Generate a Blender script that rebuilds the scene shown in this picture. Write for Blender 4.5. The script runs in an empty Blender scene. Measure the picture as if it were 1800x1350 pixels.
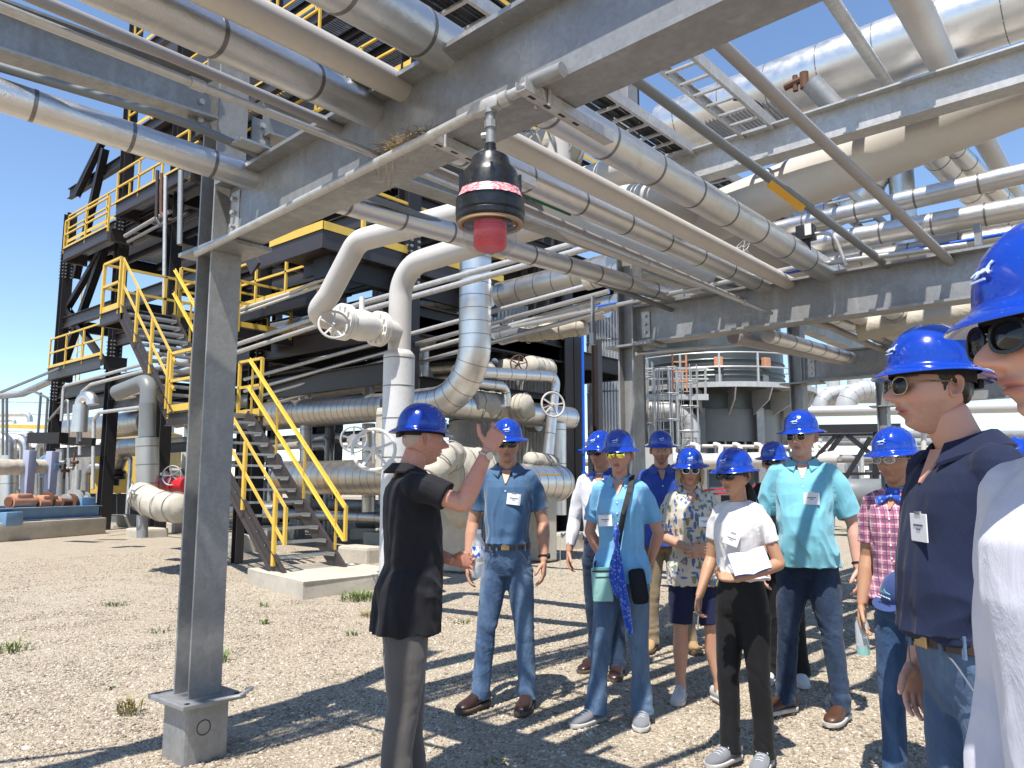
import bpy, bmesh, math, random
import numpy as np
from math import sin, cos, pi, radians, sqrt, atan2
from mathutils import Vector, Matrix, noise
random.seed(7)
rng = np.random.default_rng(7)
sc = bpy.context.scene
COL = sc.collection
# ---------------------------------------------------------------- camera
FOC = 1355.0; PITCH = radians(7.4); HEAD = radians(40.6); CZ = 1.45
Fh = Vector((-sin(HEAD), cos(HEAD), 0)); Rh = Vector((cos(HEAD), sin(HEAD), 0)); Uh = Vector((0, 0, 1))
fwd = Fh*cos(PITCH) + Uh*sin(PITCH); upv = -Fh*sin(PITCH) + Uh*cos(PITCH)
CAMP = Vector((0, 0, CZ))
cam_d = bpy.data.cameras.new('camera'); cam = bpy.data.objects.new('camera', cam_d); COL.objects.link(cam)
cam_d.sensor_width = 36.0; cam_d.lens = FOC/1800*36.0; cam_d.clip_end = 2000; cam_d.clip_start = 0.05
cam.matrix_world = Matrix.Translation(CAMP) @ Matrix((Rh, upv, -fwd)).transposed().to_4x4()
sc.camera = cam
# ---------------------------------------------------------------- sky, sun, exposure
SUN = Vector((0.16, -0.45, 1.0)).normalized()
world = bpy.data.worlds.new("World"); sc.world = world; world.use_nodes = True
wn = world.node_tree; bg = wn.nodes['Background']
sky = wn.nodes.new('ShaderNodeTexSky'); sky.sky_type = 'NISHITA'; sky.sun_disc = False
sky.sun_elevation = math.asin(SUN.z); sky.sun_rotation = atan2(SUN.x, SUN.y)
sky.altitude = 400; sky.air_density = 1.0; sky.dust_density = 0.1; sky.ozone_density = 3.5
wn.links.new(sky.outputs[0], bg.inputs[0]); bg.inputs[1].default_value = 0.125
sl = bpy.data.lights.new('sun', 'SUN'); sl.energy = 4.3; sl.angle = radians(0.5); sl.color = (1.0, 0.95, 0.87)
so = bpy.data.objects.new('sun', sl); COL.objects.link(so); so.rotation_euler = SUN.to_track_quat('Z', 'Y').to_euler()
sc.view_settings.view_transform = 'Standard'; sc.view_settings.look = 'None'
sc.view_settings.exposure = 0.84; sc.view_settings.gamma = 1.0
try: sc.view_settings.use_curve_mapping = False
except Exception: pass
sc.render.engine = 'CYCLES'
sc.cycles.max_bounces = 7; sc.cycles.diffuse_bounces = 4; sc.cycles.glossy_bounces = 4
sc.cycles.transmission_bounces = 6; sc.cycles.transparent_max_bounces = 8
sc.cycles.caustics_reflective = False; sc.cycles.caustics_refractive = False
sc.cycles.use_denoising = True; sc.cycles.sample_clamp_indirect = 6.0

# ---------------------------------------------------------------- rays through the photograph, used to place things in the real space
def _ray(px, py): return fwd + Rh*((px-900)/FOC) + upv*((675-py)/FOC)
def gx(px, py, X): d = _ray(px, py); return CAMP + d*(X/d.x)
def gy(px, py, Y): d = _ray(px, py); return CAMP + d*(Y/d.y)
def gz(px, py, Z): d = _ray(px, py); return CAMP + d*((Z-CZ)/d.z)
def gd(px, py, D): d = _ray(px, py); return CAMP + d*(D/d.dot(Fh))
V = Vector

# ---------------------------------------------------------------- mesh building
class MB:
    def __init__(s): s.v = []; s.f = []; s.mi = []; s.m = 0
    def add(s, vs, fs):
        b = len(s.v); s.v += [tuple(p) for p in vs]; s.f += [tuple(b+i for i in f) for f in fs]; s.mi += [s.m]*len(fs); return b
    def box(s, c, size, M=None):
        x, y, z = size[0]/2, size[1]/2, size[2]/2; c = V(c)
        vs = [V((a*x, b*y, d*z)) for a in (-1, 1) for b in (-1, 1) for d in (-1, 1)]
        if M is not None: vs = [M @ p for p in vs]
        s.add([c+p for p in vs], [(0,1,3,2),(4,6,7,5),(0,4,5,1),(2,3,7,6),(0,2,6,4),(1,5,7,3)]); return s
    def box2(s, a, b):
        a = V(a); b = V(b); return s.box((a+b)/2, (abs(b.x-a.x), abs(b.y-a.y), abs(b.z-a.z)))
    def bbox(s, c, size, bev=0.01, M=None):       # box with chamfered edges
        bm = bmesh.new(); bmesh.ops.create_cube(bm, size=1.0)
        for v in bm.verts: v.co = V((v.co.x*size[0], v.co.y*size[1], v.co.z*size[2]))
        bmesh.ops.bevel(bm, geom=bm.edges[:]+bm.verts[:], offset=bev, segments=2, affect='EDGES', profile=0.6)
        c = V(c); bm.verts.index_update()
        vs = [c + ((M @ v.co) if M is not None else v.co) for v in bm.verts]
        s.add(vs, [[v.index for v in f.verts] for f in bm.faces]); bm.free(); return s
    def bar(s, a, b, w, h=None, up=(0,0,1)):      # rectangular bar a->b, w sideways, h along up
        h = h or w; a = V(a); b = V(b); d = (b-a); L = d.length
        if L < 1e-6: return s
        d.normalize(); u = V(up)
        if abs(d.dot(u)) > .99: u = V((1,0,0))
        sd = d.cross(u).normalized(); u = sd.cross(d)
        vs = []
        for p in (a, b):
            for q, r in ((-1,-1),(1,-1),(1,1),(-1,1)): vs.append(p + sd*(q*w/2) + u*(r*h/2))
        s.add(vs, [(3,2,1,0),(4,5,6,7),(0,1,5,4),(1,2,6,5),(2,3,7,6),(3,0,4,7)]); return s
    def ibeam(s, a, b, w, h, t=0.016, tw=0.011, up=(0,0,1)):
        a = V(a); b = V(b); d = (b-a).normalized(); u = V(up); sd = d.cross(u).normalized(); u = sd.cross(d)
        W = w/2; H = h/2; k = tw/2
        pr = [(-W,-H),(W,-H),(W,-H+t),(k,-H+t),(k,H-t),(W,H-t),(W,H),(-W,H),(-W,H-t),(-k,H-t),(-k,-H+t),(-W,-H+t)]
        n = len(pr); vs = [p + sd*x + u*y for p in (a, b) for x, y in pr]
        fs = [(i, (i+1)%n, n+(i+1)%n, n+i) for i in range(n)]
        caps = [(0,1,2,11),(3,4,9,10),(2,3,10,11),(4,5,8,9),(5,6,7,8)]
        fs += [tuple(reversed(c)) for c in caps] + [tuple(n+i for i in c) for c in caps]
        s.add(vs, fs); return s
    def chan(s, a, b, w, h, t=0.012, up=(0,0,1), flip=1):
        a = V(a); b = V(b); d = (b-a).normalized(); u = V(up); sd = d.cross(u).normalized()*flip; u = V(up) - d*d.dot(V(up)); u.normalize()
        for p0, p1, ww, hh in ((0, 0, t, h),):
            s.bar(a, b, t, h, up)
        o = sd*(w/2)
        s.bar(a+o+u*(h/2-t/2), b+o+u*(h/2-t/2), w-t*1.2, t*.98, up); s.bar(a+o-u*(h/2-t/2), b+o-u*(h/2-t/2), w-t*1.2, t*.98, up); return s
    def tube(s, path, r, n=16, caps=True, rr=None):
        P = [V(p) for p in path]; m = len(P); T = []
        for i in range(m):
            a = P[max(0, i-1)]; b = P[min(m-1, i+1)]; T.append((b-a).normalized())
        nrm = T[0].orthogonal().normalized(); vs = []
        for i in range(m):
            if i: 
                nrm = T[i-1].rotation_difference(T[i]) @ nrm
                nrm = (nrm - T[i]*nrm.dot(T[i])).normalized()
            bi = T[i].cross(nrm); ra = rr[i] if rr else r
            if 0 < i < m-1:
                c = max(.3, (P[i]-P[i-1]).normalized().dot(T[i]))
            for k in range(n):
                a = 2*pi*k/n; vs.append(P[i] + (nrm*cos(a) + bi*sin(a))*ra)
        fs = [(i*n+k, i*n+(k+1)%n, (i+1)*n+(k+1)%n, (i+1)*n+k) for i in range(m-1) for k in range(n)]
        if caps: fs += [tuple(reversed(range(n))), tuple((m-1)*n+k for k in range(n))]
        s.add(vs, fs); return s
    def cyl(s, a, b, r, n=16, r2=None): return s.tube([a, b], r, n, True, [r, r if r2 is None else r2])
    def lathe(s, prof, c=(0,0,0), n=24, M=None, ax=(0,0,1)):
        c = V(c); q = V((0,0,1)).rotation_difference(V(ax)); vs = []
        for r, z in prof:
            for k in range(n):
                a = 2*pi*k/n; p = V((r*cos(a), r*sin(a), z)); vs.append(c + (q @ p if M is None else M @ p))
        m = len(prof); fs = [(i*n+k, i*n+(k+1)%n, (i+1)*n+(k+1)%n, (i+1)*n+k) for i in range(m-1) for k in range(n)]
        if prof[0][0] > 1e-4: fs.append(tuple(reversed(range(n))))
        if prof[-1][0] > 1e-4: fs.append(tuple((m-1)*n+k for k in range(n)))
        s.add(vs, fs); return s
    def torus(s, c, ax, R, r, n=24, m=8, a0=0, a1=2*pi):
        q = V((0,0,1)).rotation_difference(V(ax)); c = V(c); closed = abs(a1-a0-2*pi) < 1e-6
        pts = [c + q @ V((R*cos(a0+(a1-a0)*k/n), R*sin(a0+(a1-a0)*k/n), 0)) for k in range(n+(0 if closed else 1))]
        if not closed: return s.tube(pts, r, m)
        vs = []
        for k in range(n):
            a = 2*pi*k/n; 
            for j in range(m):
                b = 2*pi*j/m; vs.append(c + q @ V(((R+r*cos(b))*cos(a), (R+r*cos(b))*sin(a), r*sin(b))))
        s.add(vs, [(k*m+j, ((k+1)%n)*m+j, ((k+1)%n)*m+(j+1)%m, k*m+(j+1)%m) for k in range(n) for j in range(m)]); return s
    def prism(s, pts, thick, c=(0,0,0), M=None):   # polygon in local XZ, thickness along Y
        n = len(pts); c = V(c); vs = []
        for y in (-thick/2, thick/2):
            for x, z in pts: p = V((x, y, z)); vs.append(c + (M @ p if M is not None else p))
        s.add(vs, [tuple(range(n)), tuple(reversed(range(n, 2*n)))] + [(i, n+i, n+(i+1)%n, (i+1)%n) for i in range(n)]); return s
    def mesh(s, name, mats, smooth=False, sang=None):
        me = bpy.data.meshes.new(name); me.from_pydata(s.v, [], s.f)
        if not isinstance(mats, (list, tuple)): mats = [mats]
        for m in mats: me.materials.append(m)
        if len(mats) > 1: me.polygons.foreach_set('material_index', s.mi)
        bm = bmesh.new(); bm.from_mesh(me); bmesh.ops.recalc_face_normals(bm, faces=bm.faces)
        bm.to_mesh(me); bm.free()
        if smooth:
            me.polygons.foreach_set('use_smooth', [True]*len(me.polygons))
            if sang is not False: me.set_sharp_from_angle(angle=radians(sang or 38))
        me.update(); return me
    def build(s, name, mats, parent=None, smooth=False, sang=None, loc=None):
        me = s.mesh(name, mats, smooth, sang)
        return link(name, me, parent, loc)
def link(name, me, parent=None, loc=None, rot=None, scale=None):
    o = bpy.data.objects.new(name, me); COL.objects.link(o)
    if parent is not None: o.parent = parent
    if loc is not None: o.location = loc
    if rot is not None: o.rotation_euler = rot
    if scale is not None: o.scale = scale
    return o
def tag(o, label=None, cat=None, group=None, kind=None):
    if label: o['label'] = label
    if cat: o['category'] = cat
    if group: o['group'] = group
    if kind: o['kind'] = kind
    return o
def thing(name, label, cat, loc=(0,0,0), rz=0, group=None):
    o = bpy.data.objects.new(name, None); COL.objects.link(o); o.location = loc; o.rotation_euler = (0,0,rz)
    o.empty_display_size = .1
    return tag(o, label, cat, group)
def bend(pts, R, seg=8):
    """polyline with rounded corners; R one radius or a list"""
    P = [V(p) for p in pts]; out = [P[0]]
    for i in range(1, len(P)-1):
        r = R[i-1] if isinstance(R, (list, tuple)) else R
        a = (P[i-1]-P[i]); b = (P[i+1]-P[i]); la, lb = a.length, b.length; a.normalize(); b.normalize()
        ang = a.angle(b)
        if ang > pi-.02: out.append(P[i]); continue
        t = min(r/math.tan(ang/2), la*.49 if i > 1 else la*.95, lb*.49 if i < len(P)-2 else lb*.95); r = t*math.tan(ang/2)
        c = P[i] + (a+b).normalized()*(r/sin(ang/2)); s0 = P[i]+a*t-c; s1 = P[i]+b*t-c
        th = s0.angle(s1)
        if th < 1e-3 or th > pi-1e-3: out.append(P[i]); continue
        n_ = 2 if th < .1 else seg
        for k in range(n_+1): out.append(c + (s0*sin(th*(1-k/n_)) + s1*sin(th*k/n_))/sin(th))
    out.append(P[-1]); return out

# ---------------------------------------------------------------- materials
class NT:
    def __init__(s, name):
        s.mat = bpy.data.materials.new(name); s.mat.use_nodes = True; s.nt = s.mat.node_tree
        s.b = s.nt.nodes['Principled BSDF']; s.out = s.nt.nodes['Material Output']
        s.tc = s.nt.nodes.new('ShaderNodeTexCoord')
    def n(s, t, **kw):
        nd = s.nt.nodes.new(t)
        for k, v in kw.items():
            if hasattr(nd, k): setattr(nd, k, v)
            else: nd.inputs[k].default_value = v
        return nd
    def l(s, a, b): s.nt.links.new(a, b)
    def co(s, kind='Object', scale=(1,1,1), rot=(0,0,0)):
        m = s.n('ShaderNodeMapping'); m.inputs['Scale'].default_value = scale; m.inputs['Rotation'].default_value = rot
        if kind == 'World': s.l(s.n('ShaderNodeNewGeometry').outputs['Position'], m.inputs[0])
        else: s.l(s.tc.outputs[kind], m.inputs[0])
        return m.outputs[0]
    def noise(s, sc_=5, det=4, co=None, rough=.55, dist=0):
        n = s.n('ShaderNodeTexNoise'); n.inputs['Scale'].default_value = sc_; n.inputs['Detail'].default_value = det
        n.inputs['Roughness'].default_value = rough; n.inputs['Distortion'].default_value = dist
        if co is not None: s.l(co, n.inputs['Vector'])
        return n.outputs['Fac']
    def vor(s, sc_=5, co=None, feature='F1', out='Color'):
        n = s.n('ShaderNodeTexVoronoi'); n.feature = feature; n.inputs['Scale'].default_value = sc_
        if co is not None: s.l(co, n.inputs['Vector'])
        return n.outputs[out]
    def ramp(s, fac, stops, interp='LINEAR'):
        r = s.n('ShaderNodeValToRGB'); r.color_ramp.interpolation = interp; e = r.color_ramp.elements
        while len(e) < len(stops): e.new(.5)
        for el, (p, c) in zip(e, stops):
            el.position = p; el.color = (c if len(c) == 4 else (*c, 1)) if hasattr(c, '__len__') else (c, c, c, 1)
        s.l(fac, r.inputs[0]); return r.outputs[0]
    def mix(s, f, a, b, bt='MIX'):
        m = s.n('ShaderNodeMix'); m.data_type = 'RGBA'; m.blend_type = bt
        for v, i in ((f, 0), (a, 6), (b, 7)):
            if hasattr(v, 'is_linked') or isinstance(v, bpy.types.NodeSocket): s.l(v, m.inputs[i])
            else: m.inputs[i].default_value = v if i == 0 else ((*v, 1) if hasattr(v, '__len__') else (v, v, v, 1))
        return m.outputs[2]
    def math(s, op, a, b=0.0):
        m = s.n('ShaderNodeMath'); m.operation = op
        for v, i in ((a, 0), (b, 1)):
            if isinstance(v, bpy.types.NodeSocket): s.l(v, m.inputs[i])
            else: m.inputs[i].default_value = v
        return m.outputs[0]
    def bump(s, h, strength=.3, dist=.01, prev=None):
        b = s.n('ShaderNodeBump'); b.inputs['Strength'].default_value = strength; b.inputs['Distance'].default_value = dist
        s.l(h, b.inputs['Height'])
        if prev is not None: s.l(prev, b.inputs['Normal'])
        s.l(b.outputs[0], s.b.inputs['Normal']); return b.outputs[0]
    def base(s, c):
        if isinstance(c, bpy.types.NodeSocket): s.l(c, s.b.inputs['Base Color'])
        else: s.b.inputs['Base Color'].default_value = (*c, 1)
        return s
    def set(s, rough=None, metal=None, spec=None, coat=None, sheen=None, trans=None, ior=None, alpha=None):
        def st(k, v):
            if v is None: return
            if isinstance(v, bpy.types.NodeSocket): s.l(v, s.b.inputs[k])
            else: s.b.inputs[k].default_value = v
        st('Roughness', rough); st('Metallic', metal); st('Specular IOR Level', spec); st('Coat Weight', coat); st('Sheen Weight', sheen)
        st('Transmission Weight', trans); st('IOR', ior); st('Alpha', alpha); return s

def painted(name, col, rough=.45, dirt=.25, var=.12, metal=0.0, dcol=(.2,.15,.1), bump=.05, sc_=3.0, coat=0):
    m = NT(name); co = m.co('World')
    n1 = m.noise(sc_, 5, co, .6); n2 = m.noise(sc_*9, 4, co, .6)
    c = m.mix(m.ramp(n1, [(.3, 0), (.75, 1)]), tuple(x*(1-var) for x in col), tuple(min(1, x*(1+var*.6)) for x in col))
    c = m.mix(m.math('MULTIPLY', m.ramp(n2, [(.52, 0), (.78, 1)]), dirt), c, dcol)
    m.base(c); m.set(rough=m.ramp(n2, [(.2, max(0, rough-.1)), (.9, min(1, rough+.18))]), metal=metal, coat=coat)
    m.bump(n2, bump, .004); return m.mat
def galv_mat(name, col=(.30,.31,.33), streak=1.0, rough=.45, metal=.55):
    m = NT(name); co = m.co('World'); v = m.vor(55, co); v2 = m.vor(22, m.co('World', (1,1,.6)))
    sep = m.n('ShaderNodeSeparateColor'); m.l(v, sep.inputs[0]); sep2 = m.n('ShaderNodeSeparateColor'); m.l(v2, sep2.inputs[0])
    n1 = m.noise(2.2, 6, co, .65, .4); n2 = m.noise(1.0, 5, m.co('World', (9,9,.7)), .6); n3 = m.noise(30, 4, co, .6)
    sp = m.math('ADD', m.math('MULTIPLY', sep.outputs[0], .5), m.math('MULTIPLY', sep2.outputs[0], .5))
    c = m.mix(sp, tuple(x*.84 for x in col), tuple(x*1.14 for x in col))
    c = m.mix(m.math('MULTIPLY', m.ramp(n1, [(.35, 0), (.7, 1)]), .45*streak), c, tuple(x*.62 for x in col))
    c = m.mix(m.math('MULTIPLY', m.ramp(n2, [(.55, 0), (.75, 1)]), .3*streak), c, tuple(min(1, x*1.5) for x in col))
    c = m.mix(m.math('MULTIPLY', m.ramp(n3, [(.6, 0), (.8, 1)]), .22*streak), c, (.33,.28,.22))
    m.base(c); m.set(rough=m.ramp(n1, [(.2, rough-.1), (.8, rough+.2)]), metal=metal)
    m.bump(n3, .12, .004); return m.mat
def clad_mat(name, col=(.72,.71,.69), rough=.32, emb=.7, stain=0.0, sc_=110):
    m = NT(name); co = m.co('World'); n1 = m.noise(sc_, 3, co, .6); n2 = m.noise(1.6, 5, co, .6); n3 = m.noise(9, 4, co, .6)
    c = m.mix(m.ramp(n2, [(.3, 0), (.7, 1)]), tuple(x*.86 for x in col), col)
    c = m.mix(m.math('MULTIPLY', m.ramp(n3, [(.55, 0), (.8, 1)]), .35), c, (.42,.38,.32))
    if stain:
        n4 = m.noise(.55, 4, co, .6); c = m.mix(m.math('MULTIPLY', m.ramp(n4, [(.5, 0), (.62, 1)]), stain), c, (.40,.22,.06))
    m.base(c); m.set(rough=m.ramp(n3, [(.2, rough-.07), (.85, rough+.15)]), metal=.93)
    b = m.bump(n3, .05, .02); m.bump(n1, emb, .0025, b); return m.mat

M = {}
M['galv'] = galv_mat('galvanised_steel', (.335,.34,.342), 1.4, .46, .5); M['galv_light'] = galv_mat('galvanised_bright', (.52,.515,.50), .6, .42, .45)
M['galv_dark'] = galv_mat('galvanised_dull', (.34,.337,.328), 1.2, .5, .4)
M['clad'] = clad_mat('aluminium_embossed'); M['clad_smooth'] = clad_mat('aluminium_smooth', (.70,.69,.67), .33, .12)
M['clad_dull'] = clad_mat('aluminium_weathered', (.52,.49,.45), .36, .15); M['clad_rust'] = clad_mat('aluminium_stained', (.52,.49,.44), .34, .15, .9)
M['band'] = painted('steel_band', (.22,.21,.20), .35, .3, .1, .8)
M['cream'] = painted('cream_pipe_paint', (.56,.53,.49), .42, .16, .06, 0, (.35,.28,.2), .04)
M['cream_dark'] = painted('grey_pipe_paint', (.30,.28,.27), .42, .2, .08, 0, (.2,.17,.14), .04)
M['white_paint'] = painted('white_valve_paint', (.74,.72,.67), .4, .3, .06, 0, (.35,.25,.15), .08, 6)
M['conduit'] = painted('conduit_metal', (.52,.52,.51), .35, .25, .1, .75)
M['grey_pipe'] = painted('grey_coated_pipe', (.17,.18,.18), .4, .2, .1)
M['black'] = painted('black_steel_paint', (.013,.011,.012), .52, .25, .2, 0, (.06,.05,.045))
M['brown'] = painted('dark_brown_steel', (.040,.031,.030), .42, .2, .12, 0, (.08,.06,.05))
M['yellow'] = painted('yellow_paint', (.70,.46,.07), .45, .38, .14, 0, (.4,.3,.12))
M['concrete'] = painted('concrete', (.50,.455,.375), .88, .35, .18, 0, (.2,.15,.1), .35, 2.5)
M['blue_paint'] = painted('blue_skid_paint', (.17,.30,.47), .45, .3, .15, 0, (.25,.2,.15))
M['lav_paint'] = painted('faded_blue_paint', (.34,.37,.50), .5, .3, .1)
M['blue_line'] = painted('bright_blue_tube', (.01,.10,.55), .35, .05, .05)
M['red'] = painted('red_paint', (.55,.02,.03), .35, .15, .1)
M['maroon'] = painted('maroon_panel', (.12,.01,.02), .4, .1, .1)
M['orange'] = painted('orange_wrap', (.58,.27,.16), .7, .3, .2, 0, (.3,.1,.05), .6, 8)
M['green'] = painted('green_label', (.01,.12,.06), .5, .1, .05)
M['olabel'] = painted('orange_label', (.65,.35,.03), .5, .1, .05)
M['rust'] = painted('rusty_steel', (.13,.055,.03), .8, .4, .3)
M['dark'] = painted('dark_rubber', (.012,.012,.013), .5, .1, .2)
M['white_clad'] = painted('white_sheeting', (.62,.62,.62), .45, .2, .06, .1)
M['tank_white'] = painted('tank_white', (.66,.60,.50), .5, .3, .1, 0, (.35,.25,.15), .1, 1)
m = NT('insulation_blanket'); co = m.co('World'); n1 = m.noise(5, 5, co, .6, .6); n2 = m.noise(26, 4, co, .6)
m.base(m.mix(m.ramp(n1, [(.3, 0), (.7, 1)]), (.42,.38,.31), (.50,.46,.38))); m.set(rough=.85); b = m.bump(n1, .5, .03); m.bump(n2, .5, .01, b); M['blanket'] = m.mat
m = NT('corrugated_sheet'); w = m.n('ShaderNodeTexWave'); w.wave_type = 'BANDS'; w.bands_direction = 'X'; w.inputs['Scale'].default_value = 3.2; m.l(m.co('Object'), w.inputs[0])
m.base((.60,.60,.59)); m.set(rough=.4, metal=.35); m.bump(w.outputs['Fac'], 1, .04); M['corr'] = m.mat
m = NT('clear_glass'); m.base((.25,.26,.27)); m.set(rough=.03, alpha=.11, spec=1.0, coat=1.0); M['glass'] = m.mat
m = NT('red_lens'); m.base((.70,.004,.03)); m.set(rough=.3); M['red_lens'] = m.mat
m = NT('straw'); m.base((.30,.22,.12)); m.set(rough=.8); M['straw'] = m.mat
m = NT('grate'); m.base((.25,.25,.25)); m.set(rough=.45, metal=.6); M['grate'] = m.mat
# beacon label: red print fields on white
m = NT('beacon_label'); v = m.noise(60, 3, m.co('Object', (1,1,5)), .8)
m.base(m.ramp(v, [(.47, (.42,.02,.06)), (.53, (.75,.55,.55))], 'LINEAR')); m.set(rough=.4); M['blabel'] = m.mat
def text_mesh(body, size, mat, parent, loc, Mrot, name='lettering', extrude=.0008):
    cu = bpy.data.curves.new(name, 'FONT'); cu.body = body; cu.size = size; cu.extrude = extrude; cu.align_x = 'CENTER'; cu.resolution_u = 2
    o = bpy.data.objects.new(name, cu); dg = bpy.context.evaluated_depsgraph_get(); COL.objects.link(o)
    bpy.context.view_layer.update()
    me = bpy.data.meshes.new_from_object(o.evaluated_get(bpy.context.evaluated_depsgraph_get())); COL.objects.unlink(o); bpy.data.objects.remove(o)
    me.materials.clear(); me.materials.append(mat); t = link(name, me, parent); t.matrix_local = Matrix.Translation(loc) @ Mrot.to_4x4(); return t
# ================================================================ GROUND
m = NT('gravel'); co = m.co('World')
v1 = m.vor(62, co); v2 = m.vor(130, co); s1 = m.n('ShaderNodeSeparateColor'); m.l(v1, s1.inputs[0]); s2 = m.n('ShaderNodeSeparateColor'); m.l(v2, s2.inputs[0])
d1 = m.vor(62, co, out='Distance'); d2 = m.vor(130, co, out='Distance'); nb = m.noise(.35, 5, co, .6); nb2 = m.noise(1.7, 5, co, .6)
cA = m.ramp(s1.outputs[0], [(0, (.20,.17,.13)), (.35, (.36,.30,.225)), (.7, (.48,.41,.31)), (1, (.60,.53,.42))])
cB = m.ramp(s2.outputs[1], [(0, (.20,.17,.135)), (.5, (.41,.345,.26)), (1, (.55,.48,.37))])
c = m.mix(.5, cA, cB)
c = m.mix(m.math('MULTIPLY', m.ramp(nb, [(.48, 0), (.62, 1)]), .28), c, (.36,.27,.19))
c = m.mix(m.math('MULTIPLY', m.ramp(nb2, [(.55, 0), (.7, 1)]), .25), c, (.15,.12,.10))
m.base(c); m.set(rough=.95, spec=.2); b = m.bump(d1, .8, .012); m.bump(d2, .8, .006, b); M['gravel'] = m.mat
def hgt(x, y): return .028*noise.noise((x*.5, y*.5, 1)) + .012*noise.noise((x*1.7, y*1.7, 5)) - .018
mb = MB(); NX = 110; xs = [-17+i*.2 for i in range(NX+1)]; ys = [-3+i*.2 for i in range(101)]
for y in ys:
    for x in xs:
        e = min(1, (x+17)/2, (5-x)/2, (y+3)/2, (17-y)/2); mb.v.append((x, y, hgt(x, y)*max(0, e)))
w = len(xs); mb.f = [(j*w+i, j*w+i+1, (j+1)*w+i+1, (j+1)*w+i) for j in range(len(ys)-1) for i in range(w-1)]
# far sheet: a ring around the near patch reaching the horizon
b0 = len(mb.v); x0, x1, y0, y1 = xs[0], xs[-1], ys[0], ys[-1]; Rf = 900
for p in ((x0,y0,0),(x1,y0,0),(x1,y1,0),(x0,y1,0),(-Rf,-Rf,0),(Rf,-Rf,0),(Rf,Rf,0),(-Rf,Rf,0)): mb.v.append(p)
for i in range(4): j = (i+1) % 4; mb.f.append((b0+i, b0+4+i, b0+4+j, b0+j))
mb.mi = [0]*len(mb.f)
tag(mb.build('gravel_ground', M['gravel'], smooth=True, sang=False), kind='structure')
# loose stones lying on the sheet
m = NT('stone'); oi = m.n('ShaderNodeObjectInfo')
c = m.ramp(oi.outputs['Random'], [(0, (.15,.125,.10)), (.3, (.32,.265,.20)), (.55, (.45,.38,.285)), (.8, (.54,.475,.37)), (.94, (.58,.53,.44)), (1, (.68,.64,.57))])
c = m.mix(m.math('MULTIPLY', m.noise(40, 3, m.co('World')), .35), c, (.15,.12,.10))
m.base(c); m.set(rough=.9, spec=.25); M['stone'] = m.mat
stones = []
stcol = bpy.data.collections.new('stone_shapes')
for k in range(5):
    bm = bmesh.new(); bmesh.ops.create_icosphere(bm, subdivisions=1, radius=1)
    for v in bm.verts: v.co = V((v.co.x*(1+.35*random.random()), v.co.y*(.7+.3*random.random()), v.co.z*(.45+.25*random.random())))*(.8+.4*random.random())
    me = bpy.data.meshes.new('stone'); bm.to_mesh(me); bm.free(); me.materials.append(M['stone'])
    me.polygons.foreach_set('use_smooth', [True]*len(me.polygons))
    o = bpy.data.objects.new('stone_shape', me); stcol.objects.link(o)
def scatter_layer(name, x0, x1, y0, y1, dens, smin, smax, seed, masky=None):
    mb = MB(); nx = int((x1-x0)/.4); ny = int((y1-y0)/.4)
    for j in range(ny+1):
        for i in range(nx+1): x = x0+(x1-x0)*i/nx; y = y0+(y1-y0)*j/ny; mb.v.append((x, y, hgt(x, y)*max(0,min(1,(x+17)/2))))
    for j in range(ny):
        for i in range(nx):
            cx = x0+(x1-x0)*(i+.5)/nx; cy = y0+(y1-y0)*(j+.5)/ny; D = V((cx,cy,0)).dot(Fh); L = V((cx,cy,0)).dot(Rh)
            if D > 2.0 and abs(L) < .75*D+.5 and (masky is None or masky(D)): mb.f.append((j*(nx+1)+i, j*(nx+1)+i+1, (j+1)*(nx+1)+i+1, (j+1)*(nx+1)+i)); mb.mi.append(0)
    ob = mb.build(name, M['stone']); tag(ob, kind='stuff')
    g = bpy.data.node_groups.new(name, 'GeometryNodeTree'); g.interface.new_socket('Geometry', in_out='INPUT', socket_type='NodeSocketGeometry'); g.interface.new_socket('Geometry', in_out='OUTPUT', socket_type='NodeSocketGeometry')
    N = g.nodes; gi = N.new('NodeGroupInput'); go = N.new('NodeGroupOutput'); dp = N.new('GeometryNodeDistributePointsOnFaces'); dp.inputs['Density'].default_value = dens; dp.inputs['Seed'].default_value = seed
    ip = N.new('GeometryNodeInstanceOnPoints'); ci = N.new('GeometryNodeCollectionInfo'); ci.inputs['Collection'].default_value = stcol; ci.inputs['Separate Children'].default_value = True; ci.inputs['Reset Children'].default_value = True
    ip.inputs['Pick Instance'].default_value = True
    rv = N.new('FunctionNodeRandomValue'); rv.data_type = 'FLOAT'; rv.inputs[2].default_value = smin; rv.inputs[3].default_value = smax
    rr = N.new('FunctionNodeRandomValue'); rr.data_type = 'FLOAT_VECTOR'; rr.inputs[0].default_value = (-.5,-.5,0); rr.inputs[1].default_value = (.5,.5,6.28)
    pw = N.new('ShaderNodeMath'); pw.operation = 'MULTIPLY'; L = g.links.new
    L(gi.outputs[0], dp.inputs['Mesh']); L(dp.outputs['Points'], ip.inputs['Points']); L(ci.outputs[0], ip.inputs['Instance']); L(rr.outputs[0], ip.inputs['Rotation']); L(rv.outputs[1], ip.inputs['Scale'])
    L(ip.outputs[0], go.inputs[0]); md = ob.modifiers.new('scatter', 'NODES'); md.node_group = g
    return ob
scatter_layer('gravel_stones', -16, 3, 0, 16, 1500, .004, .010, 3, lambda D: D < 10)
scatter_layer('gravel_stones', -12, 3, 0, 9, 420, .008, .015, 9, lambda D: D < 9)
scatter_layer('gravel_stones', -17, 3, 0, 17, 330, .008, .014, 29, lambda D: 9 < D < 19)
scatter_layer('gravel_stones', -9, 3, 0, 7, 22, .014, .024, 19, lambda D: D < 7)

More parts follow.
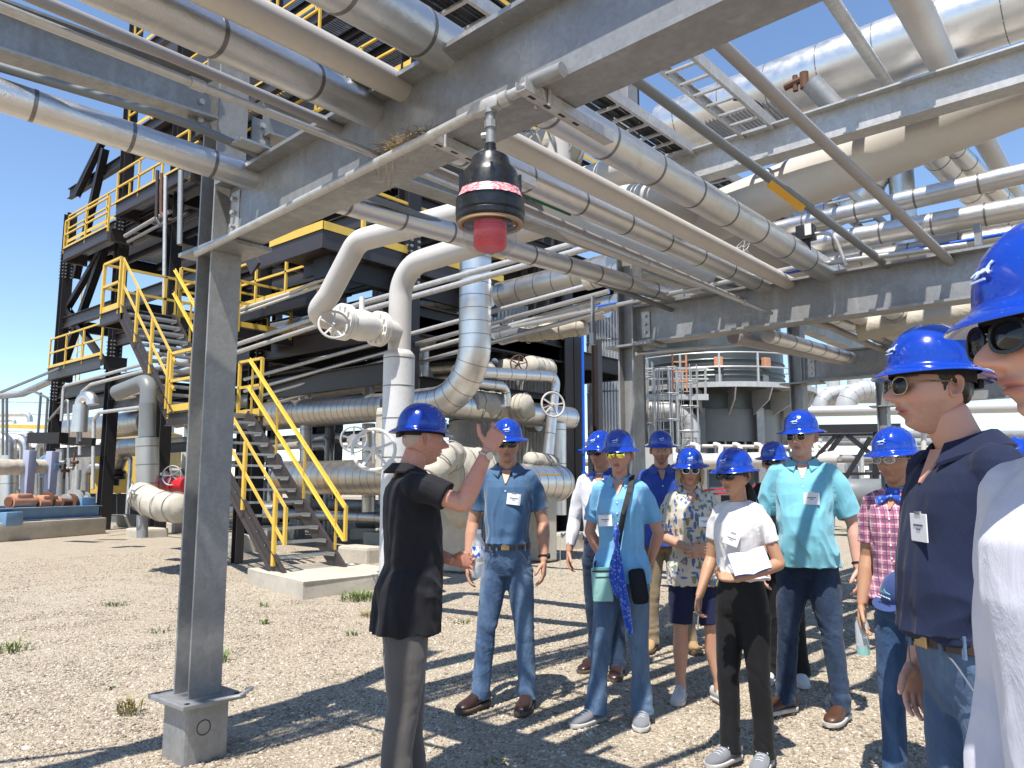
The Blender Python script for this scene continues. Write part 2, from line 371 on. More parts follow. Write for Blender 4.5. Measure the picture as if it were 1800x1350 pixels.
# ================================================================ pipes
_band = {}
def band_mesh(r, w, t, mat):
    k = (round(r, 3), w, t, mat.name)
    if k not in _band:
        mb = MB(); n = 28
        for rr, z in ((r+t, -w/2), (r+t, w/2), (r-.002, w/2), (r-.002, -w/2)):
            for i in range(n): a = 2*pi*i/n; mb.v.append((rr*cos(a), rr*sin(a), z))
        mb.f = [(j*n+i, j*n+(i+1)%n, ((j+1)%4)*n+(i+1)%n, ((j+1)%4)*n+i) for j in range(4) for i in range(n)]; mb.mi = [0]*len(mb.f)
        _band[k] = mb.mesh('band', mat, True, 30)
    return _band[k]
def along(path, s):
    for a, b in zip(path, path[1:]):
        L = (b-a).length
        if s <= L: return a+(b-a)*(s/L), (b-a).normalized()
        s -= L
    return None, None
def pipe(name, label, pts, r, mat, R=None, bands=None, bw=.018, bt=.0018, bmat=None, start=.15, cat='pipe', group=None, parent=None, n=24, seg=8, bname='band', bmax=60):
    P = bend(pts, R or r*2.6, seg) if len(pts) > 2 else [V(p) for p in pts]
    mb = MB(); mb.tube(P, r, n); o = mb.build(name, mat, parent, True, 50)
    if parent is None: tag(o, label, cat, group)
    if bands:
        tot = sum((b-a).length for a, b in zip(P, P[1:])); s = start; me = band_mesh(r, bw, bt, bmat or M['band']); k = 0
        while s < tot-.02 and k < bmax:
            p, d = along(P, s)
            if p is None: break
            q = V((0,0,1)).rotation_difference(d)
            b = link(bname, me, o, p); b.rotation_mode = 'QUATERNION'; b.rotation_quaternion = q; s += bands*(1+.06*(random.random()-.5)); k += 1
    return o
def ext(a, b, da, db):   # a..b made longer at both ends
    a = V(a); b = V(b); d = (b-a).normalized(); return a-d*da, b+d*db
_wheel = {}
def handwheel(parent, c, ax, R, mat=None, stem=.0, spokes=5, name='handwheel'):
    mat = mat or M['white_paint']; k = (round(R,3), mat.name, spokes)
    if k not in _wheel:
        mb = MB(); mb.torus((0,0,0), (0,0,1), R, R*.085, 28, 8)
        for i in range(spokes): a = 2*pi*i/spokes; mb.bar((0,0,-R*.12), (R*cos(a), R*sin(a), 0), R*.12, R*.1)
        mb.cyl((0,0,-R*.22), (0,0,R*.08), R*.17, 12); _wheel[k] = mb.mesh('handwheel', mat, True, 35)
    o = link(name, _wheel[k], parent, c); o.rotation_mode = 'QUATERNION'; o.rotation_quaternion = V((0,0,1)).rotation_difference(V(ax).normalized())
    if stem:
        mb = MB(); d = V(ax).normalized(); mb.cyl(V(c)-d*stem, V(c)+d*R*.25, R*.06+.006, 10); mb.build('stem', mat, parent, True)
    return o
def flange(parent, c, ax, r, t=.035, mat=None, bolts=10, name='flange'):
    mat = mat or M['white_paint']; mb = MB(); d = V(ax).normalized(); c = V(c); q = V((0,0,1)).rotation_difference(d)
    mb.cyl(c-d*t/2, c+d*t/2, r, 28)
    for i in range(bolts):
        a = 2*pi*i/bolts; o = q @ V((cos(a)*r*.84, sin(a)*r*.84, 0)); mb.cyl(c+o-d*(t/2+.022), c+o+d*(t/2+.022), r*.075+.003, 6)
    return mb.build(name, mat, parent, True, 40)

# ================================================================ PIPE RACK
rack = thing('pipe_rack', 'galvanised steel pipe rack of columns and beams standing over the visitors', 'pipe rack', (-4.1, 6.5, 0))
rack_inv = V((4.1, -6.5, 0))
def rk(name, mb, mat=None, smooth=False): mb.v = [(V(p)+rack_inv)[:] for p in mb.v]; return mb.build(name, mat or M['galv'], rack, smooth, 40)
COLS = [(-4.19, 2.23), (-4.02, 6.5), (-3.80, 10.4), (-3.80, 14.4)]
ZB = 3.0
for i, (x, y) in enumerate(COLS):
    mb = MB(); mb.ibeam((x, y, .31), (x, y, 5.9), .185, .175, .015, .011, up=(1,0,0)); rk('column', mb, M['galv_dark'] if i < 2 else None)
    mb = MB(); mb.bbox((x, y, .297), (.40, .36, .026), .006)
    rk('base_plate', mb)
    for a in (-1, 1):
        for b in (-1, 1): mb = MB(); mb.cyl((x+a*.165, y+b*.14, .309), (x+a*.165, y+b*.14, .3125), .014, 12); rk('bolt_hole', mb, M['dark'])
    mb = MB(); mb.bbox((x, y, .12), (.25, .25, .34), .02); rk('pedestal', mb, M['galv'])
    if i == 0:
        mb = MB(); mb.torus((x+.126, y-.02, .16), (1,0,0), .038, .0025, 20, 6); rk('bolt_ring', mb, M['dark'])
        mb = MB(); mb.tube([(x+.14, y+.21, .315), (x+.22, y+.2, .335), (x+.26, y+.1, .32), (x+.2, y+.0, .31), (x+.14,y-.06,.3)], .012, 8, rr=[.006,.012,.010,.008,.005]); rk('torn_wrap', mb, M['galv_light'], True)
    # transverse beam
    far = 2.3
    mb = MB(); mb.ibeam((x+.10, y, ZB), (far, y+(-.40 if i == 0 else .03), ZB), .20, .38, .02, .012); rk('beam', mb, M['galv'] if i != 1 else M['galv'])
    mb = MB(); mb.box((x+.19, y-.014, ZB), (.09, .012, .26)); rk('clip_angle', mb, M['galv_light'])
    for k in range(3):
        mb = MB(); mb.cyl((x+.19, y-.02, ZB-.08+k*.08), (x+.19, y-.045, ZB-.08+k*.08), .014, 6); rk('bolt', mb, M['galv_light'])
    mb = MB(); mb.box((x+.06, y, ZB-.205), (.52, .3, .022)); rk('seat_plate', mb, M['galv'])
    # upper tier
    if i: mb = MB(); mb.ibeam((x+.135, y, 4.46), (far, y+.03, 4.54), .18, .30, .016, .010); rk('upper_beam', mb, M['galv_light'])
    mb = MB(); mb.ibeam((2.43, y, 0), (2.43, y, 5.9), .25, .26, .017, .012, up=(1,0,0)); rk('column', mb, M['galv'])
    mb = MB(); mb.ibeam((x+.135, y, 5.75), (far, y+.03, 5.75), .18, .3, .016, .010)
    if i > 2: rk('top_beam', mb, M['galv'])
# longitudinal struts between the columns
def strut(a, b, w=.17, h=.25): mb = MB(); mb.ibeam(a, b, w, h, .014, .01); rk('strut', mb, M['galv'])
a, b = ext(gy(0, 66, 1.02), gy(356, 186, 2.10), 5.0, 0); b.x = -4.16; strut(a, V((b.x, 2.10, b.z)))
a = gy(436, 222, 2.45); a.x = -4.15; strut(a, V((-4.02, 6.36, a.z+.1)))
for (x0, y0), (x1, y1) in zip(COLS[1:], COLS[2:]): strut((x0, y0+.13, 3.7), (x1, y1-.13, 3.7))
for yy in (2.12, 2.37):
    mb = MB(); s = -1 if yy < 2.24 else 1
    mb.box((-4.148+.0, 2.24+s*.20, 3.6), (.012, .13, .2)); rk('gusset', mb, M['galv'])
    for k in (-.055, .055): mb = MB(); mb.cyl((-4.14, 2.24+s*.20, 3.6+k), (-4.115, 2.24+s*.20, 3.6+k), .018, 6); rk('bolt', mb, M['galv_light'])
for (px, py, zz_, w_) in ((640,212,3.2,.15),(765,118,3.2,.17),(440,318,3.2,.14)):
    a = gy(px, py, 2.05); mb = MB(); mb.box((a.x, 2.08, 3.212), (w_, .26, .014)); mb.box((a.x, 2.08, 3.23), (.012, .24, .03)); rk('pipe_shoe', mb, M['galv_light'])
# ---------------- longitudinal pipes on the lower tier (each through two or three sighted points)
def run(name, label, pts, r, mat, a=2.5, b=6.0, **kw):
    P = [gy(px, py, y) for px, py, y in pts]
    P[0], _ = ext(P[0], P[1], a, 0); _, P[-1] = ext(P[-2], P[-1], 0, b)
    return pipe(name, label, P, r, mat, R=3.0, **kw)
GP = 'insulated pipes running along the rack'
run('insulated_pipe', 'embossed silver insulated pipe along the outer edge of the rack, nearest the steel tower', [(0,167,1.0),(428,306,2.15),(1185,520,6.5)], .076, M['clad'], a=3, b=.6, bands=.42, start=.2, group=GP, bmax=26)
run('insulated_pipe', 'embossed silver insulated pipe in the middle of the rack, left of the bare cream pipe', [(243,0,.98),(656,195,2.15),(1345,502,6.5)], .080, M['clad'], a=3, bands=.50, start=.3, group=GP, bmax=26)
run('bare_pipe', 'bare cream painted pipe with a green flow label between two silver insulated pipes', [(402,0,1.22),(714,158,2.15),(1385,497,6.5)], .060, M['cream'], a=3)
run('insulated_pipe', 'thickest silver insulated pipe on the rack beside the cable tray', [(642,0,1.62),(790,88,2.15),(1452,476,6.5)], .100, M['clad'], a=3, b=5, bands=.46, start=.1, group=GP, bmax=26)
run('conduit', 'thin bright conduit slung under the main beam from upper left', [(0,12,.62),(690,284,2.10),(1352,549,6.33)], .016, M['conduit'], a=2, b=.05, n=14, bands=1.55, bw=.05, bt=.005, bmat=M['conduit'], start=2.6)
run('conduit', 'brownish conduit pipe lying over the main beam next to the thin bright conduit', [(22,-20,.75),(598,226,2.15),(1300,527,6.45)], .024, M['cream_dark'], a=2, b=.3, n=14)
run('grey_pipe', 'dark grey small bore pipe below the galvanised strut at upper left', [(0,118,.98),(330,215,1.72),(478,283,2.2),(930,450,4.55),(1175,543,6.45)], .022, M['grey_pipe'], a=2, b=.1, n=12)
run('conduit_pipe', 'dark grey painted conduit with an orange label crossing to the far beam', [(1130,150,3.55),(1560,466,6.5)], .030, M['grey_pipe'], a=3, b=.1, n=16)
run('conduit_pipe', 'brownish galvanised conduit ending on the far beam, right of the grey one', [(1280,90,3.35),(1670,460,6.5)], .034, M['cream_dark'], a=3, b=.1, n=16)
run('upper_pipe', 'slim galvanised conduit against the blue sky at the top right', [(1462,0,5.6),(1580,178,8.5)], .052, M['galv_light'], a=2, b=3, n=16)
run('upper_pipe', 'wide cream painted pipe against the blue sky at the top right', [(1602,0,5.9),(1668,135,8.5),(1755,290,12.5)], .125, M['cream'], a=2, b=3, n=20)
# flow labels on pipes
def label_strip(p0, p1, w, mat, nm, lab, up):
    mb = MB(); mb.bar(p0, p1, w, .003, up); o = mb.build(nm, mat); return tag(o, lab, 'label')
for (x0, y0, Y0, x1, y1, Y1, lab, mt) in ((1105,368,4.35,1213,420,4.95,'green flow label on the underside of the bare cream pipe','green'), (935,345,3.75,1005,374,4.1,'small green flow label under the middle silver insulated pipe','green'), (1352,322,4.55,1412,368,4.95,'orange warning label stuck to the dark grey conduit','olabel')):
    a = gy(x0, y0, Y0); b = gy(x1, y1, Y1); label_strip(a, b, .05, M[mt], 'pipe_label', lab, (CAMP-a).normalized())
# ---------------- X direction pipes
def xrun(name, label, a, b, Y, r, mat, ea=0, eb=4, **kw):
    p, q = gy(a[0], a[1], Y), gy(b[0], b[1], Y); p, q = ext(p, q, ea, eb); return pipe(name, label, [p, q], r, mat, **kw)
xrun('bare_pipe', 'big smooth cream pipe crossing overhead just below the upper rack beam', (1160,420), (1700,205), 7.0, .245, M['cream'], .3, 4, n=36)
xrun('insulated_pipe', 'largest shiny silver pipe crossing at the very top right against the sky', (1240,205), (1700,40), 9.0, .36, M['clad_smooth'], .6, 5, bands=.62, bw=.012, n=40, start=.3)
xrun('insulated_pipe', 'silver insulated pipe below the big cream pipe, the upper one with bright highlight', (1290,422), (1800,305), 8.3, .10, M['clad_smooth'], 1.5, 4, bands=.55, bw=.02)
xrun('insulated_pipe', 'silver insulated pipe second from top under the big cream pipe', (1300,455), (1800,365), 8.9, .12, M['clad_smooth'], 1.5, 4, bands=.5, bw=.02)
xrun('insulated_pipe', 'silver insulated pipe just above the blue tube behind the far beam', (1290,497), (1800,412), 9.3, .12, M['clad_dull'], 2, 4, bands=.5)
xrun('insulated_pipe', 'weathered insulated pipe in shade between two silver pipes near the far beam', (1300,480), (1800,388), 9.9, .09, M['clad_dull'], 2, 4, bands=.5)
xrun('insulated_pipe', 'dark silver pipe that comes out of the wrinkled elbow under the cream pipe', (1240,440), (1395,400), 9.6, .15, M['clad_smooth'], 2, .0, bands=.4)
xrun('blue_tube', 'bright blue small tube crossing behind the far beam', (1380,480), (1760,412), 8.0, .018, M['blue_line'], 2.5, 2, n=10)
# wrinkled elbow and risers in the upper right
E = gy(1395,400,9.6); pipe('insulated_riser', 'wrinkled silver elbow turning upward beneath the big cream pipe', [E, E+V((1.0,0,.12)), E+V((1.1,.1,1.6))], .17, M['clad_smooth'], R=.55, bands=.2, bw=.01, start=.05)
a = gy(1592,430,9.7); pipe('insulated_riser', 'short upright silver pipe with a dark band in the upper right', [a+V((0,0,-.2)), a+V((0,0,1.8))], .14, M['clad_smooth'], bands=.6, bw=.02)
for k, (p, q, Y0, Y1, r, lb) in enumerate((((1640,270),(1740,372),9.4,11.5,.15,'slanting silver pipe left of two behind the big cream pipe'), ((1672,255),(1775,360),9.4,11.5,.10,'slanting narrower silver pipe right of its neighbour behind the cream pipe'))):
    A, B = ext(gy(p[0],p[1],Y0), gy(q[0],q[1],Y1), 1.2, 3); pipe('insulated_pipe', lb, [A, B], r, M['clad_smooth'], bands=.4)
# ---------------- cable trays
def tray(label, pts, w, z, y0, y1, cables, grp):
    t = thing('cable_tray', label, 'cable tray', (pts, y0, z), 0, grp)
    for s in (-1, 1): mb = MB(); mb.chan((s*w/2, 0, 0), (s*w/2, y1-y0, 0), .03, .1, .006, flip=-s); mb.build('side_rail', M['galv_light'], t)
    mb = MB(); mb.box((0, 0, -.03), (w, .03, .018)); me = mb.mesh('rung', M['galv_light']); y = .1
    while y < y1-y0: link('rung', me, t, (0, y, 0)); y += .23
    if cables:
        mb = MB()
        for k in range(26):
            x = -w/2+.04+(w-.08)*random.random(); z0 = random.random()*.035; pts_ = []; yy = -.3
            ph = random.random()*6
            while yy < y1-y0+.3: pts_.append((max(-w/2+.02, min(w/2-.02, x+.02*sin(yy*2+ph))), yy, z0+.006*sin(yy*5+ph))); yy += .35
            mb.tube(pts_, .006+.004*random.random(), 6)
        tag(mb.build('cables', M['dark'], t, True), kind='stuff')
    return t
TG = 'ladder cable trays on the upper tier'
tray('ladder cable tray full of black cables above the lower rack pipes', -3.42, .36, 4.62, 0.5, 13, True, TG)
tray('narrow ladder cable tray with few cables, right of the full one', -2.62, .30, 4.64, 1.5, 13, False, TG)
mb = MB(); a = gz(1290,175,4.7); mb.tube(bend([a, a+V((.12,.25,.05)), a+V((.1,.6,-.1)), a+V((-.15,.95,-.05))], .3), .012, 8); tag(mb.build('cable', M['dark'], smooth=True), 'loose black cable arching out of the narrow cable tray', 'cable')
# ---------------- conduit, clamps and red beacon under the main beam
yc = 1.935; zc = 2.86
A = gy(985, 124, yc); B = gy(385, 428, yc); zc = (A.z+B.z)/2
c = pipe('beacon_conduit', None, [(B.x-.25, yc+.01, B.z), (A.x, yc, A.z)], .019, M['galv_light'], parent=rack, n=14)
c.location = rack_inv
cap = MB(); cap.cyl(A-V((.12,0,0)), A+V((.01,0,0)), .026, 14); rk('conduit_end', cap, M['galv'], True)
for (p, q) in (((752,238),(898,312)), ((915,150),(1038,226))):
    a = gz(p[0], p[1], 2.785); b = gz(q[0], q[1], 2.785); a = V((a.x, a.y, 2.785)); b = V((a.x+.01, b.y+.12, 2.785))
    u = MB(); u.box2((a.x-.021, a.y, 2.765), (a.x+.021, b.y, 2.768))
    for s in (-1, 1): u.box2((a.x+s*.021-.0015, a.y, 2.765), (a.x+s*.021+.0015, b.y, 2.805))
    rk('strut_channel', u, M['galv_light'])
    for k in range(4):
        h = MB(); yy = a.y+.06+k*.085; h.bbox((a.x, yy, 2.7645), (.013, .034, .0015), .0005); rk('slot', h, M['dark'])
    h = MB(); h.box((a.x+.0, 2.02, 2.812), (.05, .06, .01)); h.cyl((a.x+.03, 2.0, 2.75), (a.x+.03, 2.0, 2.845), .006, 8); h.cyl((a.x-.03, 2.0, 2.76), (a.x-.03, 2.0, 2.845), .006, 8); rk('beam_clamp', h, M['galv_light'], True)
T = gy(850, 190, yc); lamp_x = gy(862, 300, yc).x
bz_ = gy(862, 396, yc).z-.01
beacon = thing('warning_beacon', 'red warning beacon with black housing and clear glass dome hanging from the beam', 'warning light', (lamp_x, yc, bz_)); BS = .90
h = MB(); h.bbox((0-.02, 0, (T.z-bz_)/BS), (.15, .05, .055), .018); h.cyl((.06,0,(T.z-bz_)/BS), (.1,0,(T.z-bz_)/BS), .03, 12); h.build('junction_fitting', M['galv_light'], beacon, True, 40)
h = MB(); h.cyl((0,0,.33), (0,0,(T.z-bz_)/BS), .019, 14); h.cyl((0,0,.47), (0,0,.50), .026, 8); h.cyl((0,0,.41), (0,0,.44), .025, 8); h.cyl((-.01,-.0,.38), (-.035,-.01,.38), .018, 8); h.build('hanger_pipe', M['galv'], beacon, True, 40)
M['beacon_black'] = painted('beacon_black', (.012,.013,.015), .28, .1, .1, 0, (.1,.1,.1), .02)
h = MB(); h.lathe([(.0,.345),(.022,.345),(.026,.31),(.05,.30),(.072,.285),(.082,.25),(.105,.225),(.112,.20),(.118,.16),(.122,.12),(.122,.118),(.134,.112),(.136,.055),(.131,.05),(.134,.045),(.134,.028),(.125,.02),(.0,.02)], n=48); h.build('housing', M['beacon_black'], beacon, True, 28)
h = MB()
for k in range(4): a = pi/4+k*pi/2; h.box((.117*cos(a), .117*sin(a), .17), (.012,.012,.10), Matrix.Rotation(a, 3, 'Z'))
h.build('rib', M['beacon_black'], beacon)
h = MB(); n = 24; a0, a1 = radians(-110), radians(15)
for k in range(n+1):
    a = a0+(a1-a0)*k/n
    for z in (.105, .142): h.v.append(((.1385 if z < .11 else .1225)*cos(a), (.1385 if z < .11 else .1225)*sin(a), z))
h.f = [(2*k, 2*k+2, 2*k+3, 2*k+1) for k in range(n)]; h.mi = [0]*n; h.build('rating_label', M['blabel'], beacon, True, False)
h = MB(); h.lathe([(.122,.022),(.128,.018),(.128,.008),(.122,.006),(.110,.010),(.110,.02)], n=48); h.build('gasket_ring', painted('brass_gasket', (.35,.22,.12), .5, .2), beacon, True, 30)
h = MB(); prof = [(.108,.02),(.108,-.03)]+[(.108*cos(t), -.03-.095*sin(t)) for t in [k*pi/2/8 for k in range(1, 8)]]+[(.0,-.125)]; pin = [(0,-.122)]+[(.105*cos(t), -.03-.092*sin(t)) for t in [k*pi/2/8 for k in range(7, 0, -1)]]+[(.105,-.03),(.105,.02)]
h.lathe(prof+pin, n=40); h.build('glass_dome', M['glass'], beacon, True, 60)
h = MB(); h.lathe([(0,-.085),(.055,-.085),(.062,-.078),(.064,.02),(0,.02)], n=28)
for k in range(8): h.torus((0,0,-.068+k*.011), (0,0,1), .0635, .002, 28, 5)
h.build('red_lens', M['red_lens'], beacon, True, 40)
beacon.scale = (BS, BS, BS)
# bird nest in the flange
nest = MB(); c0 = gy(715, 262, 2.04); c0.z = 2.845
for k in range(240):
    a = random.random()*6.28; r = .11*random.random()**.5; p = c0+V((r*cos(a)*1.5, r*sin(a)*.5, .04*random.random()-.005)); d = V((random.gauss(0,1), random.gauss(0,.7), random.gauss(0,.35))).normalized()*(.02+.05*random.random())
    nest.tube([p-d, p+V((0,0,.008*random.random())), p+d], .0012, 4)
for k in range(4): nest.tube([c0+V((.04*k-.1,-.03,0)), c0+V((.04*k-.13,-.06,-.05)), c0+V((.03*k-.12,-.06,-.11-.03*k))], .0015, 4)
tag(nest.build('bird_nest', M['straw']), 'untidy straw bird nest lodged on the bottom flange of the main beam', 'nest')
# black actuator with cable by the far beam
act = thing('actuator_box', 'black actuator box with white label on the thick silver pipe near the far beam', 'actuator', gy(1417,410,5.9)[:])
h = MB(); h.bbox((0,0,0), (.13,.11,.12), .012); h.cyl((0,0,-.06), (0,0,-.14), .03, 12); h.build('housing', M['dark'], act, True, 35)
h = MB(); h.box((.035,-.0575,.01), (.05,.002,.09)); h.build('nameplate', M['white_paint'], act)
h = MB(); h.tube(bend([(.07,0,-.02), (.2,.0,-.03), (.27,.05,-.3)], .12), .014, 10); h.build('cable', M['galv_light'], act, True)
# ================================================================ STEEL STAIR
SX0, SX1, SX2, SX3 = -9.88, -12.72, -13.5, -15.85      # foot, landing start, landing end, top
SY0, SY1 = 6.42, 7.42; Z0, Z1, Z2 = .20, 2.72, 4.98
st = thing('steel_stair', 'two flight steel stair with yellow handrails and grated treads climbing the black tower', 'stair', (SX0, 6.9, .2))
sinv = -V((SX0, 6.9, .2))
def sp(name, mb, mat, smooth=False): mb.v = [(V(p)+sinv)[:] for p in mb.v]; return mb.build(name, mat, st, smooth, 40)
m = NT('stair_tread_metal'); co = m.co('Object'); n1 = m.noise(60, 3, co); m.base(m.mix(n1, (.32,.33,.34), (.52,.53,.53))); m.set(rough=.4, metal=.6)
w = m.n('ShaderNodeTexWave'); w.bands_direction = 'Y'; w.inputs['Scale'].default_value = 16; m.l(co, w.inputs[0]); m.bump(w.outputs['Fac'], .6, .01); M['tread'] = m.mat
tm = MB()
for k in range(6): tm.box((-.115+k*.046, 0, 0), (.006, SY1-SY0-.06, .03))
for k in range(14): tm.box((0, -.45+k*.9/13, .003), (.23, .005, .02))
tm.box((.128, 0, 0), (.022, SY1-SY0-.06, .036)); tm.box((0, -(SY1-SY0)/2+.02, -.012), (.23, .006, .06)); tm.box((0, (SY1-SY0)/2-.02, -.012), (.23, .006, .06))
tread_me = tm.mesh('tread', M['tread'])
def flight(xa, za, xb, zb, n, tag_):
    dz = (zb-za)/(n+1); dx = (xb-xa)/(n+1)
    for i in range(n): link('tread', tread_me, st, V((xa+dx*(i+.8), (SY0+SY1)/2, za+dz*(i+1))) + sinv)
    for y, s in ((SY0, 1), (SY1, -1)):
        mb = MB(); a = V((xa+.12, y, za-.12)); b = V((xb, y, zb-.05)); mb.chan(a, b, .07, .25, .010, up=(0,0,1), flip=(1 if s < 0 else -1)); sp('stringer', mb, M['brown'])
        # bolts
        for i in range(n):
            q = V((xa+dx*(i+.8), y-.012 if s > 0 else y+.012, za+dz*(i+1)-.03)); 
            if s > 0 and i % 1 == 0: mb = MB(); mb.cyl(q, q+V((0,-.012,0)), .011, 6); sp('bolt', mb, M['galv'])
        # handrail: posts, top rail, mid rail with end loop
        sl = (zb-za)/(xb-xa); yy = y-.03*s
        def P(x, h): return V((x, yy, za+sl*(x-xa)+h))
        for nm, h in (('top_rail', 1.02), ('mid_rail', .52)):
            mb = MB(); mb.bar(P(xa+.12, h), P(xb+.02, h), .012, .058); mb.bar(P(xa+.12, h)+V((0,.02*s,-.027)), P(xb+.02, h)+V((0,.02*s,-.027)), .045, .008); sp(nm, mb, M['yellow'])
        if za < 1: mb = MB(); mb.bar(P(xa+.13, 1.04), P(xa+.13, .50), .045, .05); sp('end_loop', mb, M['yellow'])
        npst = 3 if tag_ == 1 else 3
        for i in range(npst+1):
            x = xa+.0+(xb-xa)*(.05+ i*.9/npst) - (.03 if i else 0)
            mb = MB(); mb.bar(P(x, -.05)+V((0,-.02*s,0)), P(x, 1.0)+V((0,-.02*s,0)), .05, .012, up=(0,1,0)); mb.bar(P(x, -.05)+V((0.03,-.0*s,0)), P(x, 1.0)+V((.03,0,0)), .012, .04, up=(0,1,0)); sp('post', mb, M['yellow'])
flight(SX0, Z0, SX1, Z1, 12, 1); flight(SX2, Z1, SX3, Z2, 12, 2)
def guard(pts, z, name='guard_rail', ends=True, build=None, toe=True, step=1.2):
    """yellow guard rail round a platform edge: rails as one part, every post a part"""
    pts = [V((p[0], p[1], z)) for p in pts]; b = build
    for h, nm in ((1.05, 'top_rail'), (.55, 'mid_rail')):
        mb = MB()
        for a, c in zip(pts, pts[1:]): mb.bar(a+V((0,0,h)), c+V((0,0,h)), .05, .05)
        b(nm, mb, M['yellow'])
    if toe:
        mb = MB()
        for a, c in zip(pts, pts[1:]): mb.bar(a+V((0,0,.06)), c+V((0,0,.06)), .012, .12)
        b('toe_board', mb, M['yellow'])
    for a, c in zip(pts, pts[1:]):
        n = max(1, round((c-a).length/step))
        for i in range(n+1):
            p = a+(c-a)*(i/n); mb = MB(); mb.bar(p+V((0,0,-.12)), p+V((0,0,1.05)), .05, .06, up=(c-a)); b('post', mb, M['yellow'])
def deck(mb, x0, x1, y0, y1, z, fr=.26):
    pass
# landing
mb = MB(); mb.box2((SX2, SY0+.02, Z1-.03), (SX1, SY1+.25, Z1)); sp('landing_deck', mb, M['tread'])
mb = MB(); mb.ibeam((SX2-.05, SY0-.04, Z1-.14), (SX1+.02, SY0-.04, Z1-.14), .08, .22); sp('landing_beam', mb, M['brown'])
mb = MB(); mb.ibeam((SX2-.05, SY1+.3, Z1-.14), (SX1+.1, SY1+.3, Z1-.14), .08, .22); sp('landing_beam', mb, M['brown'])
mb = MB(); mb.ibeam((SX2+.2, SY1+.3, 0), (SX2+.2, SY1+.3, Z1-.25), .16, .16, up=(1,0,0)); sp('landing_post', mb, M['brown'])
guard([(SX1, SY1+.3), (SX2, SY1+.3)], Z1, build=sp); guard([(SX1, SY0-.03), (SX2, SY0-.03)], Z1, build=sp)
# top landing runs back to the tower
mb = MB(); mb.box2((SX3-.9, SY0, Z2-.03), (SX3+.0, 10.4, Z2)); sp('landing_deck', mb, M['grate'])
for y in (SY0-.03,): mb = MB(); mb.ibeam((SX3-.95, y, Z2-.15), (SX3+.05, y, Z2-.15), .09, .25); sp('landing_beam', mb, M['brown'])
for x in (SX3-.93, SX3+.02): mb = MB(); mb.ibeam((x, SY0, Z2-.15), (x, 10.4, Z2-.15), .09, .25); sp('landing_beam', mb, M['brown'])
guard([(SX3-.1, SY0-.02), (SX3-.92, SY0-.02), (SX3-.92, 10.3)], Z2, build=sp); guard([(SX3+.05, SY1+.15), (SX3+.05, 10.3)], Z2, build=sp)
# concrete pad under the stair foot
mb = MB(); c0 = [(-9.55, 5.85), (-8.15, 5.55), (-7.9, 6.9), (-8.4, 7.9), (-10.3, 7.9), (-10.4, 6.1)]
c0 = [gz(447,1003,.2)[:2], gz(534,1023,.2)[:2], gz(662,1010,.2)[:2], (-8.9,7.9), (-10.6,7.9), (-10.7,6.4)]
n = len(c0); mb.add([(x,y,-.1) for x,y in c0]+[(x+random.gauss(0,.01),y,.17) for x,y in c0]+[(x*.998-.015,y*.998+.01,.2) for x,y in c0], [tuple(range(2*n,3*n))]+[(i,(i+1)%n,n+(i+1)%n,n+i) for i in range(n)]+[(n+i,n+(i+1)%n,2*n+(i+1)%n,2*n+i) for i in range(n)])
tag(mb.build('concrete_pad', M['concrete']), 'low concrete pad under the foot of the steel stair', 'concrete pad')
def block(c, s, lab, mat=None, bev=.06, cat='concrete block'):
    mb = MB(); mb.bbox(c, s, bev); return tag(mb.build('concrete_block', mat or M['concrete']), lab, cat)
def gblock(px, py, w, h, d, lab): p = gz(px, py, 0); return block((p.x, p.y, h/2-.05), (w, d, h+.1), lab)
gblock(418, 968, .75, .34, .75, 'chamfered concrete pedestal left of the stair stringer foot')
gblock(640, 985, .9, .28, .6, 'concrete step block behind the speaker at the right end of the pad')
gblock(258, 944, .9, .25, .8, 'square concrete pedestal under the wrapped elbow left of the main column')
gblock(213, 925, 1.1, .4, .8, 'rounded concrete pedestal between the blue skid and the wrapped elbow')
gblock(995, 962, .8, .35, .8, 'stepped concrete pedestal behind the man in the dark blue polo')
gblock(1150, 945, .8, .3, .8, 'small concrete block behind the woman with the yellow mirrored glasses')
gblock(700, 985, .8, .3, .6, 'concrete footing in the shade behind the speaker')

# ================================================================ STEEL TOWER
TY, TX = 10.5, -11.85; TB = 19.5
tw = thing('steel_tower', 'tall black steel equipment tower with yellow guard rails behind the stair', 'tower', (TX, TY, 0))
tinv = -V((TX, TY, 0))
def tp(name, mb, mat, smooth=False, kind=None): 
    mb.v = [(V(p)+tinv)[:] for p in mb.v]; o = mb.build(name, mat, tw, smooth, 40)
    if kind: o['kind'] = kind
    return o
fx = [gy(px, 700, TY).x for px in (100, 196, 290, 452)] + [TX]
TOP = 17.5
for i, x in enumerate(fx):
    for y in (TY, 15.9, TB):
        h = TOP if i > 0 or y > TY else 11.6
        mb = MB(); mb.ibeam((x, y, 0), (x, y, h if i else 11.6), .34, .36, .03, .02, up=(1,0,0)); tp('column', mb, M['black'])
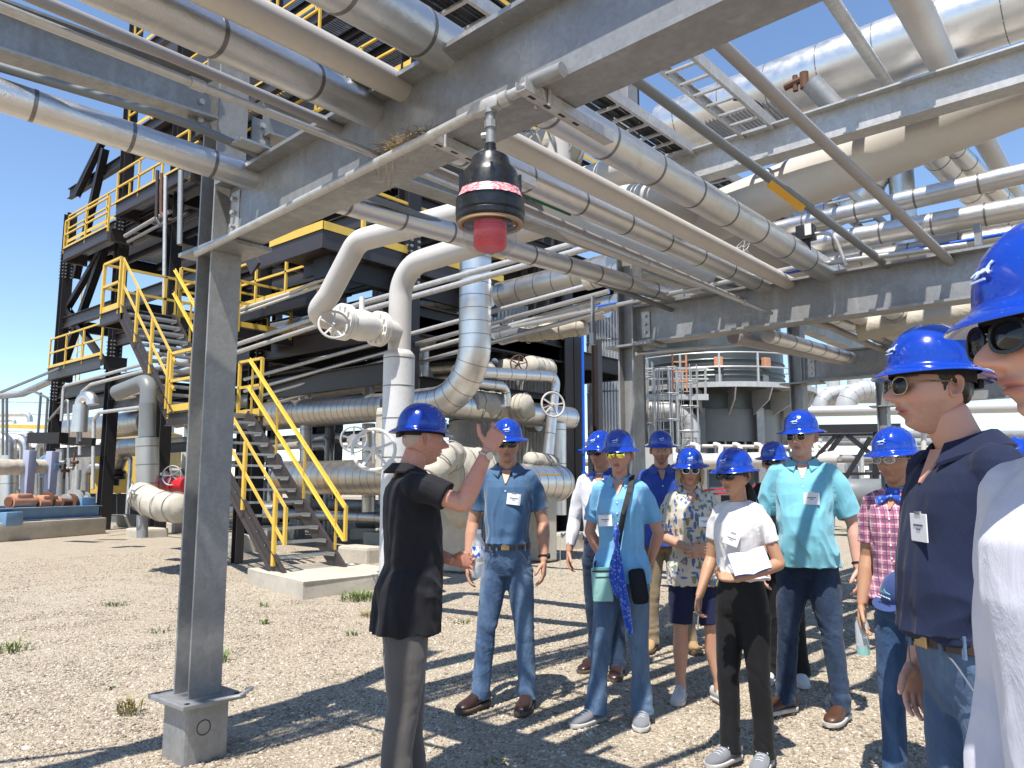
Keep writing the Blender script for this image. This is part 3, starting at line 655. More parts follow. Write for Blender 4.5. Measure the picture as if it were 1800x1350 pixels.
# splice bolts on the visible columns
def bolts(x, z0, z1, n):
    for i in range(n):
        for dy in (-.1,):
            pass
for x, zc_ in ((fx[0], 5.0), (fx[1], 5.6), (fx[0], 9.6), (fx[1], 10.0), (fx[3], 5.1), (fx[4], 6.1)):
    mb = MB()
    for k in range(9):
        for s in (-1, 1):
            z = zc_-.5+k*.125
            mb.cyl((x+.18, TY+s*.1, z), (x+.225, TY+s*.1, z), .03, 6); mb.cyl((x-.18, TY-.172-.0, z), (x-.18, TY-.2, z), .02, 6)
            mb.cyl((x+s*.165, TY-.172, z), (x+s*.165, TY-.205, z), .022, 6)
    tp('splice_bolts', mb, M['galv'], kind='stuff')
mb0 = None
LEV = [5.0, 7.6, 10.4, 13.3, 16.2]
yin = [TY, 12.4, 14.2, 15.9, 17.7, TB]
for li, z in enumerate(LEV):
    x0 = fx[0] if z < 11 else fx[1]
    for y in (TY, 15.9, TB):
        for a, b in zip(fx, fx[1:]):
            if a < x0-.1: continue
            mb = MB(); mb.ibeam((a+.19, y, z-.25), (b-.19, y, z-.25), .2, .42, .02, .014); tp('beam', mb, M['black'] if y > TY else M['brown'])
    for x in fx:
        if x < x0-.1: continue
        mb = MB(); mb.ibeam((x, TY+.19, z-.25), (x, 15.7, z-.25), .2, .42, .02, .014); tp('beam', mb, M['black'])
        mb = MB(); mb.ibeam((x, 16.1, z-.25), (x, TB-.19, z-.25), .2, .42, .02, .014); tp('beam', mb, M['black'])
    # deck panels between the beams (bars left out where the sky shows)
    for bi, (a, b) in enumerate(zip(fx, fx[1:])):
        if a < x0-.1: continue
        for ya, yb in ((TY+.15, 12.9), (12.9, 15.9), (15.9, TB)):
            if (li, bi) in ((1, 0), (1, 1), (1, 2), (0, 1)) and ya < 15: continue
            if li >= 2 and bi == 1 and ya > 12: continue
            nb = int((b-a)/.09); mb = MB()
            for k in range(nb): mb.box2((a+.1+k*(b-a-.2)/nb, ya+.03, z-.035), (a+.1+k*(b-a-.2)/nb+.03, yb-.03, z-.002))
            for yy in np.arange(ya+.3, yb, .55): mb.box2((a+.12, yy, z-.042), (b-.12, yy+.03, z-.036))
            tp('grating_panel', mb, M['grate'], kind='stuff')
            for yy in (ya+.9, ya+1.9): mb = MB(); mb.ibeam((a+.2, yy, z-.2), (b-.2, yy, z-.2), .12, .26); tp('joist', mb, M['black'])
    if z > 9.5: guard([(x0+.2 if z > 11 else fx[0]+.2, TY-.12), (TX+.12, TY-.12), (TX+.12, TB)], z, build=tp, step=1.8)
# left part: outrigger platform with rails at two levels (front left corner)
def plat(px0, py0, px1, py1, Y, dep, drop=.3, guards=True, back=False):
    a = gy(px0, py0, Y); b = gy(px1, py1, Y); z = (a.z+b.z)/2
    mb = MB(); mb.ibeam((a.x, Y, z-drop/2), (b.x, Y, z-drop/2), .14, drop, .014, .01); tp('edge_beam', mb, M['brown'])
    mb = MB(); nb = int(abs(b.x-a.x)/.12)
    for k in range(nb): mb.box2((a.x+k*(b.x-a.x)/nb, Y+.08, z-.03), (a.x+k*(b.x-a.x)/nb+.04, Y+dep, z-.002))
    tp('grating_panel', mb, M['grate'], kind='stuff')
    if guards: guard([(a.x, Y+(dep if back else 0)), (a.x, Y), (b.x, Y)], z, build=tp, step=1.7)
    for x in (a.x, b.x): mb = MB(); mb.ibeam((x, Y+.1, z-drop/2), (x, Y+dep, z-drop/2), .12, drop, .014, .01); tp('edge_beam', mb, M['brown'])
    return a, b, z
plat(85, 655, 178, 618, 9.7, .8, .42)
plat(112, 442, 190, 398, 9.7, .8, .42)
plat(205, 358, 330, 292, 9.7, .8, .42)
plat(345, 215, 560, 95, 9.7, .8, .4)
# diagonal braces, upper left bay and lower
for (p, q) in (((135,338),(178,252)), ((120,540),(185,430)), ((185,640),(120,545)), ((180,250),(135,345))):
    a = gy(p[0],p[1],TY+.1); b = gy(q[0],q[1],TY+.1); mb = MB(); mb.ibeam(a, b, .18, .2, .014, .01, up=(0,1,0)); tp('brace', mb, M['black'])
a = gy(185,262,TY+.15); b = gy(133,490,TY+.15); mb = MB(); mb.ibeam(a, b, .22, .24, .016, .012, up=(0,1,0)); tp('brace', mb, M['black'])
a = gy(183,440,TY+.15); b = gy(112,640,TY+.15); mb = MB(); mb.ibeam(a, b, .22, .24, .016, .012, up=(0,1,0)); tp('brace', mb, M['black'])
# specific beams read from the photograph (front face)
for (x0, y0, x1, y1, h, Y, mt) in ((100,722,192,700,.42,TY,'brown'), (200,718,286,694,.42,TY,'brown'), (92,800,192,788,.36,TY,'black'), (462,690,676,652,.46,TY,'brown'), (300,790,440,775,.3,TY+1,'black'),
    (196,603,292,572,.42,TY,'brown'), (385,560,452,540,.4,TY,'black'), (452,548,706,478,.36,TY,'black'), (130,246,330,330,.4,TY+.3,'black'), (196,412,288,372,.35,TY,'black')):
    a = gy(x0,y0,Y); b = gy(x1,y1,Y); z = (a.z+b.z)/2; a.z = b.z = z; mb = MB(); mb.ibeam(a, b, .18, h, .018, .012); tp('beam', mb, M[mt])
# right face beams (running away along the rack)
for (x0, y0, x1, y1, h, mt) in ((728,562,1008,622,.62,'black'), (738,700,1010,690,.3,'black'), (845,712,1010,708,.3,'black'), (965,752,1010,750,.3,'black')):
    a = gx(x0,y0,TX); b = gx(x1,y1,TX); z = (a.z+b.z)/2
    if b.y-a.y > 1: mb = MB(); mb.ibeam((TX,a.y,z), (TX,b.y,z), .22, h, .022, .014); tp('beam', mb, M[mt])
e = gx(1010, 900, TX)
for zz in (5.1,): 
    mb = MB(); mb.ibeam((TX, e.y, 0), (TX, e.y, 6.0), .36, .36, .03, .02, up=(1,0,0)); tp('column', mb, M['black'])
    mb = MB(); mb.ibeam((TX+.55, e.y+.3, 0), (TX+.55, e.y+.3, 5.2), .2, .2, .02, .014, up=(1,0,0)); tp('column', mb, M['brown'])
# cantilevered platform with yellow kick plates in front of the tower (corner points at the camera)
CY = 8.3; c = gy(568, 402, CY); l = gy(462, 432, CY); zt = c.z
def slab(z0, z1, x0, x1, y0, y1, mat, nm):
    mb = MB(); mb.chan((x0, y0, (z0+z1)/2), (x1, y0, (z0+z1)/2), .09, z1-z0, .014, flip=-1); tp(nm, mb, mat)
    mb = MB(); mb.chan((x1, y0+.0, (z0+z1)/2), (x1, y1, (z0+z1)/2), .09, z1-z0, .014, flip=-1); tp(nm, mb, mat)
slab(zt-.36, zt, l.x-.2, c.x, CY, 13.5, M['brown'], 'fascia_channel')
slab(zt-.78, zt-.37, l.x+1.3, c.x-.25, CY+.35, 13.5, M['black'], 'under_beam')
mb = MB(); mb.box2((l.x-.2, CY+.05, zt-.05), (c.x-.05, 13.5, zt-.02)); tp('deck_plate', mb, M['brown'])
mb = MB(); mb.bar((l.x+.3, CY-.03, zt+.07), (c.x+.03, CY-.03, zt+.07), .014, .16); mb.bar((c.x+.03, CY, zt+.07), (c.x+.03, 13.4, zt+.07), .014, .16); tp('toe_board', mb, M['yellow'])
mb = MB(); mb.bar((l.x-.2, CY-.02, zt-.36), (l.x-.7, CY-.02, zt+.3), .05, .34); tp('stair_stringer', mb, M['brown'])
for y in (CY+.9, CY+2.3, CY+3.7): mb = MB(); mb.bar((c.x+.05, y, zt), (c.x+.05, y, zt+1.05), .06, .08, up=(0,1,0)); tp('post', mb, M['yellow'])
mb = MB(); mb.bar((c.x+.05, CY+.9, zt+1.05), (c.x+.05, 13.4, zt+1.05), .05, .06); tp('top_rail', mb, M['yellow'])
mb = MB(); mb.bar((c.x+.05, CY+.9, zt+.55), (c.x+.05, 13.4, zt+.55), .05, .06); tp('mid_rail', mb, M['yellow'])
for yy in (CY+1, CY+2.2, CY+3.4, CY+4.6): mb = MB(); mb.ibeam((l.x, yy, zt-.25), (c.x-.1, yy, zt-.25), .1, .3); tp('joist', mb, M['brown'])
# platform rail just right of the main column at mid height
a = gy(418,548,9.6); b = gy(560,497,9.6); z = (a.z+b.z)/2
mb = MB(); mb.ibeam((a.x-3,9.6,z-.2), (b.x+.1,9.6,z-.2), .12, .36); tp('edge_beam', mb, M['black'])
guard([(a.x-3, 9.6), (b.x, 9.6)], z, build=tp, step=1.35)
mb = MB(); mb.box2((a.x-3, 9.7, z-.05), (b.x, 10.5, z-.02)); tp('deck_plate', mb, M['black'])
# dark machinery backs: plates and walls inside the tower that close off the view
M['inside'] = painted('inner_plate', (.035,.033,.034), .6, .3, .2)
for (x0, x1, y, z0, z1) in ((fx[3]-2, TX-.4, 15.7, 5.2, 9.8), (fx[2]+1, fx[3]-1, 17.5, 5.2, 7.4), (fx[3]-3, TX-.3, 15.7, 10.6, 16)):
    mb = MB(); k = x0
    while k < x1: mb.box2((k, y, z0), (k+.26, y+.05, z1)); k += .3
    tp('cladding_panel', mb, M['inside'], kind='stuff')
# ladders and small cages at the left edge
def ladder(x, y, z0, z1, mat, w=.45):
    mb = MB()
    for s in (-1, 1): mb.bar((x+s*w/2, y, z0), (x+s*w/2, y, z1), .05, .03, up=(0,1,0))
    tp('ladder_rail', mb, mat); mb = MB()
    for z in np.arange(z0+.2, z1, .3): mb.cyl((x-w/2, y, z), (x+w/2, y, z), .013, 6)
    tp('ladder_rungs', mb, mat, kind='stuff')
p = gy(148, 500, 12.5); ladder(p.x, 12.5, 5.0, 10.4, M['yellow'])
for z in (6.6, 7.5, 8.4, 9.3): mb = MB(); mb.torus((p.x, 12.2, z), (0,0,1), .4, .03, 16, 6, pi, 2*pi); tp('cage_hoop', mb, M['yellow'], True)
# small bore piping and conduit on the tower front
GC = 'small pipes fixed to the tower front'
def fp(pts, r, mat, lab, R=.15, nm='small_pipe', **kw): return pipe(nm, lab, [gy(a,b,c_) for a,b,c_ in pts], r, mat, R=R, n=12, group=GC, **kw)
fp([(277,300,9.4),(275,385,9.4),(283,398,9.4),(330,375,9.4)], .05, M['brown'], 'dark bent pipe dropping through the upper left platform')
fp([(284,305,9.3),(283,375,9.3),(296,390,9.3)], .045, M['rust'], 'coppery bent pipe dropping beside the dark one at upper left')
fp([(291,310,9.2),(288,548,9.2)], .05, M['galv_light'], 'bluish galvanised riser in front of the upper left tower bay')
fp([(318,300,9.0),(316,430,9.0)], .07, M['galv'], 'grey riser with a fitting just left of the main column')
fp([(220,415,9.9),(280,380,9.9),(300,372,9.9)], .06, M['cream_dark'], 'slanting tan pipe under the upper left platform')
fp([(225,425,10),(300,385,10)], .05, M['cream_dark'], 'second slanting tan pipe under the upper left platform')
for k, (y0, y1, r) in enumerate(((608,532,.05),(622,546,.05))):
    fp([(300,y0+36,8.9),(640,y1,8.9),(1065,y1-119,8.9)], r, M['galv_light'], ('upper' if k == 0 else 'lower')+' of two bright conduits running behind the main column to the valve')
fp([(400,552,9.2),(520,512,9.2),(545,500,9.2),(600,480,9.2)], .04, M['cream'], 'beige conduit with a kink running under the yellow mid rail')
fp([(400,560,9.2),(600,490,9.2)], .035, M['cream'], 'straight beige conduit under the kinked one')
fp([(108,740,9.3),(112,679,9.3),(330,618,9.3)], .05, M['galv_light'], 'galvanised conduit turning down at the left tower column')
fp([(140,800,9.0),(143,690,9.0),(160,676,9.0),(330,632,9.0)], .05, M['galv_light'], 'second galvanised conduit turning down inside the left bay')
fp([(163,860,8.8),(165,738,8.8),(175,725,8.8),(255,715,8.8)], .05, M['galv_light'], 'galvanised conduit running down the face of the left column')
fp([(85,740,9.8),(120,700,9.8),(120,860,9.8)], .04, M['galv'], 'thin grey conduit on the far left column')
# ================================================================ PROCESS PIPING IN FRONT OF AND INSIDE THE TOWER
def where(px):
    L = [(60,'at the far left edge'),(110,'left of the black tower corner column'),(190,'between the two left tower columns'),(300,'left of the main rack column'),(460,'behind the stair'),(640,'behind the stair rails'),(760,'behind the speaker'),(900,'behind the man in dark blue'),(1010,'near the right tower column'),(1110,'by the second rack column'),(1170,'above the bearded man hat'),(1230,'above the blonde woman hat'),(1310,'above the young woman hat'),(1370,'left of the older man hat'),(1430,'right of the older man hat'),(1500,'by the black truss'),(1560,'beyond the fourth rack column'),(1640,'above the plaid man hat'),(9999,'behind the navy polo man')]
    for x, t in L:
        if px < x: return t
_used = {}
ORD = ['','second ','third ','fourth ','fifth ','sixth ','seventh ','eighth ','ninth ']
def uniq(lab):
    k = _used.get(lab, 0); _used[lab] = k+1
    return lab if k == 0 else ORD[min(k,8)]+lab
def proj(p): d = V(p)-CAMP; return 900+FOC*d.dot(Rh)/d.dot(fwd)
def P4(lst): return [f(*a) for f, *a in lst]
Yh = 9.9
ris = gy(835, 600, Yh)
bot = gy(700, 714, Yh)
pipe('large_riser', 'large silver clad riser with a wide segmented elbow beside the yellow mirrored valve group', [V((ris.x, Yh, 6.4)), V((ris.x, Yh, bot.z)), V((bot.x-.3, Yh, bot.z))], .29, M['clad_smooth'], R=1.0, bands=.235, bw=.012, bt=.003, n=36, seg=14, start=.2)
tag(bpy.data.objects['large_riser'], 'large silver clad riser whose segmented elbow sweeps left above the speaker')
pipe('header_pipe', 'rust stained silver header pipe running behind the yellow stair rails, the upper one', [V((bot.x-.25, Yh, bot.z)), gy(470, 729, Yh)], .285, M['clad_rust'], bands=.20, bw=.008, bt=.003, n=32)
a = gy(735, 838, 9.5); pipe('header_pipe', 'rust stained silver header pipe low behind the stair foot', [V((a.x, 9.5, a.z)), V((gy(500,840,9.5).x, 9.5, a.z))], .34, M['clad_rust'], bands=.22, bw=.008, bt=.003, n=32)
# header with blanket wrapped valve, running away on the right of the riser
X1 = -11.3
hp = [gx(752,712,X1), gx(1003,732,X1)]; zz = (hp[0].z+hp[1].z)/2; hp[0].z = hp[1].z = zz
hdr = pipe('header_pipe', 'silver header pipe with a blanket wrapped valve behind the man in the dark blue polo', hp, .27, M['clad_smooth'], bands=.42, bw=.01, n=32)
def wrinkle_tube(path, r, amp, n=28, seed=0, rr=None):
    P = []
    for a, b in zip(path, path[1:]):
        k = max(2, int((b-a).length/.06)); P += [a+(b-a)*(i/k) for i in range(k)]
    P.append(path[-1]); m_ = len(P)
    mb = MB(); mb.tube(P, r, n, True, [ (r if rr is None else rr(i/(m_-1)))*(.96 if i in (0, m_-1) else 1) for i in range(m_)])
    for i, v in enumerate(mb.v):
        v = V(v); c = P[min(m_-1, i//n)]; d = (v-c); L = d.length or 1; q = noise.noise(v*2.6+V((seed,0,0)))+.25*noise.noise(v*9); q2 = -abs(noise.noise(v*3+V((9,seed,2))))*1.2
        mb.v[i] = (v+d/L*amp*(.55*q+.75*q2))[:]
    return mb
def blanket(name, lab, path, r, amp=.05, parent=None, seed=0, straps=True, rr=None, cat='insulation blanket'):
    mb = wrinkle_tube([V(p) for p in path], r, amp, seed=seed, rr=rr); o = mb.build(name, M['blanket'], parent, True, False)
    if parent is None: tag(o, lab, cat)
    Q_ = [V(p) for p in path]; tot = sum((b-a).length for a, b in zip(Q_, Q_[1:]))
    for f_ in (.12,.38,.64,.9):
        p_, d_ = along(Q_, f_*tot)
        if p_ is not None: q_ = MB(); q_.torus(p_, d_, (r if rr is None else rr(f_))*.995+amp*.08, .009, 28, 5); q_.build('tie_strap', M['cream_dark'], o, True)
    return o
vy = gx(878, 716, X1); vv = thing('wrapped_valve', 'blanket wrapped valve with round end flange and handwheel on the silver header', 'valve', vy[:]); vi = V((0,0,0))
blanket('blanket_body', None, [V((0,-1.0,0)), V((0,-.1,0)), V((0,.9,0))], .33, .06, vv, 3)
blanket('blanket_cap', None, [V((.1,.2,.0)), V((.62,.25,0))], .29, .08, vv, 8)
handwheel(vv, (1.15,.45,.02), (1,-.5,.1), .27, M['cream'], .5)
for (px, py, R_, X_, lab) in ((838,648,.13,-11.6,'left blanket wrapped valve body above the silver header'), (900,650,.16,-11.6,'middle blanket wrapped valve body above the silver header'), (945,648,.2,-11.6,'right blanket wrapped flange end above the silver header')):
    c = gx(px,py,X_); blanket('wrapped_valve', lab, [c+V((-.0,-.35,0)), c+V((0,.45,0))], R_*1.4, .05, None, px, cat='valve')
hv = thing('small_valve', 'small dark handwheel valve between the wrapped bodies above the header', 'valve', gx(912,640,-11.2)[:]); handwheel(hv, (0,0,0), (1,-.6,0), .2, M['rust'], .3)
pr = gx(810,655,-11.5); pe = gx(1035,665,-11.5)
pipe('insulated_pipe', 'silver pipe turning down behind the blue polo man, upper of two', [gx(800,652,-11.0), gx(960,662,-11.0), gx(960,662,-11.0)+V((0,.35,0)), gx(955,890,-10.9)], .13, M['clad_smooth'], R=.25, bands=.5)
pipe('insulated_pipe', 'shorter silver pipe turning down just below its neighbour above the header', [gx(800,668,-11.0), gx(890,680,-11.0), gx(890,715,-11.0)], .10, M['clad_smooth'], R=.2, bands=.5)
pipe('insulated_pipe', 'upright silver pipe with bands below the header at right', [gx(978,745,-11.2), gx(978,905,-11.2)], .24, M['clad_smooth'], bands=.8)
# horizontal vessel with domed end
X2 = -9.3; va = gx(765,838,X2); vb = gx(985,846,X2); va.z = vb.z = 1.47
ves = thing('horizontal_vessel', 'shiny horizontal vessel with domed end behind the man in the dark blue polo', 'vessel', va[:])
mb = MB(); L = (vb-va).length; R_ = .36; prof = [(0,0),(R_,.001),(R_,L-.12),(R_*.97,L-.03),(R_*.80,L+.10),(R_*.5,L+.19),(0,L+.23)]
mb.lathe(prof, n=44, ax=(0,1,0)); mb.build('shell', M['clad_smooth'], ves, True, 40)
s = .9
while s < L: b = link('band', band_mesh(R_, .014, .003, M['band']), ves, (0, s, 0)); b.rotation_euler = (pi/2,0,0); s += .24
mb = MB(); mb.bar((.33, .9*L, .16), (.33, .6*L, .16), .006, .03); mb.build('yellow_tape', M['olabel'], ves)
for yy in (.5, L-.6): mb = MB(); mb.bbox((0,yy,-.85), (.5,.3,1.2), .03); mb.build('saddle', M['concrete'], ves)
bl = [gx(735,835,X2+.35), gx(800,828,X2+.25), gx(850,830,X2+.2)]
blanket('insulation_blanket', 'bulky white insulation blanket bulging over the vessel left of the man', [bl[0]+V((0,0,-.1)), bl[0]+V((0,.25,0)), bl[1], bl[2]], .40, .12, None, 21)
blanket('insulation_blanket', 'rounded blanket lump hanging forward behind the face of the speaker', [gx(742,860,X2+1.1), gx(768,812,X2+1.0), gx(795,800,X2+.6)], .24, .09, None, 33)
blanket('insulation_blanket', 'sagging blanket end under the vessel near the raised elbow of the speaker', [gx(805,905,X2+.5), gx(832,880,X2+.4), gx(850,868,X2+.3)], .26, .10, None, 41)
blanket('insulation_blanket', 'grey blanket patch on top of the vessel over the shoulder of the blue polo man', [gx(930,808,X2), gx(975,815,X2)], .15, .05, None, 51)
# ---------------- white relief piping in front: elbow pair, valve, sleeve
RX = gd(703, 560, 9.0); Xr, Yr = RX.x, RX.y
z = lambda px, py: gx(px, py, Xr).z
zt_ = gd(760, 478, 9.2).z
wp = thing('relief_piping', 'white painted relief piping with two large elbows and a flanged valve above the speaker', 'piping', (Xr, Yr, 1.6)); wi = -V((Xr, Yr, 1.6))
def wb(nm, mb, mat, sm=True): mb.v = [(V(p)+wi)[:] for p in mb.v]; return mb.build(nm, mat, wp, sm, 45)
zA = gd(703, 618, 9).z; zE = gd(820, 470, 9).z
mb = MB(); mb.tube(bend([(Xr,Yr,zA-.1),(Xr,Yr,zE),(-3.5,Yr+.05,zE+.10),(-3.45,9.8,zE+.1)], .38, 10), .135, 32); wb('elbow_pipe', mb, M['cream'])
mb = MB(); mb.lathe([(.136,.06),(.155,.04),(.185,0),(.185,-.02)], (Xr,Yr,zA-.05), 32); wb('reducer_collar', mb, M['cream'])
mb = MB(); mb.cyl((Xr,Yr,.3), (Xr,Yr,zA-.05), .185, 36); mb.cyl((Xr,Yr,-.05), (Xr,Yr,.3), .10, 20); sl_ = wb('clad_sleeve', mb, M['white_clad'])
for zz in (zA-.09, zA-.42, zA-.80, zA-1.25): b = link('sleeve_band', band_mesh(.185,.012,.003,M['band']), sl_, V((Xr,Yr,zz))+wi)
Yv = Yr-.95; zV = z(660, 577)
mb = MB(); mb.tube([(Xr,Yr,zV),(Xr,Yr-.3,zV)], .125, 24); wb('branch', mb, M['cream'])
for k, yy in enumerate((Yr-.30, Yr-.345, Yr-.80, Yr-.845)): o = flange(wp, V((Xr,yy,zV))+wi, (0,1,0), .205, .04, M['white_paint'], 12)
mb = MB(); mb.tube([(Xr,Yr-.36,zV),(Xr,Yr-.45,zV),(Xr,Yr-.57,zV),(Xr,Yr-.7,zV),(Xr,Yr-.79,zV)], .15, 24, rr=[.13,.165,.18,.165,.13]); wb('valve_body', mb, M['white_paint'])
mb = MB(); mb.cyl((Xr,Yr-.57,zV+.15), (Xr,Yr-.57,zV+.33), .03, 10); wb('stem_cap', mb, M['white_paint'])
handwheel(wp, V((Xr+.28,Yr-1.15,zV-.12))+wi, (.8,-.5,.25), .155, M['cream'], .3)
Y1_ = Yr-.86; c1 = V((Xr,Y1_-.35,zV)); zt2 = gy(640,440,c1.y).z+.12; kx = gy(628,440,c1.y).x
mb = MB(); mb.tube(bend([(Xr,Y1_,zV), c1, V((gy(578,520,c1.y).x, c1.y, gy(578,520,c1.y).z)), V((kx,c1.y,zt2)), V((-3.05,c1.y+.5,zt2+.12)), V((-3.0,9.6,zt2+.12))], [.22,.16,.26,.3,.3], 9), .115, 30); wb('loop_pipe', mb, M['cream'])
# cream elbow joining the rack pipes
e0 = gy(975,300,4.4); xe = e0.x
pipe('bare_pipe', 'cream painted downcomer with an elbow joining the outer rack pipe beyond the beacon', [V((xe,4.4,4.5)), V((xe,4.4,3.42)), V((gy(1190,530,6.3).x+.25,6.35,3.34))], .13, M['cream'], R=.3, n=28)
blanket('insulation_blanket', 'white torn insulation cloth caught between the pipes above the beacon', [gy(925,265,4.2), gy(975,255,4.4), gy(1010,275,4.6)], .14, .08, None, 61)
# ---------------- large foreground handwheel valve and grey pipes behind the speaker
fv = thing('large_valve', 'blanket wrapped valve with a big white handwheel left of the speaker helmet', 'valve', gd(690,760,9.8)[:])
c = gd(657,790,8.6)-gd(690,760,9.8); handwheel(fv, c, (.75,-.62,.25), .235, M['white_paint'], .5)
blanket('blanket_body', None, [V((0,0,-.55)), V((0,0,.3))], .21, .03, fv, 71)
mb = MB(); mb.cyl((0,0,.25), (0,0,.42), .17, 20); mb.build('bonnet', M['dark'], fv, True, 40)
gv = thing('small_valve', 'grey handwheel valve just left of the big white handwheel', 'valve', gd(622,772,10.2)[:]); handwheel(gv, (0,0,0), (.8,-.6,0), .17, M['galv_light'], .4)
mb = MB(); mb.cyl((-.35,.25,-.0), (-.1,.08,0), .08, 14); mb.build('bonnet', M['galv_light'], gv, True, 40)
GI = 'pipes in the shade inside the tower'
def ip(pts, r, mat, lab, R=None, bands=None, nm='insulated_pipe'): return pipe(nm, lab, [gy(*p) for p in pts], r, M[mat], R=R or r*1.6, bands=bands, n=18, bmax=14)
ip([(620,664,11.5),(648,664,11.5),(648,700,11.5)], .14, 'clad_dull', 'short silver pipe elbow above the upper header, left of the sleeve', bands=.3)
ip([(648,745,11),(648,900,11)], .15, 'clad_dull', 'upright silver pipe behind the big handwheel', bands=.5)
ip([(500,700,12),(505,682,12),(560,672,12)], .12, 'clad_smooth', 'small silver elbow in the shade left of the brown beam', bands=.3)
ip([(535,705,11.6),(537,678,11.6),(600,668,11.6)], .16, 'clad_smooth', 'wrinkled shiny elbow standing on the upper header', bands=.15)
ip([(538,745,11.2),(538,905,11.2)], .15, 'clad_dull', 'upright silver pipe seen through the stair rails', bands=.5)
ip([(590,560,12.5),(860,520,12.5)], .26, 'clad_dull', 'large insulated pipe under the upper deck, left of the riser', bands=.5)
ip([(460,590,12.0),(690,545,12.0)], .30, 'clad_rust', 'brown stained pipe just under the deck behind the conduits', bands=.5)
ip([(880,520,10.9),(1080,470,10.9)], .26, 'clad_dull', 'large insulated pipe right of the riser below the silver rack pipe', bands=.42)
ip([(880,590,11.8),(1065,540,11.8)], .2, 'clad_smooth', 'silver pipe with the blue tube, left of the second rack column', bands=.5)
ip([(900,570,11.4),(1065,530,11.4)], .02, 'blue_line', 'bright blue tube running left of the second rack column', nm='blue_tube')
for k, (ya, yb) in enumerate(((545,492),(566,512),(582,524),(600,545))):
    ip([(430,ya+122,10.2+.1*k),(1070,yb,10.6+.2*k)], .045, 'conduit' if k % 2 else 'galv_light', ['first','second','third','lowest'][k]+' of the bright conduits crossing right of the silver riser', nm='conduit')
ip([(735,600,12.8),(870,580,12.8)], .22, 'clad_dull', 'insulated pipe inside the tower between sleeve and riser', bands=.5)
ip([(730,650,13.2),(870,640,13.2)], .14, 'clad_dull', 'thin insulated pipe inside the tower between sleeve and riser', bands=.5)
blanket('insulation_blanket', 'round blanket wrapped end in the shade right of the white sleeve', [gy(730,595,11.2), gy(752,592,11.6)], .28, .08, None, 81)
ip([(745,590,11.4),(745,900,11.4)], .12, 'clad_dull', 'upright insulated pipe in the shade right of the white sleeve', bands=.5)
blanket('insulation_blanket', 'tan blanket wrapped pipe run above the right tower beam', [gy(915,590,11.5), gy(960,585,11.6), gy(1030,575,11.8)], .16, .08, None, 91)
bt = gx(1024, 600, -11.0); tag(pipe('blue_tube', 'upright blue tube with a small tap beside the right tower column', [V((bt.x,bt.y,bt.z+.2)), V((bt.x,bt.y,gx(1026,860,-11).z))], .035, M['blue_line'], n=10), cat='tube')
mb = MB(); q = gx(1026,792,-11); mb.cyl(q-V((.22,0,0)), q+V((.1,0,0)), .03, 8); mb.cyl(q-V((0,0,.08)), q+V((0,0,.08)), .05, 8); q2 = q-V((0,0,.62)); mb.cyl(q2-V((0,0,.2)), q2+V((0,0,.1)), .06, 8); mb.build('tap', M['blue_line'], bpy.data.objects['blue_tube'] if False else None, True)
tp_ = bpy.data.objects['tap']; tag(tp_, 'small blue tap fitting on the upright blue tube', 'tap')
# white corrugated tank and shed walls behind
def corr_cyl(name, lab, c, R, z0, z1, mat, n=180, cat='tank', seams=None):
    mb = MB(); n2 = n*2
    for zz in (z0, z1):
        for k in range(n2): a = 2*pi*k/n2; r = R+(.018 if k % 2 else -.018); mb.v.append((c[0]+r*cos(a), c[1]+r*sin(a), zz))
    mb.f = [(k, (k+1)%n2, n2+(k+1)%n2, n2+k) for k in range(n2)] + [tuple(range(n2, 2*n2))]; mb.mi = [0]*(n2+1)
    o = mb.build(name, mat); tag(o, lab, cat)
    for z in seams or []: mb = MB(); mb.torus((c[0],c[1],z), (0,0,1), R+.02, .02, 72, 6); mb.build('seam', M['band'], o, True)
    return o
q = gd(898, 800, 22); corr_cyl('corrugated_tank', 'grey corrugated tank wall behind the header pipes and the raised hand', (q.x, q.y), 1.75, 0, 6.2, M['galv_light'], 110, seams=[1.8,3.2,4.6])
q = gd(1078, 700, 27); corr_cyl('corrugated_tank', 'white corrugated tank left of the second rack column', (q.x, q.y), .9, 0, 8.0, M['white_clad'], 56, seams=[2.6,4.6,6.4])
# clutter of low pipework and supports under the tower, in shade
random.seed(11)
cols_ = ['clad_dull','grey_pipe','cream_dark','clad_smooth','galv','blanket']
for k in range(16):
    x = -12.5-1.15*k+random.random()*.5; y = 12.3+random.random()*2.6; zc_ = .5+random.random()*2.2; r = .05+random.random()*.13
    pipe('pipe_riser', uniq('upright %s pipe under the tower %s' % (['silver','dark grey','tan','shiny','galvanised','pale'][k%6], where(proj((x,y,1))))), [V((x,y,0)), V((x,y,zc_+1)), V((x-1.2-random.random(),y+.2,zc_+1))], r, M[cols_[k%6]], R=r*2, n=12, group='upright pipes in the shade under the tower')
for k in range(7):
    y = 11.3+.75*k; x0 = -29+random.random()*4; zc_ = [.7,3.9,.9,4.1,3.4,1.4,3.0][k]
    pipe('shaded_pipe', uniq('%s level pipe under the tower, %s' % (['silver','tan','galvanised'][k%3], ['knee high','above the pumps','low down','just under the deck','chest high','waist high','at head height'][k])), [V((x0,y,zc_)), V((-12.3-random.random(),y,zc_))], .10+.1*random.random(), M[cols_[(k*2)%6]], n=14, bands=.6, group='horizontal pipes in the shade under the tower')
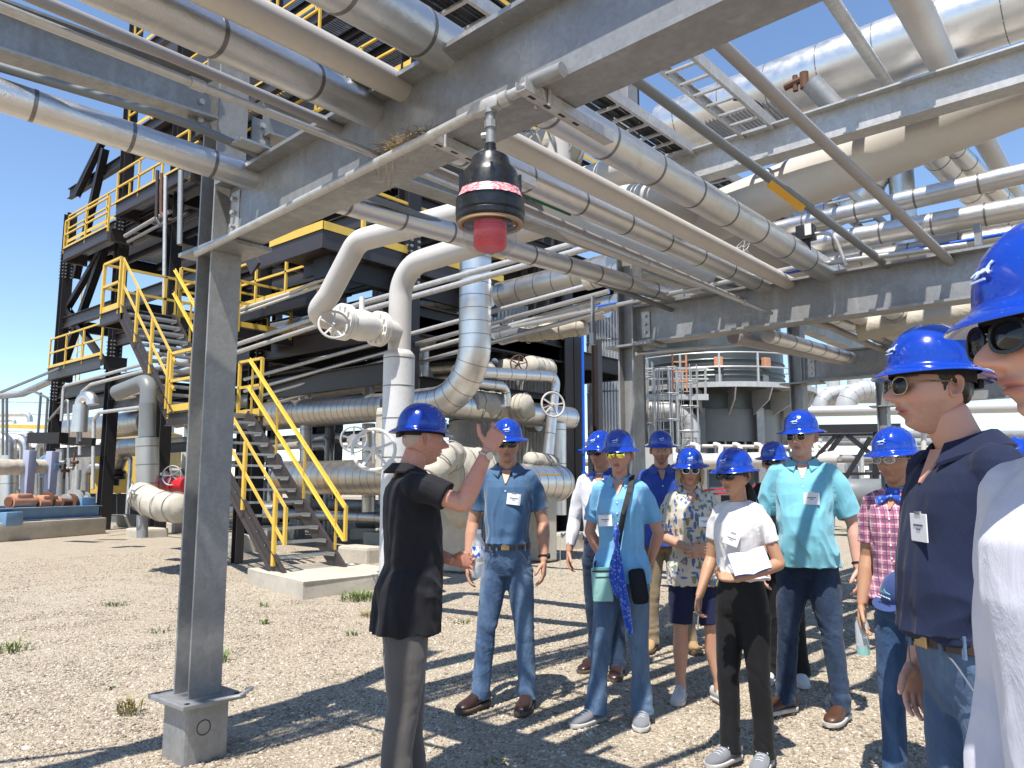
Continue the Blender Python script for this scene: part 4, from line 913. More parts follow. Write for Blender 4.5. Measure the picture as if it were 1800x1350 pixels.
for k in range(9):
    x = -13-1.7*k; y = 11.6+.9*(k%3); h = .9+.5*(k%2)
    t = thing('pump_unit', uniq('dark pump unit with round casing in shade '+where(proj((x,y,1)))), 'pump', (x,y,0), .3*k, 'dark pump units under the tower')
    mb = MB(); mb.bbox((0,0,.15), (1.0,.6,.3), .03); mb.build('plinth', M['concrete'], t)
    mb = MB(); mb.cyl((-.4,0,h*.55), (.15,0,h*.55), .2, 16); mb.cyl((.15,0,h*.55), (.2,0,h*.55), .26, 16); mb.build('casing', M['grey_pipe'], t, True, 40)
    mb = MB(); mb.cyl((.2,0,h*.55), (.5,0,h*.55), .13, 14); mb.build('motor', M['dark'], t, True, 40)
    mb = MB(); mb.tube(bend([(-.2,0,h*.6),(-.2,0,h+.5),(-.2,.9,h+.5)], .2), .07, 12); mb.build('discharge_pipe', M['galv'], t, True)
# ================================================================ LEFT: skid with motors, wrapped piping, tanks beyond
sk = thing('blue_skid', 'pale blue steel pump skid with orange wrapped motors on a concrete plinth at far left', 'pump skid', gz(60, 940, 0)[:]); o0 = gz(60, 940, 0)
a = gz(-60, 958, 0); b = gz(186, 938, 0)
mb = MB(); mb.v = []; d = (b-a).normalized(); nrm = V((-d.y, d.x, 0)); 
def skb(nm, mat, c, s, bev=.02, zrot=None): mb = MB(); Mx = Matrix.Rotation(atan2(d.y,d.x), 3, 'Z'); mb.bbox(V(c)-o0, s, bev, Mx); return mb.build(nm, mat, sk, True, 40)
def onsk(px, py, off): 
    # intersection with the vertical plane parallel to the skid front, off metres behind it
    r = _ray(px, py); P0 = a+nrm*off; t = (P0-CAMP).dot(nrm)/r.dot(nrm); return CAMP+r*t
L = (b-a).length; cen = (a+b)/2+nrm*1.6
skb('plinth', M['concrete'], cen+V((0,0,.22)), (L, 3.2, .5), .03)
for off in (.25, 2.6):
    e1 = onsk(-60, 920, off); e2 = onsk(172, 915, off); zc_ = .66; mb = MB(); mb.ibeam(V((e1.x,e1.y,zc_))-o0, V((e2.x,e2.y,zc_))-o0, .25, .34, .03, .02); mb.build('skid_beam', M['blue_paint'], sk)
for px, py, off, s in ((15,912,.1,(.5,.4,.35)), (45,905,.5,(.6,.5,.4)), (145,895,.6,(.5,.4,.7))):
    p = onsk(px, py, off); skb('support_box', M['blue_paint'], p, s)
for px, h in ((47,170),(87,170)):
    p = onsk(px, 868, 1.2); skb('support_column', M['lav_paint'], (p.x,p.y,1.55), (.26,.22,1.7))
for px, py, n_ in ((37,882,1),(82,884,1)):
    p = onsk(px, py, .7)-o0; mb = MB(); mb.cyl(p-d*.36, p+d*.36, .18, 20); mb.bbox(p+V((0,0,.14)), (.5,.30,.15), .05, Matrix.Rotation(atan2(d.y,d.x),3,'Z')); mt = mb.build('wrapped_motor', M['orange'], sk, True, 50)
    mb = MB(); mb.cyl(p-d*.37, p-d*.40, .14, 18); mb.build('end_opening', M['rust'], mt, True, 40)
    mb = MB(); mb.cyl(p+d*.5, p+d*1.2, .12, 12); mb.cyl(p+d*.8, p+d*.9, .25, 12); mb.build('coupling', M['rust'], sk, True, 40)
p = onsk(132, 880, .8)-o0; mb = MB(); mb.cyl(p-d*.4, p+d*.25, .2, 14); mb.cyl(p-d*.1, p, .34, 14); mb.cyl(p-V((0,0,.1)), p+V((0,0,.9)), .12, 12); mb.cyl(p+d*.2, p+d*.3, .3, 14); mb.build('pump_casing', M['galv_light'], sk, True, 40)
q = onsk(40, 820, 1.4); e1 = onsk(-60, 822, 1.4); e2 = onsk(78, 820, 1.4)
wpz = wrinkle_tube([V((e1.x,e1.y,e1.z)), V((e2.x,e2.y,e2.z))], .22, .05, seed=5)
tag(wpz.build('wrapped_pipe', M['blanket'], None, True, False), 'pale wrapped pipe ending in a blue flange at far left', 'pipe')
ff = thing('flange_pair', 'blue pipe flange with a cluster of small valves at the end of the wrapped pipe', 'flange', onsk(84,820,1.4)[:]); flange(ff, (0,0,0), d, .34, .16, M['blue_paint'], 12)
for k in range(5): mb = MB(); p = d*(.3+.16*k)+V((0,0,.15*sin(k*2))); mb.cyl(p-V((0,0,.25)), p+V((0,0,.3)), .035, 8); mb.cyl(p-nrm*.15, p+nrm*.1, .05, 8); mb.build('small_valve', M['galv_light'] if k % 2 else M['rust'], ff, True, 40)
def fp2(pts, D, r, mat, lab, R=None, bands=None, nm='pipe', **kw): return pipe(nm, lab, [gd(x,y,D) for x,y in pts], r, M[mat], R=R or r*2, bands=bands, n=14, bmax=12, **kw)
fp2([(0,766),(55,766)], 30, .2, 'clad_smooth', 'silver pipe crossing in front of the white tank at far left', bands=1)
fp2([(14,900),(15,775),(0,772)], 29, .28, 'clad_smooth', 'silver upright pipe at the far left edge', bands=.9)
fp2([(44,860),(45,772),(0,770)], 29.5, .2, 'clad_smooth', 'second silver upright pipe at the far left', bands=.9)
fp2([(105,880),(107,790)], 24, .14, 'galv', 'grey upright pipe right of the blue flange at far left')
fp2([(143,740),(145,755)], 15, .12, 'clad_smooth', 'stub end')
bpy.data.objects.remove(bpy.data.objects['pipe.004'] if 'pipe.004' in bpy.data.objects else bpy.data.objects['pipe.003'])
pp = thing('vent_hood', 'upright white vent pipe with a hooked silver top on the left tower bay', 'vent', gd(142,720,17)[:])
mb = MB(); mb.cyl((0,0,-.5), (0,0,.1), .16, 18); mb.tube(bend([(0,0,.05),(0,0,.25),(.3,.1,.3),(.33,.12,.1)], .16), .13, 16); mb.build('hood', M['clad_smooth'], pp, True, 50)
mb = MB(); mb.cyl((-.06,0,-.5), (-.06,0,-.75), .03, 8); mb.cyl((.08,0,-.5), (.08,0,-.7), .03, 8); mb.build('drain', M['galv'], pp, True)
fp2([(258,710),(260,768)], 13.5, .13, 'grey_pipe', 'dark grey upright pipe with bent top left of the main column, upper part'); 
pipe('bent_pipe', 'grey coated pipe bending into the upright left of the main column', [gd(206,690,14.2), gd(262,668,13.6), gd(258,770,13.5)], .14, M['grey_pipe'], R=.2, n=20)
a = gd(259,770,13.5); b = gd(259,868,13.5); pipe('clad_riser', 'banded grey clad riser standing left of the main column', [a, b], .19, M['clad_dull'], bands=.32, n=24)
blanket('wrapped_elbow', 'big blanket wrapped elbow pipe low left of the main column', [gd(246,868,13.4), gd(262,882,13.2), gd(285,890,12.8), gd(318,893,12.4)], .24, .05, None, 101, cat='pipe')
fp2([(250,905),(250,945)], 13.2, .09, 'galv', 'short grey pipe stanchion under the wrapped elbow')
wv = thing('small_valve', 'silver handwheel valve left of the big wrapped elbow', 'valve', gd(228,866,13.0)[:]); handwheel(wv, (0,0,0), (-.35,-.9,.2), .15, M['galv_light'], 0); mb = MB(); mb.cyl((0,0,0), (.2,.25,-.05), .03, 8); mb.build('stem', M['galv_light'], wv, True)
wv2 = thing('small_valve', 'grey handwheel valve above the red drum left of the main column', 'valve', gd(302,836,13.6)[:]); handwheel(wv2, (0,0,0), (.6,-.8,.1), .17, M['galv'], .2)
rd = thing('red_drum', 'red horizontal drum left of the main column', 'drum', gd(290,853,13.9)[:]); mb = MB(); mb.lathe([(0,-.26),(.08,-.25),(.13,-.2),(.14,-.12),(.14,.28),(0,.28)], n=24, ax=(1,.2,0)); mb.lathe([(0,.32),(.15,.32),(.15,.6),(0,.6)], n=24, ax=(1,.2,0)); mb.build('drum_shell', M['red'], rd, True, 40)
mb = MB(); mb.cyl((0,0,.1), (0,0,.25), .03, 8); mb.box((-.05,0,.2), (.2,.06,.05)); mb.build('fitting', M['galv_light'], rd)
# large elbow pipe and stained pipes seen through the left bays
pipe('insulated_pipe', 'wide weathered insulated pipe crossing the lower left tower bays', [gy(112,758,13.0), gy(262,742,13.0)], .48, M['clad_dull'], bands=.35, n=30)
pipe('insulated_pipe', 'weathered insulated elbow dropping to a dark flange in the left tower bay', [gy(262,784,12.6), gy(215,787,12.6), gy(201,822,12.6)], .34, M['clad_dull'], R=.6, bands=.3, n=28)
a = gy(201,828,12.6); mb = MB(); mb.lathe([(.3,0),(.42,0),(.42,-.12),(.3,-.14),(.42,-.18),(.42,-.3),(.2,-.32),(.2,-.55),(0,-.55)], a, 20); tag(mb.build('pipe_flange', M['dark'], None, True, 40), 'dark bolted flange under the weathered elbow', 'flange')
fp2([(205,695),(250,690)], 24, .2, 'clad_smooth', 'silver stub pipe with a chrome flange in the left bay')
# yellow generator enclosure, white tanks
ge = thing('yellow_compressor', 'yellow compressor housing with a cream hood seen through the left tower bay', 'compressor', gd(225,850,34)[:])
mb = MB(); mb.prism([(-1.6,-.4),(1.8,-.4),(1.8,2.2),(.6,2.5),(0,2.0),(-.9,1.2),(-1.6,.2)], 2.2, (0,0,0), Matrix.Rotation(HEAD,3,'Z')); mb.build('housing', M['yellow'], ge)
mb = MB(); mb.prism([(-.4,1.9),(1.8,1.9),(1.8,3.2),(.9,3.3),(.2,2.9)], 2.0, (-.1,-.3,.0), Matrix.Rotation(HEAD,3,'Z')); mb.build('hood', M['tank_white'], ge)
mb = MB(); mb.box((0,0,-.9), (4.2,2.0,.9), Matrix.Rotation(HEAD,3,'Z')); mb.build('base_frame', M['dark'], ge)
for k in range(3):
    q = gd(8+48*k, 830, 48+k*4); mb = MB(); mb.cyl((q.x,q.y,0), (q.x,q.y,3.6), 2.6+.3*k, 36); mb.lathe([(2.6+.3*k,3.6),(1.4,4.1),(0,4.3)], (q.x,q.y,0), 36)
    tag(mb.build('white_tank', M['tank_white'], None, True, 30), ['leftmost cream storage tank behind the blue skid', 'middle cream storage tank behind the blue skid', 'cream storage tank just left of the black tower column'][k], 'tank')
yr = thing('yellow_walkway', 'long yellow handrail and walkway above the cream tanks at far left', 'walkway', gd(60,750,44)[:]); 
a_ = gd(-60,748,44)-gd(60,750,44); b_ = gd(140,752,44)-gd(60,750,44)
mb = MB(); mb.bar(a_, b_, .2, .22); mb.build('beam', M['yellow'], yr)
for hh in (1.4,.7): mb = MB(); mb.bar(a_+V((0,0,hh)), b_+V((0,0,hh)), .06, .06); mb.build('rail', M['galv_light'], yr)
pipe('overhead_pipe', 'grey overhead pipe bridge in the far left background', [gd(-40,700,40), gd(40,692,40), gd(92,668,38)], .18, M['galv'], R=.5)
fp2([(-20,730),(52,728),(53,742)], 46, .16, 'clad_smooth', 'silver pipe loop against the sky at far left')
fp2([(0,740),(25,738),(26,745)], 45, .1, 'clad_smooth', 'smaller silver pipe loop against the sky at far left')
fr = thing('pipe_bridge', 'thin dark steel frame carrying pipes in front of the far left tower column', 'frame', gd(70,720,26)[:]); o1 = gd(70,720,26)
for (x0,y0,x1,y1) in ((5,700,60,688),(60,688,84,700),(5,700,5,800),(12,700,12,800),(72,690,66,770),(84,700,78,790),(0,690,110,645)):
    mb = MB(); mb.bar(gd(x0,y0,26)-o1, gd(x1,y1,26)-o1, .07, .07); mb.build('member', M['grey_pipe'], fr)
a = gd(56,770,19); b = gd(112,770,18.6); mb = MB(); mb.bar(a, b, .25, .26); tag(mb.build('black_beam', M['black']), 'black stub beam sticking out left of the tower at waist height, nearer one', 'beam')
a = gd(112,775,19.5); b = gd(165,777,19.5); mb = MB(); mb.bar(a, b, .2, .2); tag(mb.build('black_beam', M['black']), 'black stub beam between the left tower columns', 'beam')
# far pipe clutter between the left bays
random.seed(5)
for k in range(14):
    x = 5+20*k+random.random()*8; D = 30+random.random()*10; h = 765+random.random()*60
    fp2([(x,905),(x,h),(x+20+random.random()*25,h-1)], D, .07+.1*random.random(), ['clad_smooth','galv','cream','clad_dull'][k%4], uniq('slim %s upright pipe in the far left yard %s' % (['silver','grey','cream','dull'][k%4], where(x))), group='slim upright pipes in the far left yard', nm='yard_pipe')

# ================================================================ RIGHT BACKGROUND: fired heater, walkway, manifolds, truss
Hc = gd(1252, 700, 33); Hx, Hy = Hc.x, Hc.y; k33 = 33/FOC
zz_ = lambda py, D=33: gd(1252, py, D).z
ht = thing('fired_heater', 'big dark grey cylindrical fired heater with a railed walkway behind the group', 'furnace', (Hx, Hy, 0))
R_h = 122*k33; zd = zz_(692)
M['heater'] = painted('heater_steel', (.085,.095,.09), .38, .45, .3, .6, (.12,.09,.07), .1, .8)
mb = MB(); mb.lathe([(0,zd-.9),(R_h*.97,zd-.9),(R_h*.97,zd+.15),(R_h,zd+.15),(R_h*.99,zz_(600)),(R_h*.95,zz_(560)),(R_h*.80,zz_(500)),(R_h*.55,zz_(440)),(R_h*.55,zz_(330)),(0,zz_(330))], n=56); mb.build('shell', M['heater'], ht, True, 30)
for py in (650, 668, 676): mb = MB(); mb.torus((0,0,zz_(py)), (0,0,1), R_h+.01, .035, 64, 6); mb.build('stiffener_ring', M['heater'], ht, True)
mb = MB(); mb.lathe([(R_h*.6,zd-2.2),(R_h*.93,zd-2.2),(R_h*.93,zd-.9),(R_h*.6,zd-.9)], n=56); mb.build('floor_ring', M['grey_pipe'], ht, True, 30)
M['blue_grey'] = painted('blue_grey_panel', (.10,.15,.19), .5, .2, .1)
for k in range(16): a = 2*pi*k/16; mb = MB(); mb.box((cos(a)*R_h*.8, sin(a)*R_h*.8, zd-3.3), (.08, 1.1, 2.0), Matrix.Rotation(a,3,'Z')); mb.build('draft_panel', M['blue_grey'], ht)
for k in range(40): a = 2*pi*k/40; mb = MB(); mb.cyl((cos(a)*R_h*.86, sin(a)*R_h*.86, zd-3.6), (cos(a)*R_h*.86, sin(a)*R_h*.86, zd-2.2), .055, 6); mb.build('burner_pipe', M['galv_light'], ht, True)
for k in range(8): a = 2*pi*k/8+.3; mb = MB(); mb.ibeam((cos(a)*R_h*.97, sin(a)*R_h*.97, 0), (cos(a)*R_h*.97, sin(a)*R_h*.97, zd-.9), .36, .36, .04, .03, up=(cos(a),sin(a),0)); mb.build('leg', M['galv'], ht)
# walkway ring
Rw = R_h+1.25; cam_a = atan2(-Hy, -Hx)
mb = MB(); mb.lathe([(R_h+.03,zd-.02),(Rw,zd-.02),(Rw,zd-.22),(Rw-.06,zd-.22),(Rw-.06,zd-.06),(R_h+.03,zd-.06)], n=72); mb.build('walkway', M['galv_light'], ht, True, 30)
for h in (.55, 1.1): mb = MB(); mb.torus((0,0,zd+h), (0,0,1), Rw-.03, .03, 72, 6); mb.build('walkway_rail', M['galv_light'], ht, True)
for k in range(18): a = 2*pi*k/18; mb = MB(); mb.bar((cos(a)*(Rw-.03), sin(a)*(Rw-.03), zd-.2), (cos(a)*(Rw-.03), sin(a)*(Rw-.03), zd+1.1), .07, .07, up=(cos(a),sin(a),0)); mb.build('rail_post', M['galv_light'], ht)
for k in range(18):
    a = 2*pi*(k+.4)/18; mb = MB(); mb.prism([(0,0),(1.25,0),(1.0,-.45),(0,-.95)], .05, (cos(a)*(R_h-.02), sin(a)*(R_h-.02), zd-.23), Matrix.Rotation(a,3,'Z')); mb.build('bracket', M['galv_light'], ht)
for px, py in ((1263,637),(1336,636)):
    th = cam_a+math.asin(max(-1,min(1,(px-1252)*k33/R_h))); z0 = zz_(py, 30); mb = MB(); mb.bbox((cos(th)*(R_h+.1), sin(th)*(R_h+.1), z0), (.2,.34,.42), .03, Matrix.Rotation(th,3,'Z')); b_ = mb.build('orange_box', M['orange'], ht)
    mb = MB(); mb.bbox((cos(th)*(R_h+.05), sin(th)*(R_h+.05), z0-.62), (.1,.26,.3), .02, Matrix.Rotation(th,3,'Z')); mb.build('grey_box', M['grey_pipe'], ht)
def cage(px, py0, py1, D, lab):
    c = gd(px, py1, D); z1 = gd(px, py0, D).z; z0 = c.z; t = thing('ladder_cage', lab, 'ladder', (c.x, c.y, z0)); h = z1-z0
    for s in (-.22,.22): mb = MB(); mb.bar((s*Rh.x, s*Rh.y, 0), (s*Rh.x, s*Rh.y, h), .05, .05); mb.build('side_rail', M['galv_light'], t)
    z = .3
    while z < h: mb = MB(); mb.cyl((-.22*Rh.x,-.22*Rh.y,z), (.22*Rh.x,.22*Rh.y,z), .016, 6); mb.build('rung', M['galv_light'], t); z += .3
    z = .3
    while z < h: mb = MB(); mb.torus((-Fh.x*.35,-Fh.y*.35,z), (0,0,1), .42, .025, 20, 6); mb.build('hoop', M['galv_light'], t, True); z += .9
    for k in range(8): a = 2*pi*k/8; mb = MB(); mb.bar((-Fh.x*.35+.42*cos(a), -Fh.y*.35+.42*sin(a), .2), (-Fh.x*.35+.42*cos(a), -Fh.y*.35+.42*sin(a), h), .05, .012); mb.build('cage_bar', M['galv_light'], t)
cage(1170, 650, 800, 27, 'galvanised caged ladder left of the heater, nearest one'); cage(1208, 645, 860, 28.5, 'galvanised caged ladder in front of the left side of the heater')
cage(1128, 640, 760, 29, 'small caged ladder just right of the second rack column')
og = thing('orange_gate', 'orange safety gate at the top of the caged ladder on the heater walkway', 'gate', gd(1195,670,27.5)[:])
for z in (0,.35,.7): mb = MB(); mb.bar(Rh*-.25+V((0,0,z)), Rh*.25+V((0,0,z)), .05, .05); mb.build('rail', M['orange'], og)
for s in (-.25,.25): mb = MB(); mb.bar(Rh*s+V((0,0,-.4)), Rh*s+V((0,0,1.0)), .05, .05); mb.build('upright', M['orange'], og)
wk = thing('side_walkway', 'galvanised walkway with guard rails left of the heater', 'walkway', gd(1150,700,28)[:]); o2 = gd(1150,700,28)
for (x0,x1,py,hh,nm) in ((1118,1245,698,.22,'deck_beam'),(1118,1245,666,.06,'rail'),(1118,1245,648,.06,'rail')):
    mb = MB(); mb.bar(gd(x0,py,28)-o2, gd(x1,py,28)-o2, .08, hh); mb.build(nm, M['galv_light'], wk)
for x in (1125,1150,1175,1200,1225,1240): mb = MB(); mb.bar(gd(x,698,28)-o2, gd(x,646,28)-o2, .06, .06); mb.build('post', M['galv_light'], wk)
GF = 'far pipes right of the heater'
def D_(pts, r, mat, lab, R=None, bands=None, nm='far_pipe', **kw): return pipe(nm, lab, [gd(*p) for p in pts], r, M[mat], R=R or r*2.2, bands=bands, n=16, bmax=10, **kw)
M['silver_white'] = painted('bright_white_cladding', (.50,.50,.49), .35, .15, .06, .25)
D_([(1118,722,30),(1215,722,30),(1215,900,30)], .36, 'silver_white', 'silver white pipe turning down in front of the heater legs', bands=.9)
D_([(1395,724,38),(1800,715,34)], .26, 'silver_white', 'long bright pipe crossing right of the heater')
D_([(1430,700,42),(1500,692,42),(1640,690,40)], .55, 'silver_white', 'fat white pipe behind the fourth rack column')
D_([(1443,722,40),(1443,694,40),(1480,690,40)], .40, 'silver_white', 'white elbow drop right of the heater, left one', bands=.4)
D_([(1486,722,39),(1486,688,39),(1530,685,39)], .50, 'silver_white', 'white elbow drop right of the heater, right one', bands=.4)
D_([(1465,560,60),(1465,690,60)], .5, 'silver_white', 'distant pale stack left of the fourth rack column'); D_([(1503,600,60),(1503,690,60)], .6, 'silver_white', 'distant pale stack nearest the fourth rack column')
D_([(1118,814,26),(1300,810,25),(1470,806,24)], .26, 'cream', 'fat tan header pipe in front of the heater legs at head height', bands=1.3)
D_([(1118,783,29),(1400,786,28)], .07, 'cream', 'thin horizontal manifold pipe above the u bends')
for k, x in enumerate((1140,1185,1228,1268,1302,1340,1372,1400,1412,1424,1436,1448,1460)):
    D_([(x-14,782,26.5),(x,782,26.4),(x-2,798,26.2),(x+16,806,25.6)], .09, 'cream', uniq('cream u bend pipe on the heater manifold '+where(x)), R=.22, nm='branch_pipe', group='cream branch pipes on the heater manifold')
tr = thing('truss_frame', 'black steel truss frame with crossed braces right of the older man', 'frame', gd(1480,800,24)[:]); o3 = gd(1480,800,24)
for (x0,y0,x1,y1,w_) in ((1385,755,1580,752,.26),(1385,766,1580,763,.06),(1407,755,1407,905,.2),(1430,832,1480,765,.12),(1480,850,1530,770,.12),(1490,765,1560,822,.12),(1470,765,1400,840,.1),(1540,755,1540,900,.16),(1395,835,1560,832,.09)):
    mb = MB(); mb.bar(gd(x0,y0,24)-o3, gd(x1,y1,24)-o3, w_, w_); mb.build('member', M['black'], tr)
lv = thing('low_vessel', 'dark horizontal drum on the ground beyond the fourth rack column', 'drum', gd(1515,868,22)[:]); mb = MB(); mb.lathe([(0,-.9),(.3,-.85),(.42,-.7),(.42,.7),(.3,.85),(0,.9)], n=28, ax=Rh); mb.build('shell', M['grey_pipe'], lv, True, 40)
for s in (-.5,.5): mb = MB(); mb.box(Rh*s+V((0,0,-.5)), (.2,.4,.5), Matrix.Rotation(HEAD,3,'Z')); mb.build('saddle', M['dark'], lv)
random.seed(21)
for k in range(46):
    x = 1120+random.random()*560; D = 31+random.random()*14; y0 = 735+random.random()*120
    if random.random() < .5: p_ = [(x,880,D),(x,y0,D)]
    else: p_ = [(x,y0,D),(x+40+random.random()*90,y0+random.gauss(0,2),D)]
    D_(p_, .05+.12*random.random()**2, random.choice(['clad_smooth','galv','silver_white','cream','grey_pipe','galv_light','clad_dull']), uniq('slim far %s pipe %s' % ('upright' if len(p_) and p_[0][0]==p_[1][0] else 'level', where(x))), nm='yard_pipe', group='slim pipes in the far yard behind the group')
for k in range(12):
    x = 1130+40*k+random.random()*25; D = 34+random.random()*8; c = gd(x, 0, D); h = 1.6+random.random()*2.4
    mb = MB(); mb.ibeam((c.x,c.y,0), (c.x,c.y,h), .25, .25); tag(mb.build('yard_post', M['galv'] if k%2 else M['black']), uniq('far %s post %s' % ('galvanised steel' if k%2 else 'black steel', where(x))), 'post', 'steel posts in the far yard')
for k in range(7):
    c = gd(1130+75*k, 0, 44); mb = MB(); mb.bbox((c.x,c.y,1.3), (2.2,1.4,2.6), .05, Matrix.Rotation(HEAD+.2*k,3,'Z')); tag(mb.build('equipment_cabinet', [M['silver_white'],M['grey_pipe'],M['cream'],M['dark']][k%4]), uniq('far %s cabinet %s' % (['pale','grey','cream','dark'][k%4], where(1130+75*k))), 'cabinet', 'equipment cabinets in the far yard')
c = gd(1145,845,17); mb = MB(); mb.bbox((c.x,c.y,1.2), (.9,.5,2.2), .03, Matrix.Rotation(HEAD,3,'Z')); tag(mb.build('white_cabinet', M['silver_white']), 'white cabinet right of the second rack column behind the bearded man', 'cabinet')
for k,(y0,y1) in enumerate(((790,784),(797,791))):
    a = gd(1235,862+8*k,12.5); b = gd(1345,853+8*k,12.5); mb = MB(); mb.bar(a,b,.03,.03); tag(mb.build('red_tape', M['red']), ['upper','lower'][k]+' red barrier line behind the young woman in white', 'tape')
a = gd(1531,960,9.5); mb = MB(); mb.bbox((a.x,a.y,.62), (.10,.12,1.24), .01, Matrix.Rotation(HEAD,3,'Z')); tag(mb.build('maroon_panel', M['maroon']), 'dark red panel box behind the man in the plaid shirt', 'panel')
# beams resting lower right: pale insulated duct under the far beam and sloping conduit
pipe('conduit', 'bent brownish conduit below the far beam dropping toward the third column', [gy(1352,549,6.5), gy(1400,560,7.4), gy(1460,575,8.4), gy(1560,620,10.2)], .035, M['cream_dark'], R=.6, n=12)
pipe('insulated_pipe', 'pale insulated pipe under the far beam at right', [gy(1510,580,8.6), gy(1720,545,8.6)], .12, M['blanket'], n=20)
pipe('insulated_pipe', 'tan channel like pipe slanting under the far beam toward the heater', [gy(1290,592,7.0), gy(1480,632,10.0)], .07, M['cream_dark'], n=16)
pipe('insulated_pipe', 'silver pipe slanting under the far beam with a dark hook end', [gy(1350,590,7.2), gy(1500,630,10.2)], .07, M['clad_smooth'], n=16, bands=.5)
pipe('conduit', 'thin conduit crossing below the far beam from the second column', [gx(1118,622,-3.9), gy(1385,598,8.5)], .02, M['conduit'], n=10)
a = gy(1000,640,6.3); 
pipe('conduit', 'long thin conduit running along the far beam from the left', [gy(900,575,6.25), gy(1090,535,6.28), gy(1400,470,6.3), gy(1700,430,6.3)], .022, M['conduit'], R=1, n=10)
for k,(px,py) in enumerate(((1042,540),)):
    mb = MB(); a = gy(px,520,6.2); b = gy(px,585,6.2); mb.bar(a,b,.02,.04,up=(0,1,0)); mb.bar(b, b+V((0,0,-.12)), .05,.05); tag(mb.build('hanger_bracket', M['galv']), 'flat hanger bracket below the outer rack pipe beside the second column', 'bracket')
q = thing('wheel_valve', 'small silver handwheel valve lying above the far beam under the thick pipe', 'valve', gy(1305,435,7.5)[:]); handwheel(q, (0,0,0), (-.3,-.8,.5), .10, M['galv_light'], .2)
for k, (px, py) in enumerate(((1650,430),)):
    mb = MB(); a = gy(1718,395,7.2); b = gy(1722,445,7.2); mb.bar(a,b,.05,.07,up=(0,1,0)); tag(mb.build('pipe_support', M['galv']), 'short T shaped support under the silver pipe near the front man helmet', 'bracket')
a = gy(1425,145,6.8); b = gy(1468,190,6.9); pipe('grey_stub', 'capped grey stub pipe standing above the upper rack beam', [a, b], .09, M['galv'], n=20)
mb = MB(); c = gy(1398,148,8.2); mb.cyl(c-V((.12,0,0)), c+V((.12,0,.04)), .04, 8); mb.cyl(c+V((.0,0,-.08)), c+V((.0,0,.1)), .03, 8); mb.cyl(c+V((.1,0,-.08)), c+V((.1,0,.1)), .05, 8); tag(mb.build('rusty_valve', M['rust'], None, True, 40), 'small rusty valve on the side of the largest silver pipe', 'valve')
# galvanised plates and grating patch overhead
mb = MB(); a = gz(1320,215,5.6); 
for k in range(18): mb.box((a.x+.3*0+k*.045-.4, a.y, 5.6), (.008, .7, .04))
tag(mb.build('grating_patch', M['grate']), 'small piece of grating overhead right of the cable trays', 'grating')

# far pipe racks closing the yard
for r_, (D, xa, xb) in enumerate(((62,1080,1900),(80,-80,760),(74,1000,1900))):
    for lv in range(3):
        h = 1.6+1.9*lv; a = gd(xa,0,D); b = gd(xb,0,D)
        for q in range(3):
            r = .16+.09*((q+lv)%3); off = Fh*(.8*q)
            pipe('far_rack_pipe', uniq('%s pipe on the far rack %s, %s tier' % (['silver','brown grey','grey'][(q+lv)%3], ['behind the heater','behind the tower','right of the heater'][r_], ['low','middle','upper'][lv])), [V((a.x,a.y,h))+off, V((b.x,b.y,h+.02))+off], r, [M['clad_dull'],M['cream_dark'],M['galv']][(q+lv)%3], n=10, group='pipes on the far racks')
    n = int((b-a).length/5)
    for k in range(n+1):
        p = a.lerp(b, k/n); mb = MB(); mb.ibeam((p.x,p.y,0),(p.x,p.y,5.9),.3,.3); tag(mb.build('far_rack_post', M['galv' if k%2 else 'black']), uniq('post of the far rack %s' % where(proj((p.x,p.y,3)))), 'post', 'posts of the far racks')
# ================================================================ PEOPLE
def nz(p, s=1.0, o=0.0): return noise.noise((p[0]*s+o, p[1]*s+o*1.7, p[2]*s-o))
def ell(c, u, v, ru, rv, n=20, e=2.0, rv2=None):
    """ring of points round c; u,v axes; rv2 = radius on the -v side"""
    out = []
    for k in range(n):
        a = 2*pi*k/n; ca, sa = cos(a), sin(a); x = math.copysign(abs(ca)**(2/e), ca); y = math.copysign(abs(sa)**(2/e), sa)
        out.append(c + u*(ru*x) + v*((rv if y > 0 or rv2 is None else rv2)*y))
    return out
def loft(mb, rings):
    n = len(rings[0]); b = len(mb.v); vs = [p for r in rings for p in r]; m_ = len(rings)
    fs = [(i*n+k, i*n+(k+1)%n, (i+1)*n+(k+1)%n, (i+1)*n+k) for i in range(m_-1) for k in range(n)]
    fs += [tuple(reversed(range(n))), tuple((m_-1)*n+k for k in range(n))]
    mb.add(vs, fs)
def limb(mb, pts, rs, n=16, flat=1.0):
    P = bend([V(p) for p in pts], .05, 4) if len(pts) > 2 else [V(p) for p in pts]
    # interpolate radii by arc length of the given joints
    J = [V(p) for p in pts]; cum = [0]
    for a, b in zip(J, J[1:]): cum.append(cum[-1]+(b-a).length)
    Q = []; 
    for a, b in zip(P, P[1:]):
        k = max(1, int((b-a).length/.03)); Q += [a+(b-a)*(i/k) for i in range(k)]
    Q.append(P[-1]); s = 0; tot = sum((b-a).length for a, b in zip(Q, Q[1:])); R_ = []
    for i, q in enumerate(Q):
        if i: s += (q-Q[i-1]).length
        x = s/tot*cum[-1]; r = np.interp(x, cum, rs) if len(rs) == len(pts) else np.interp(x/cum[-1], np.linspace(0,1,len(rs)), rs); R_.append(float(r))
    mb.tube(Q, .01, n, True, R_); 
def sphere(mb, c, r, n=12):
    rr = (r,r,r) if not hasattr(r, '__len__') else r; c = V(c)
    rings = []
    for i in range(1, n): t = pi*i/n; rings.append([c+V((rr[0]*sin(t)*cos(2*pi*k/(n*2)), rr[1]*sin(t)*sin(2*pi*k/(n*2)), -rr[2]*cos(t))) for k in range(n*2)])
    loft(mb, rings)
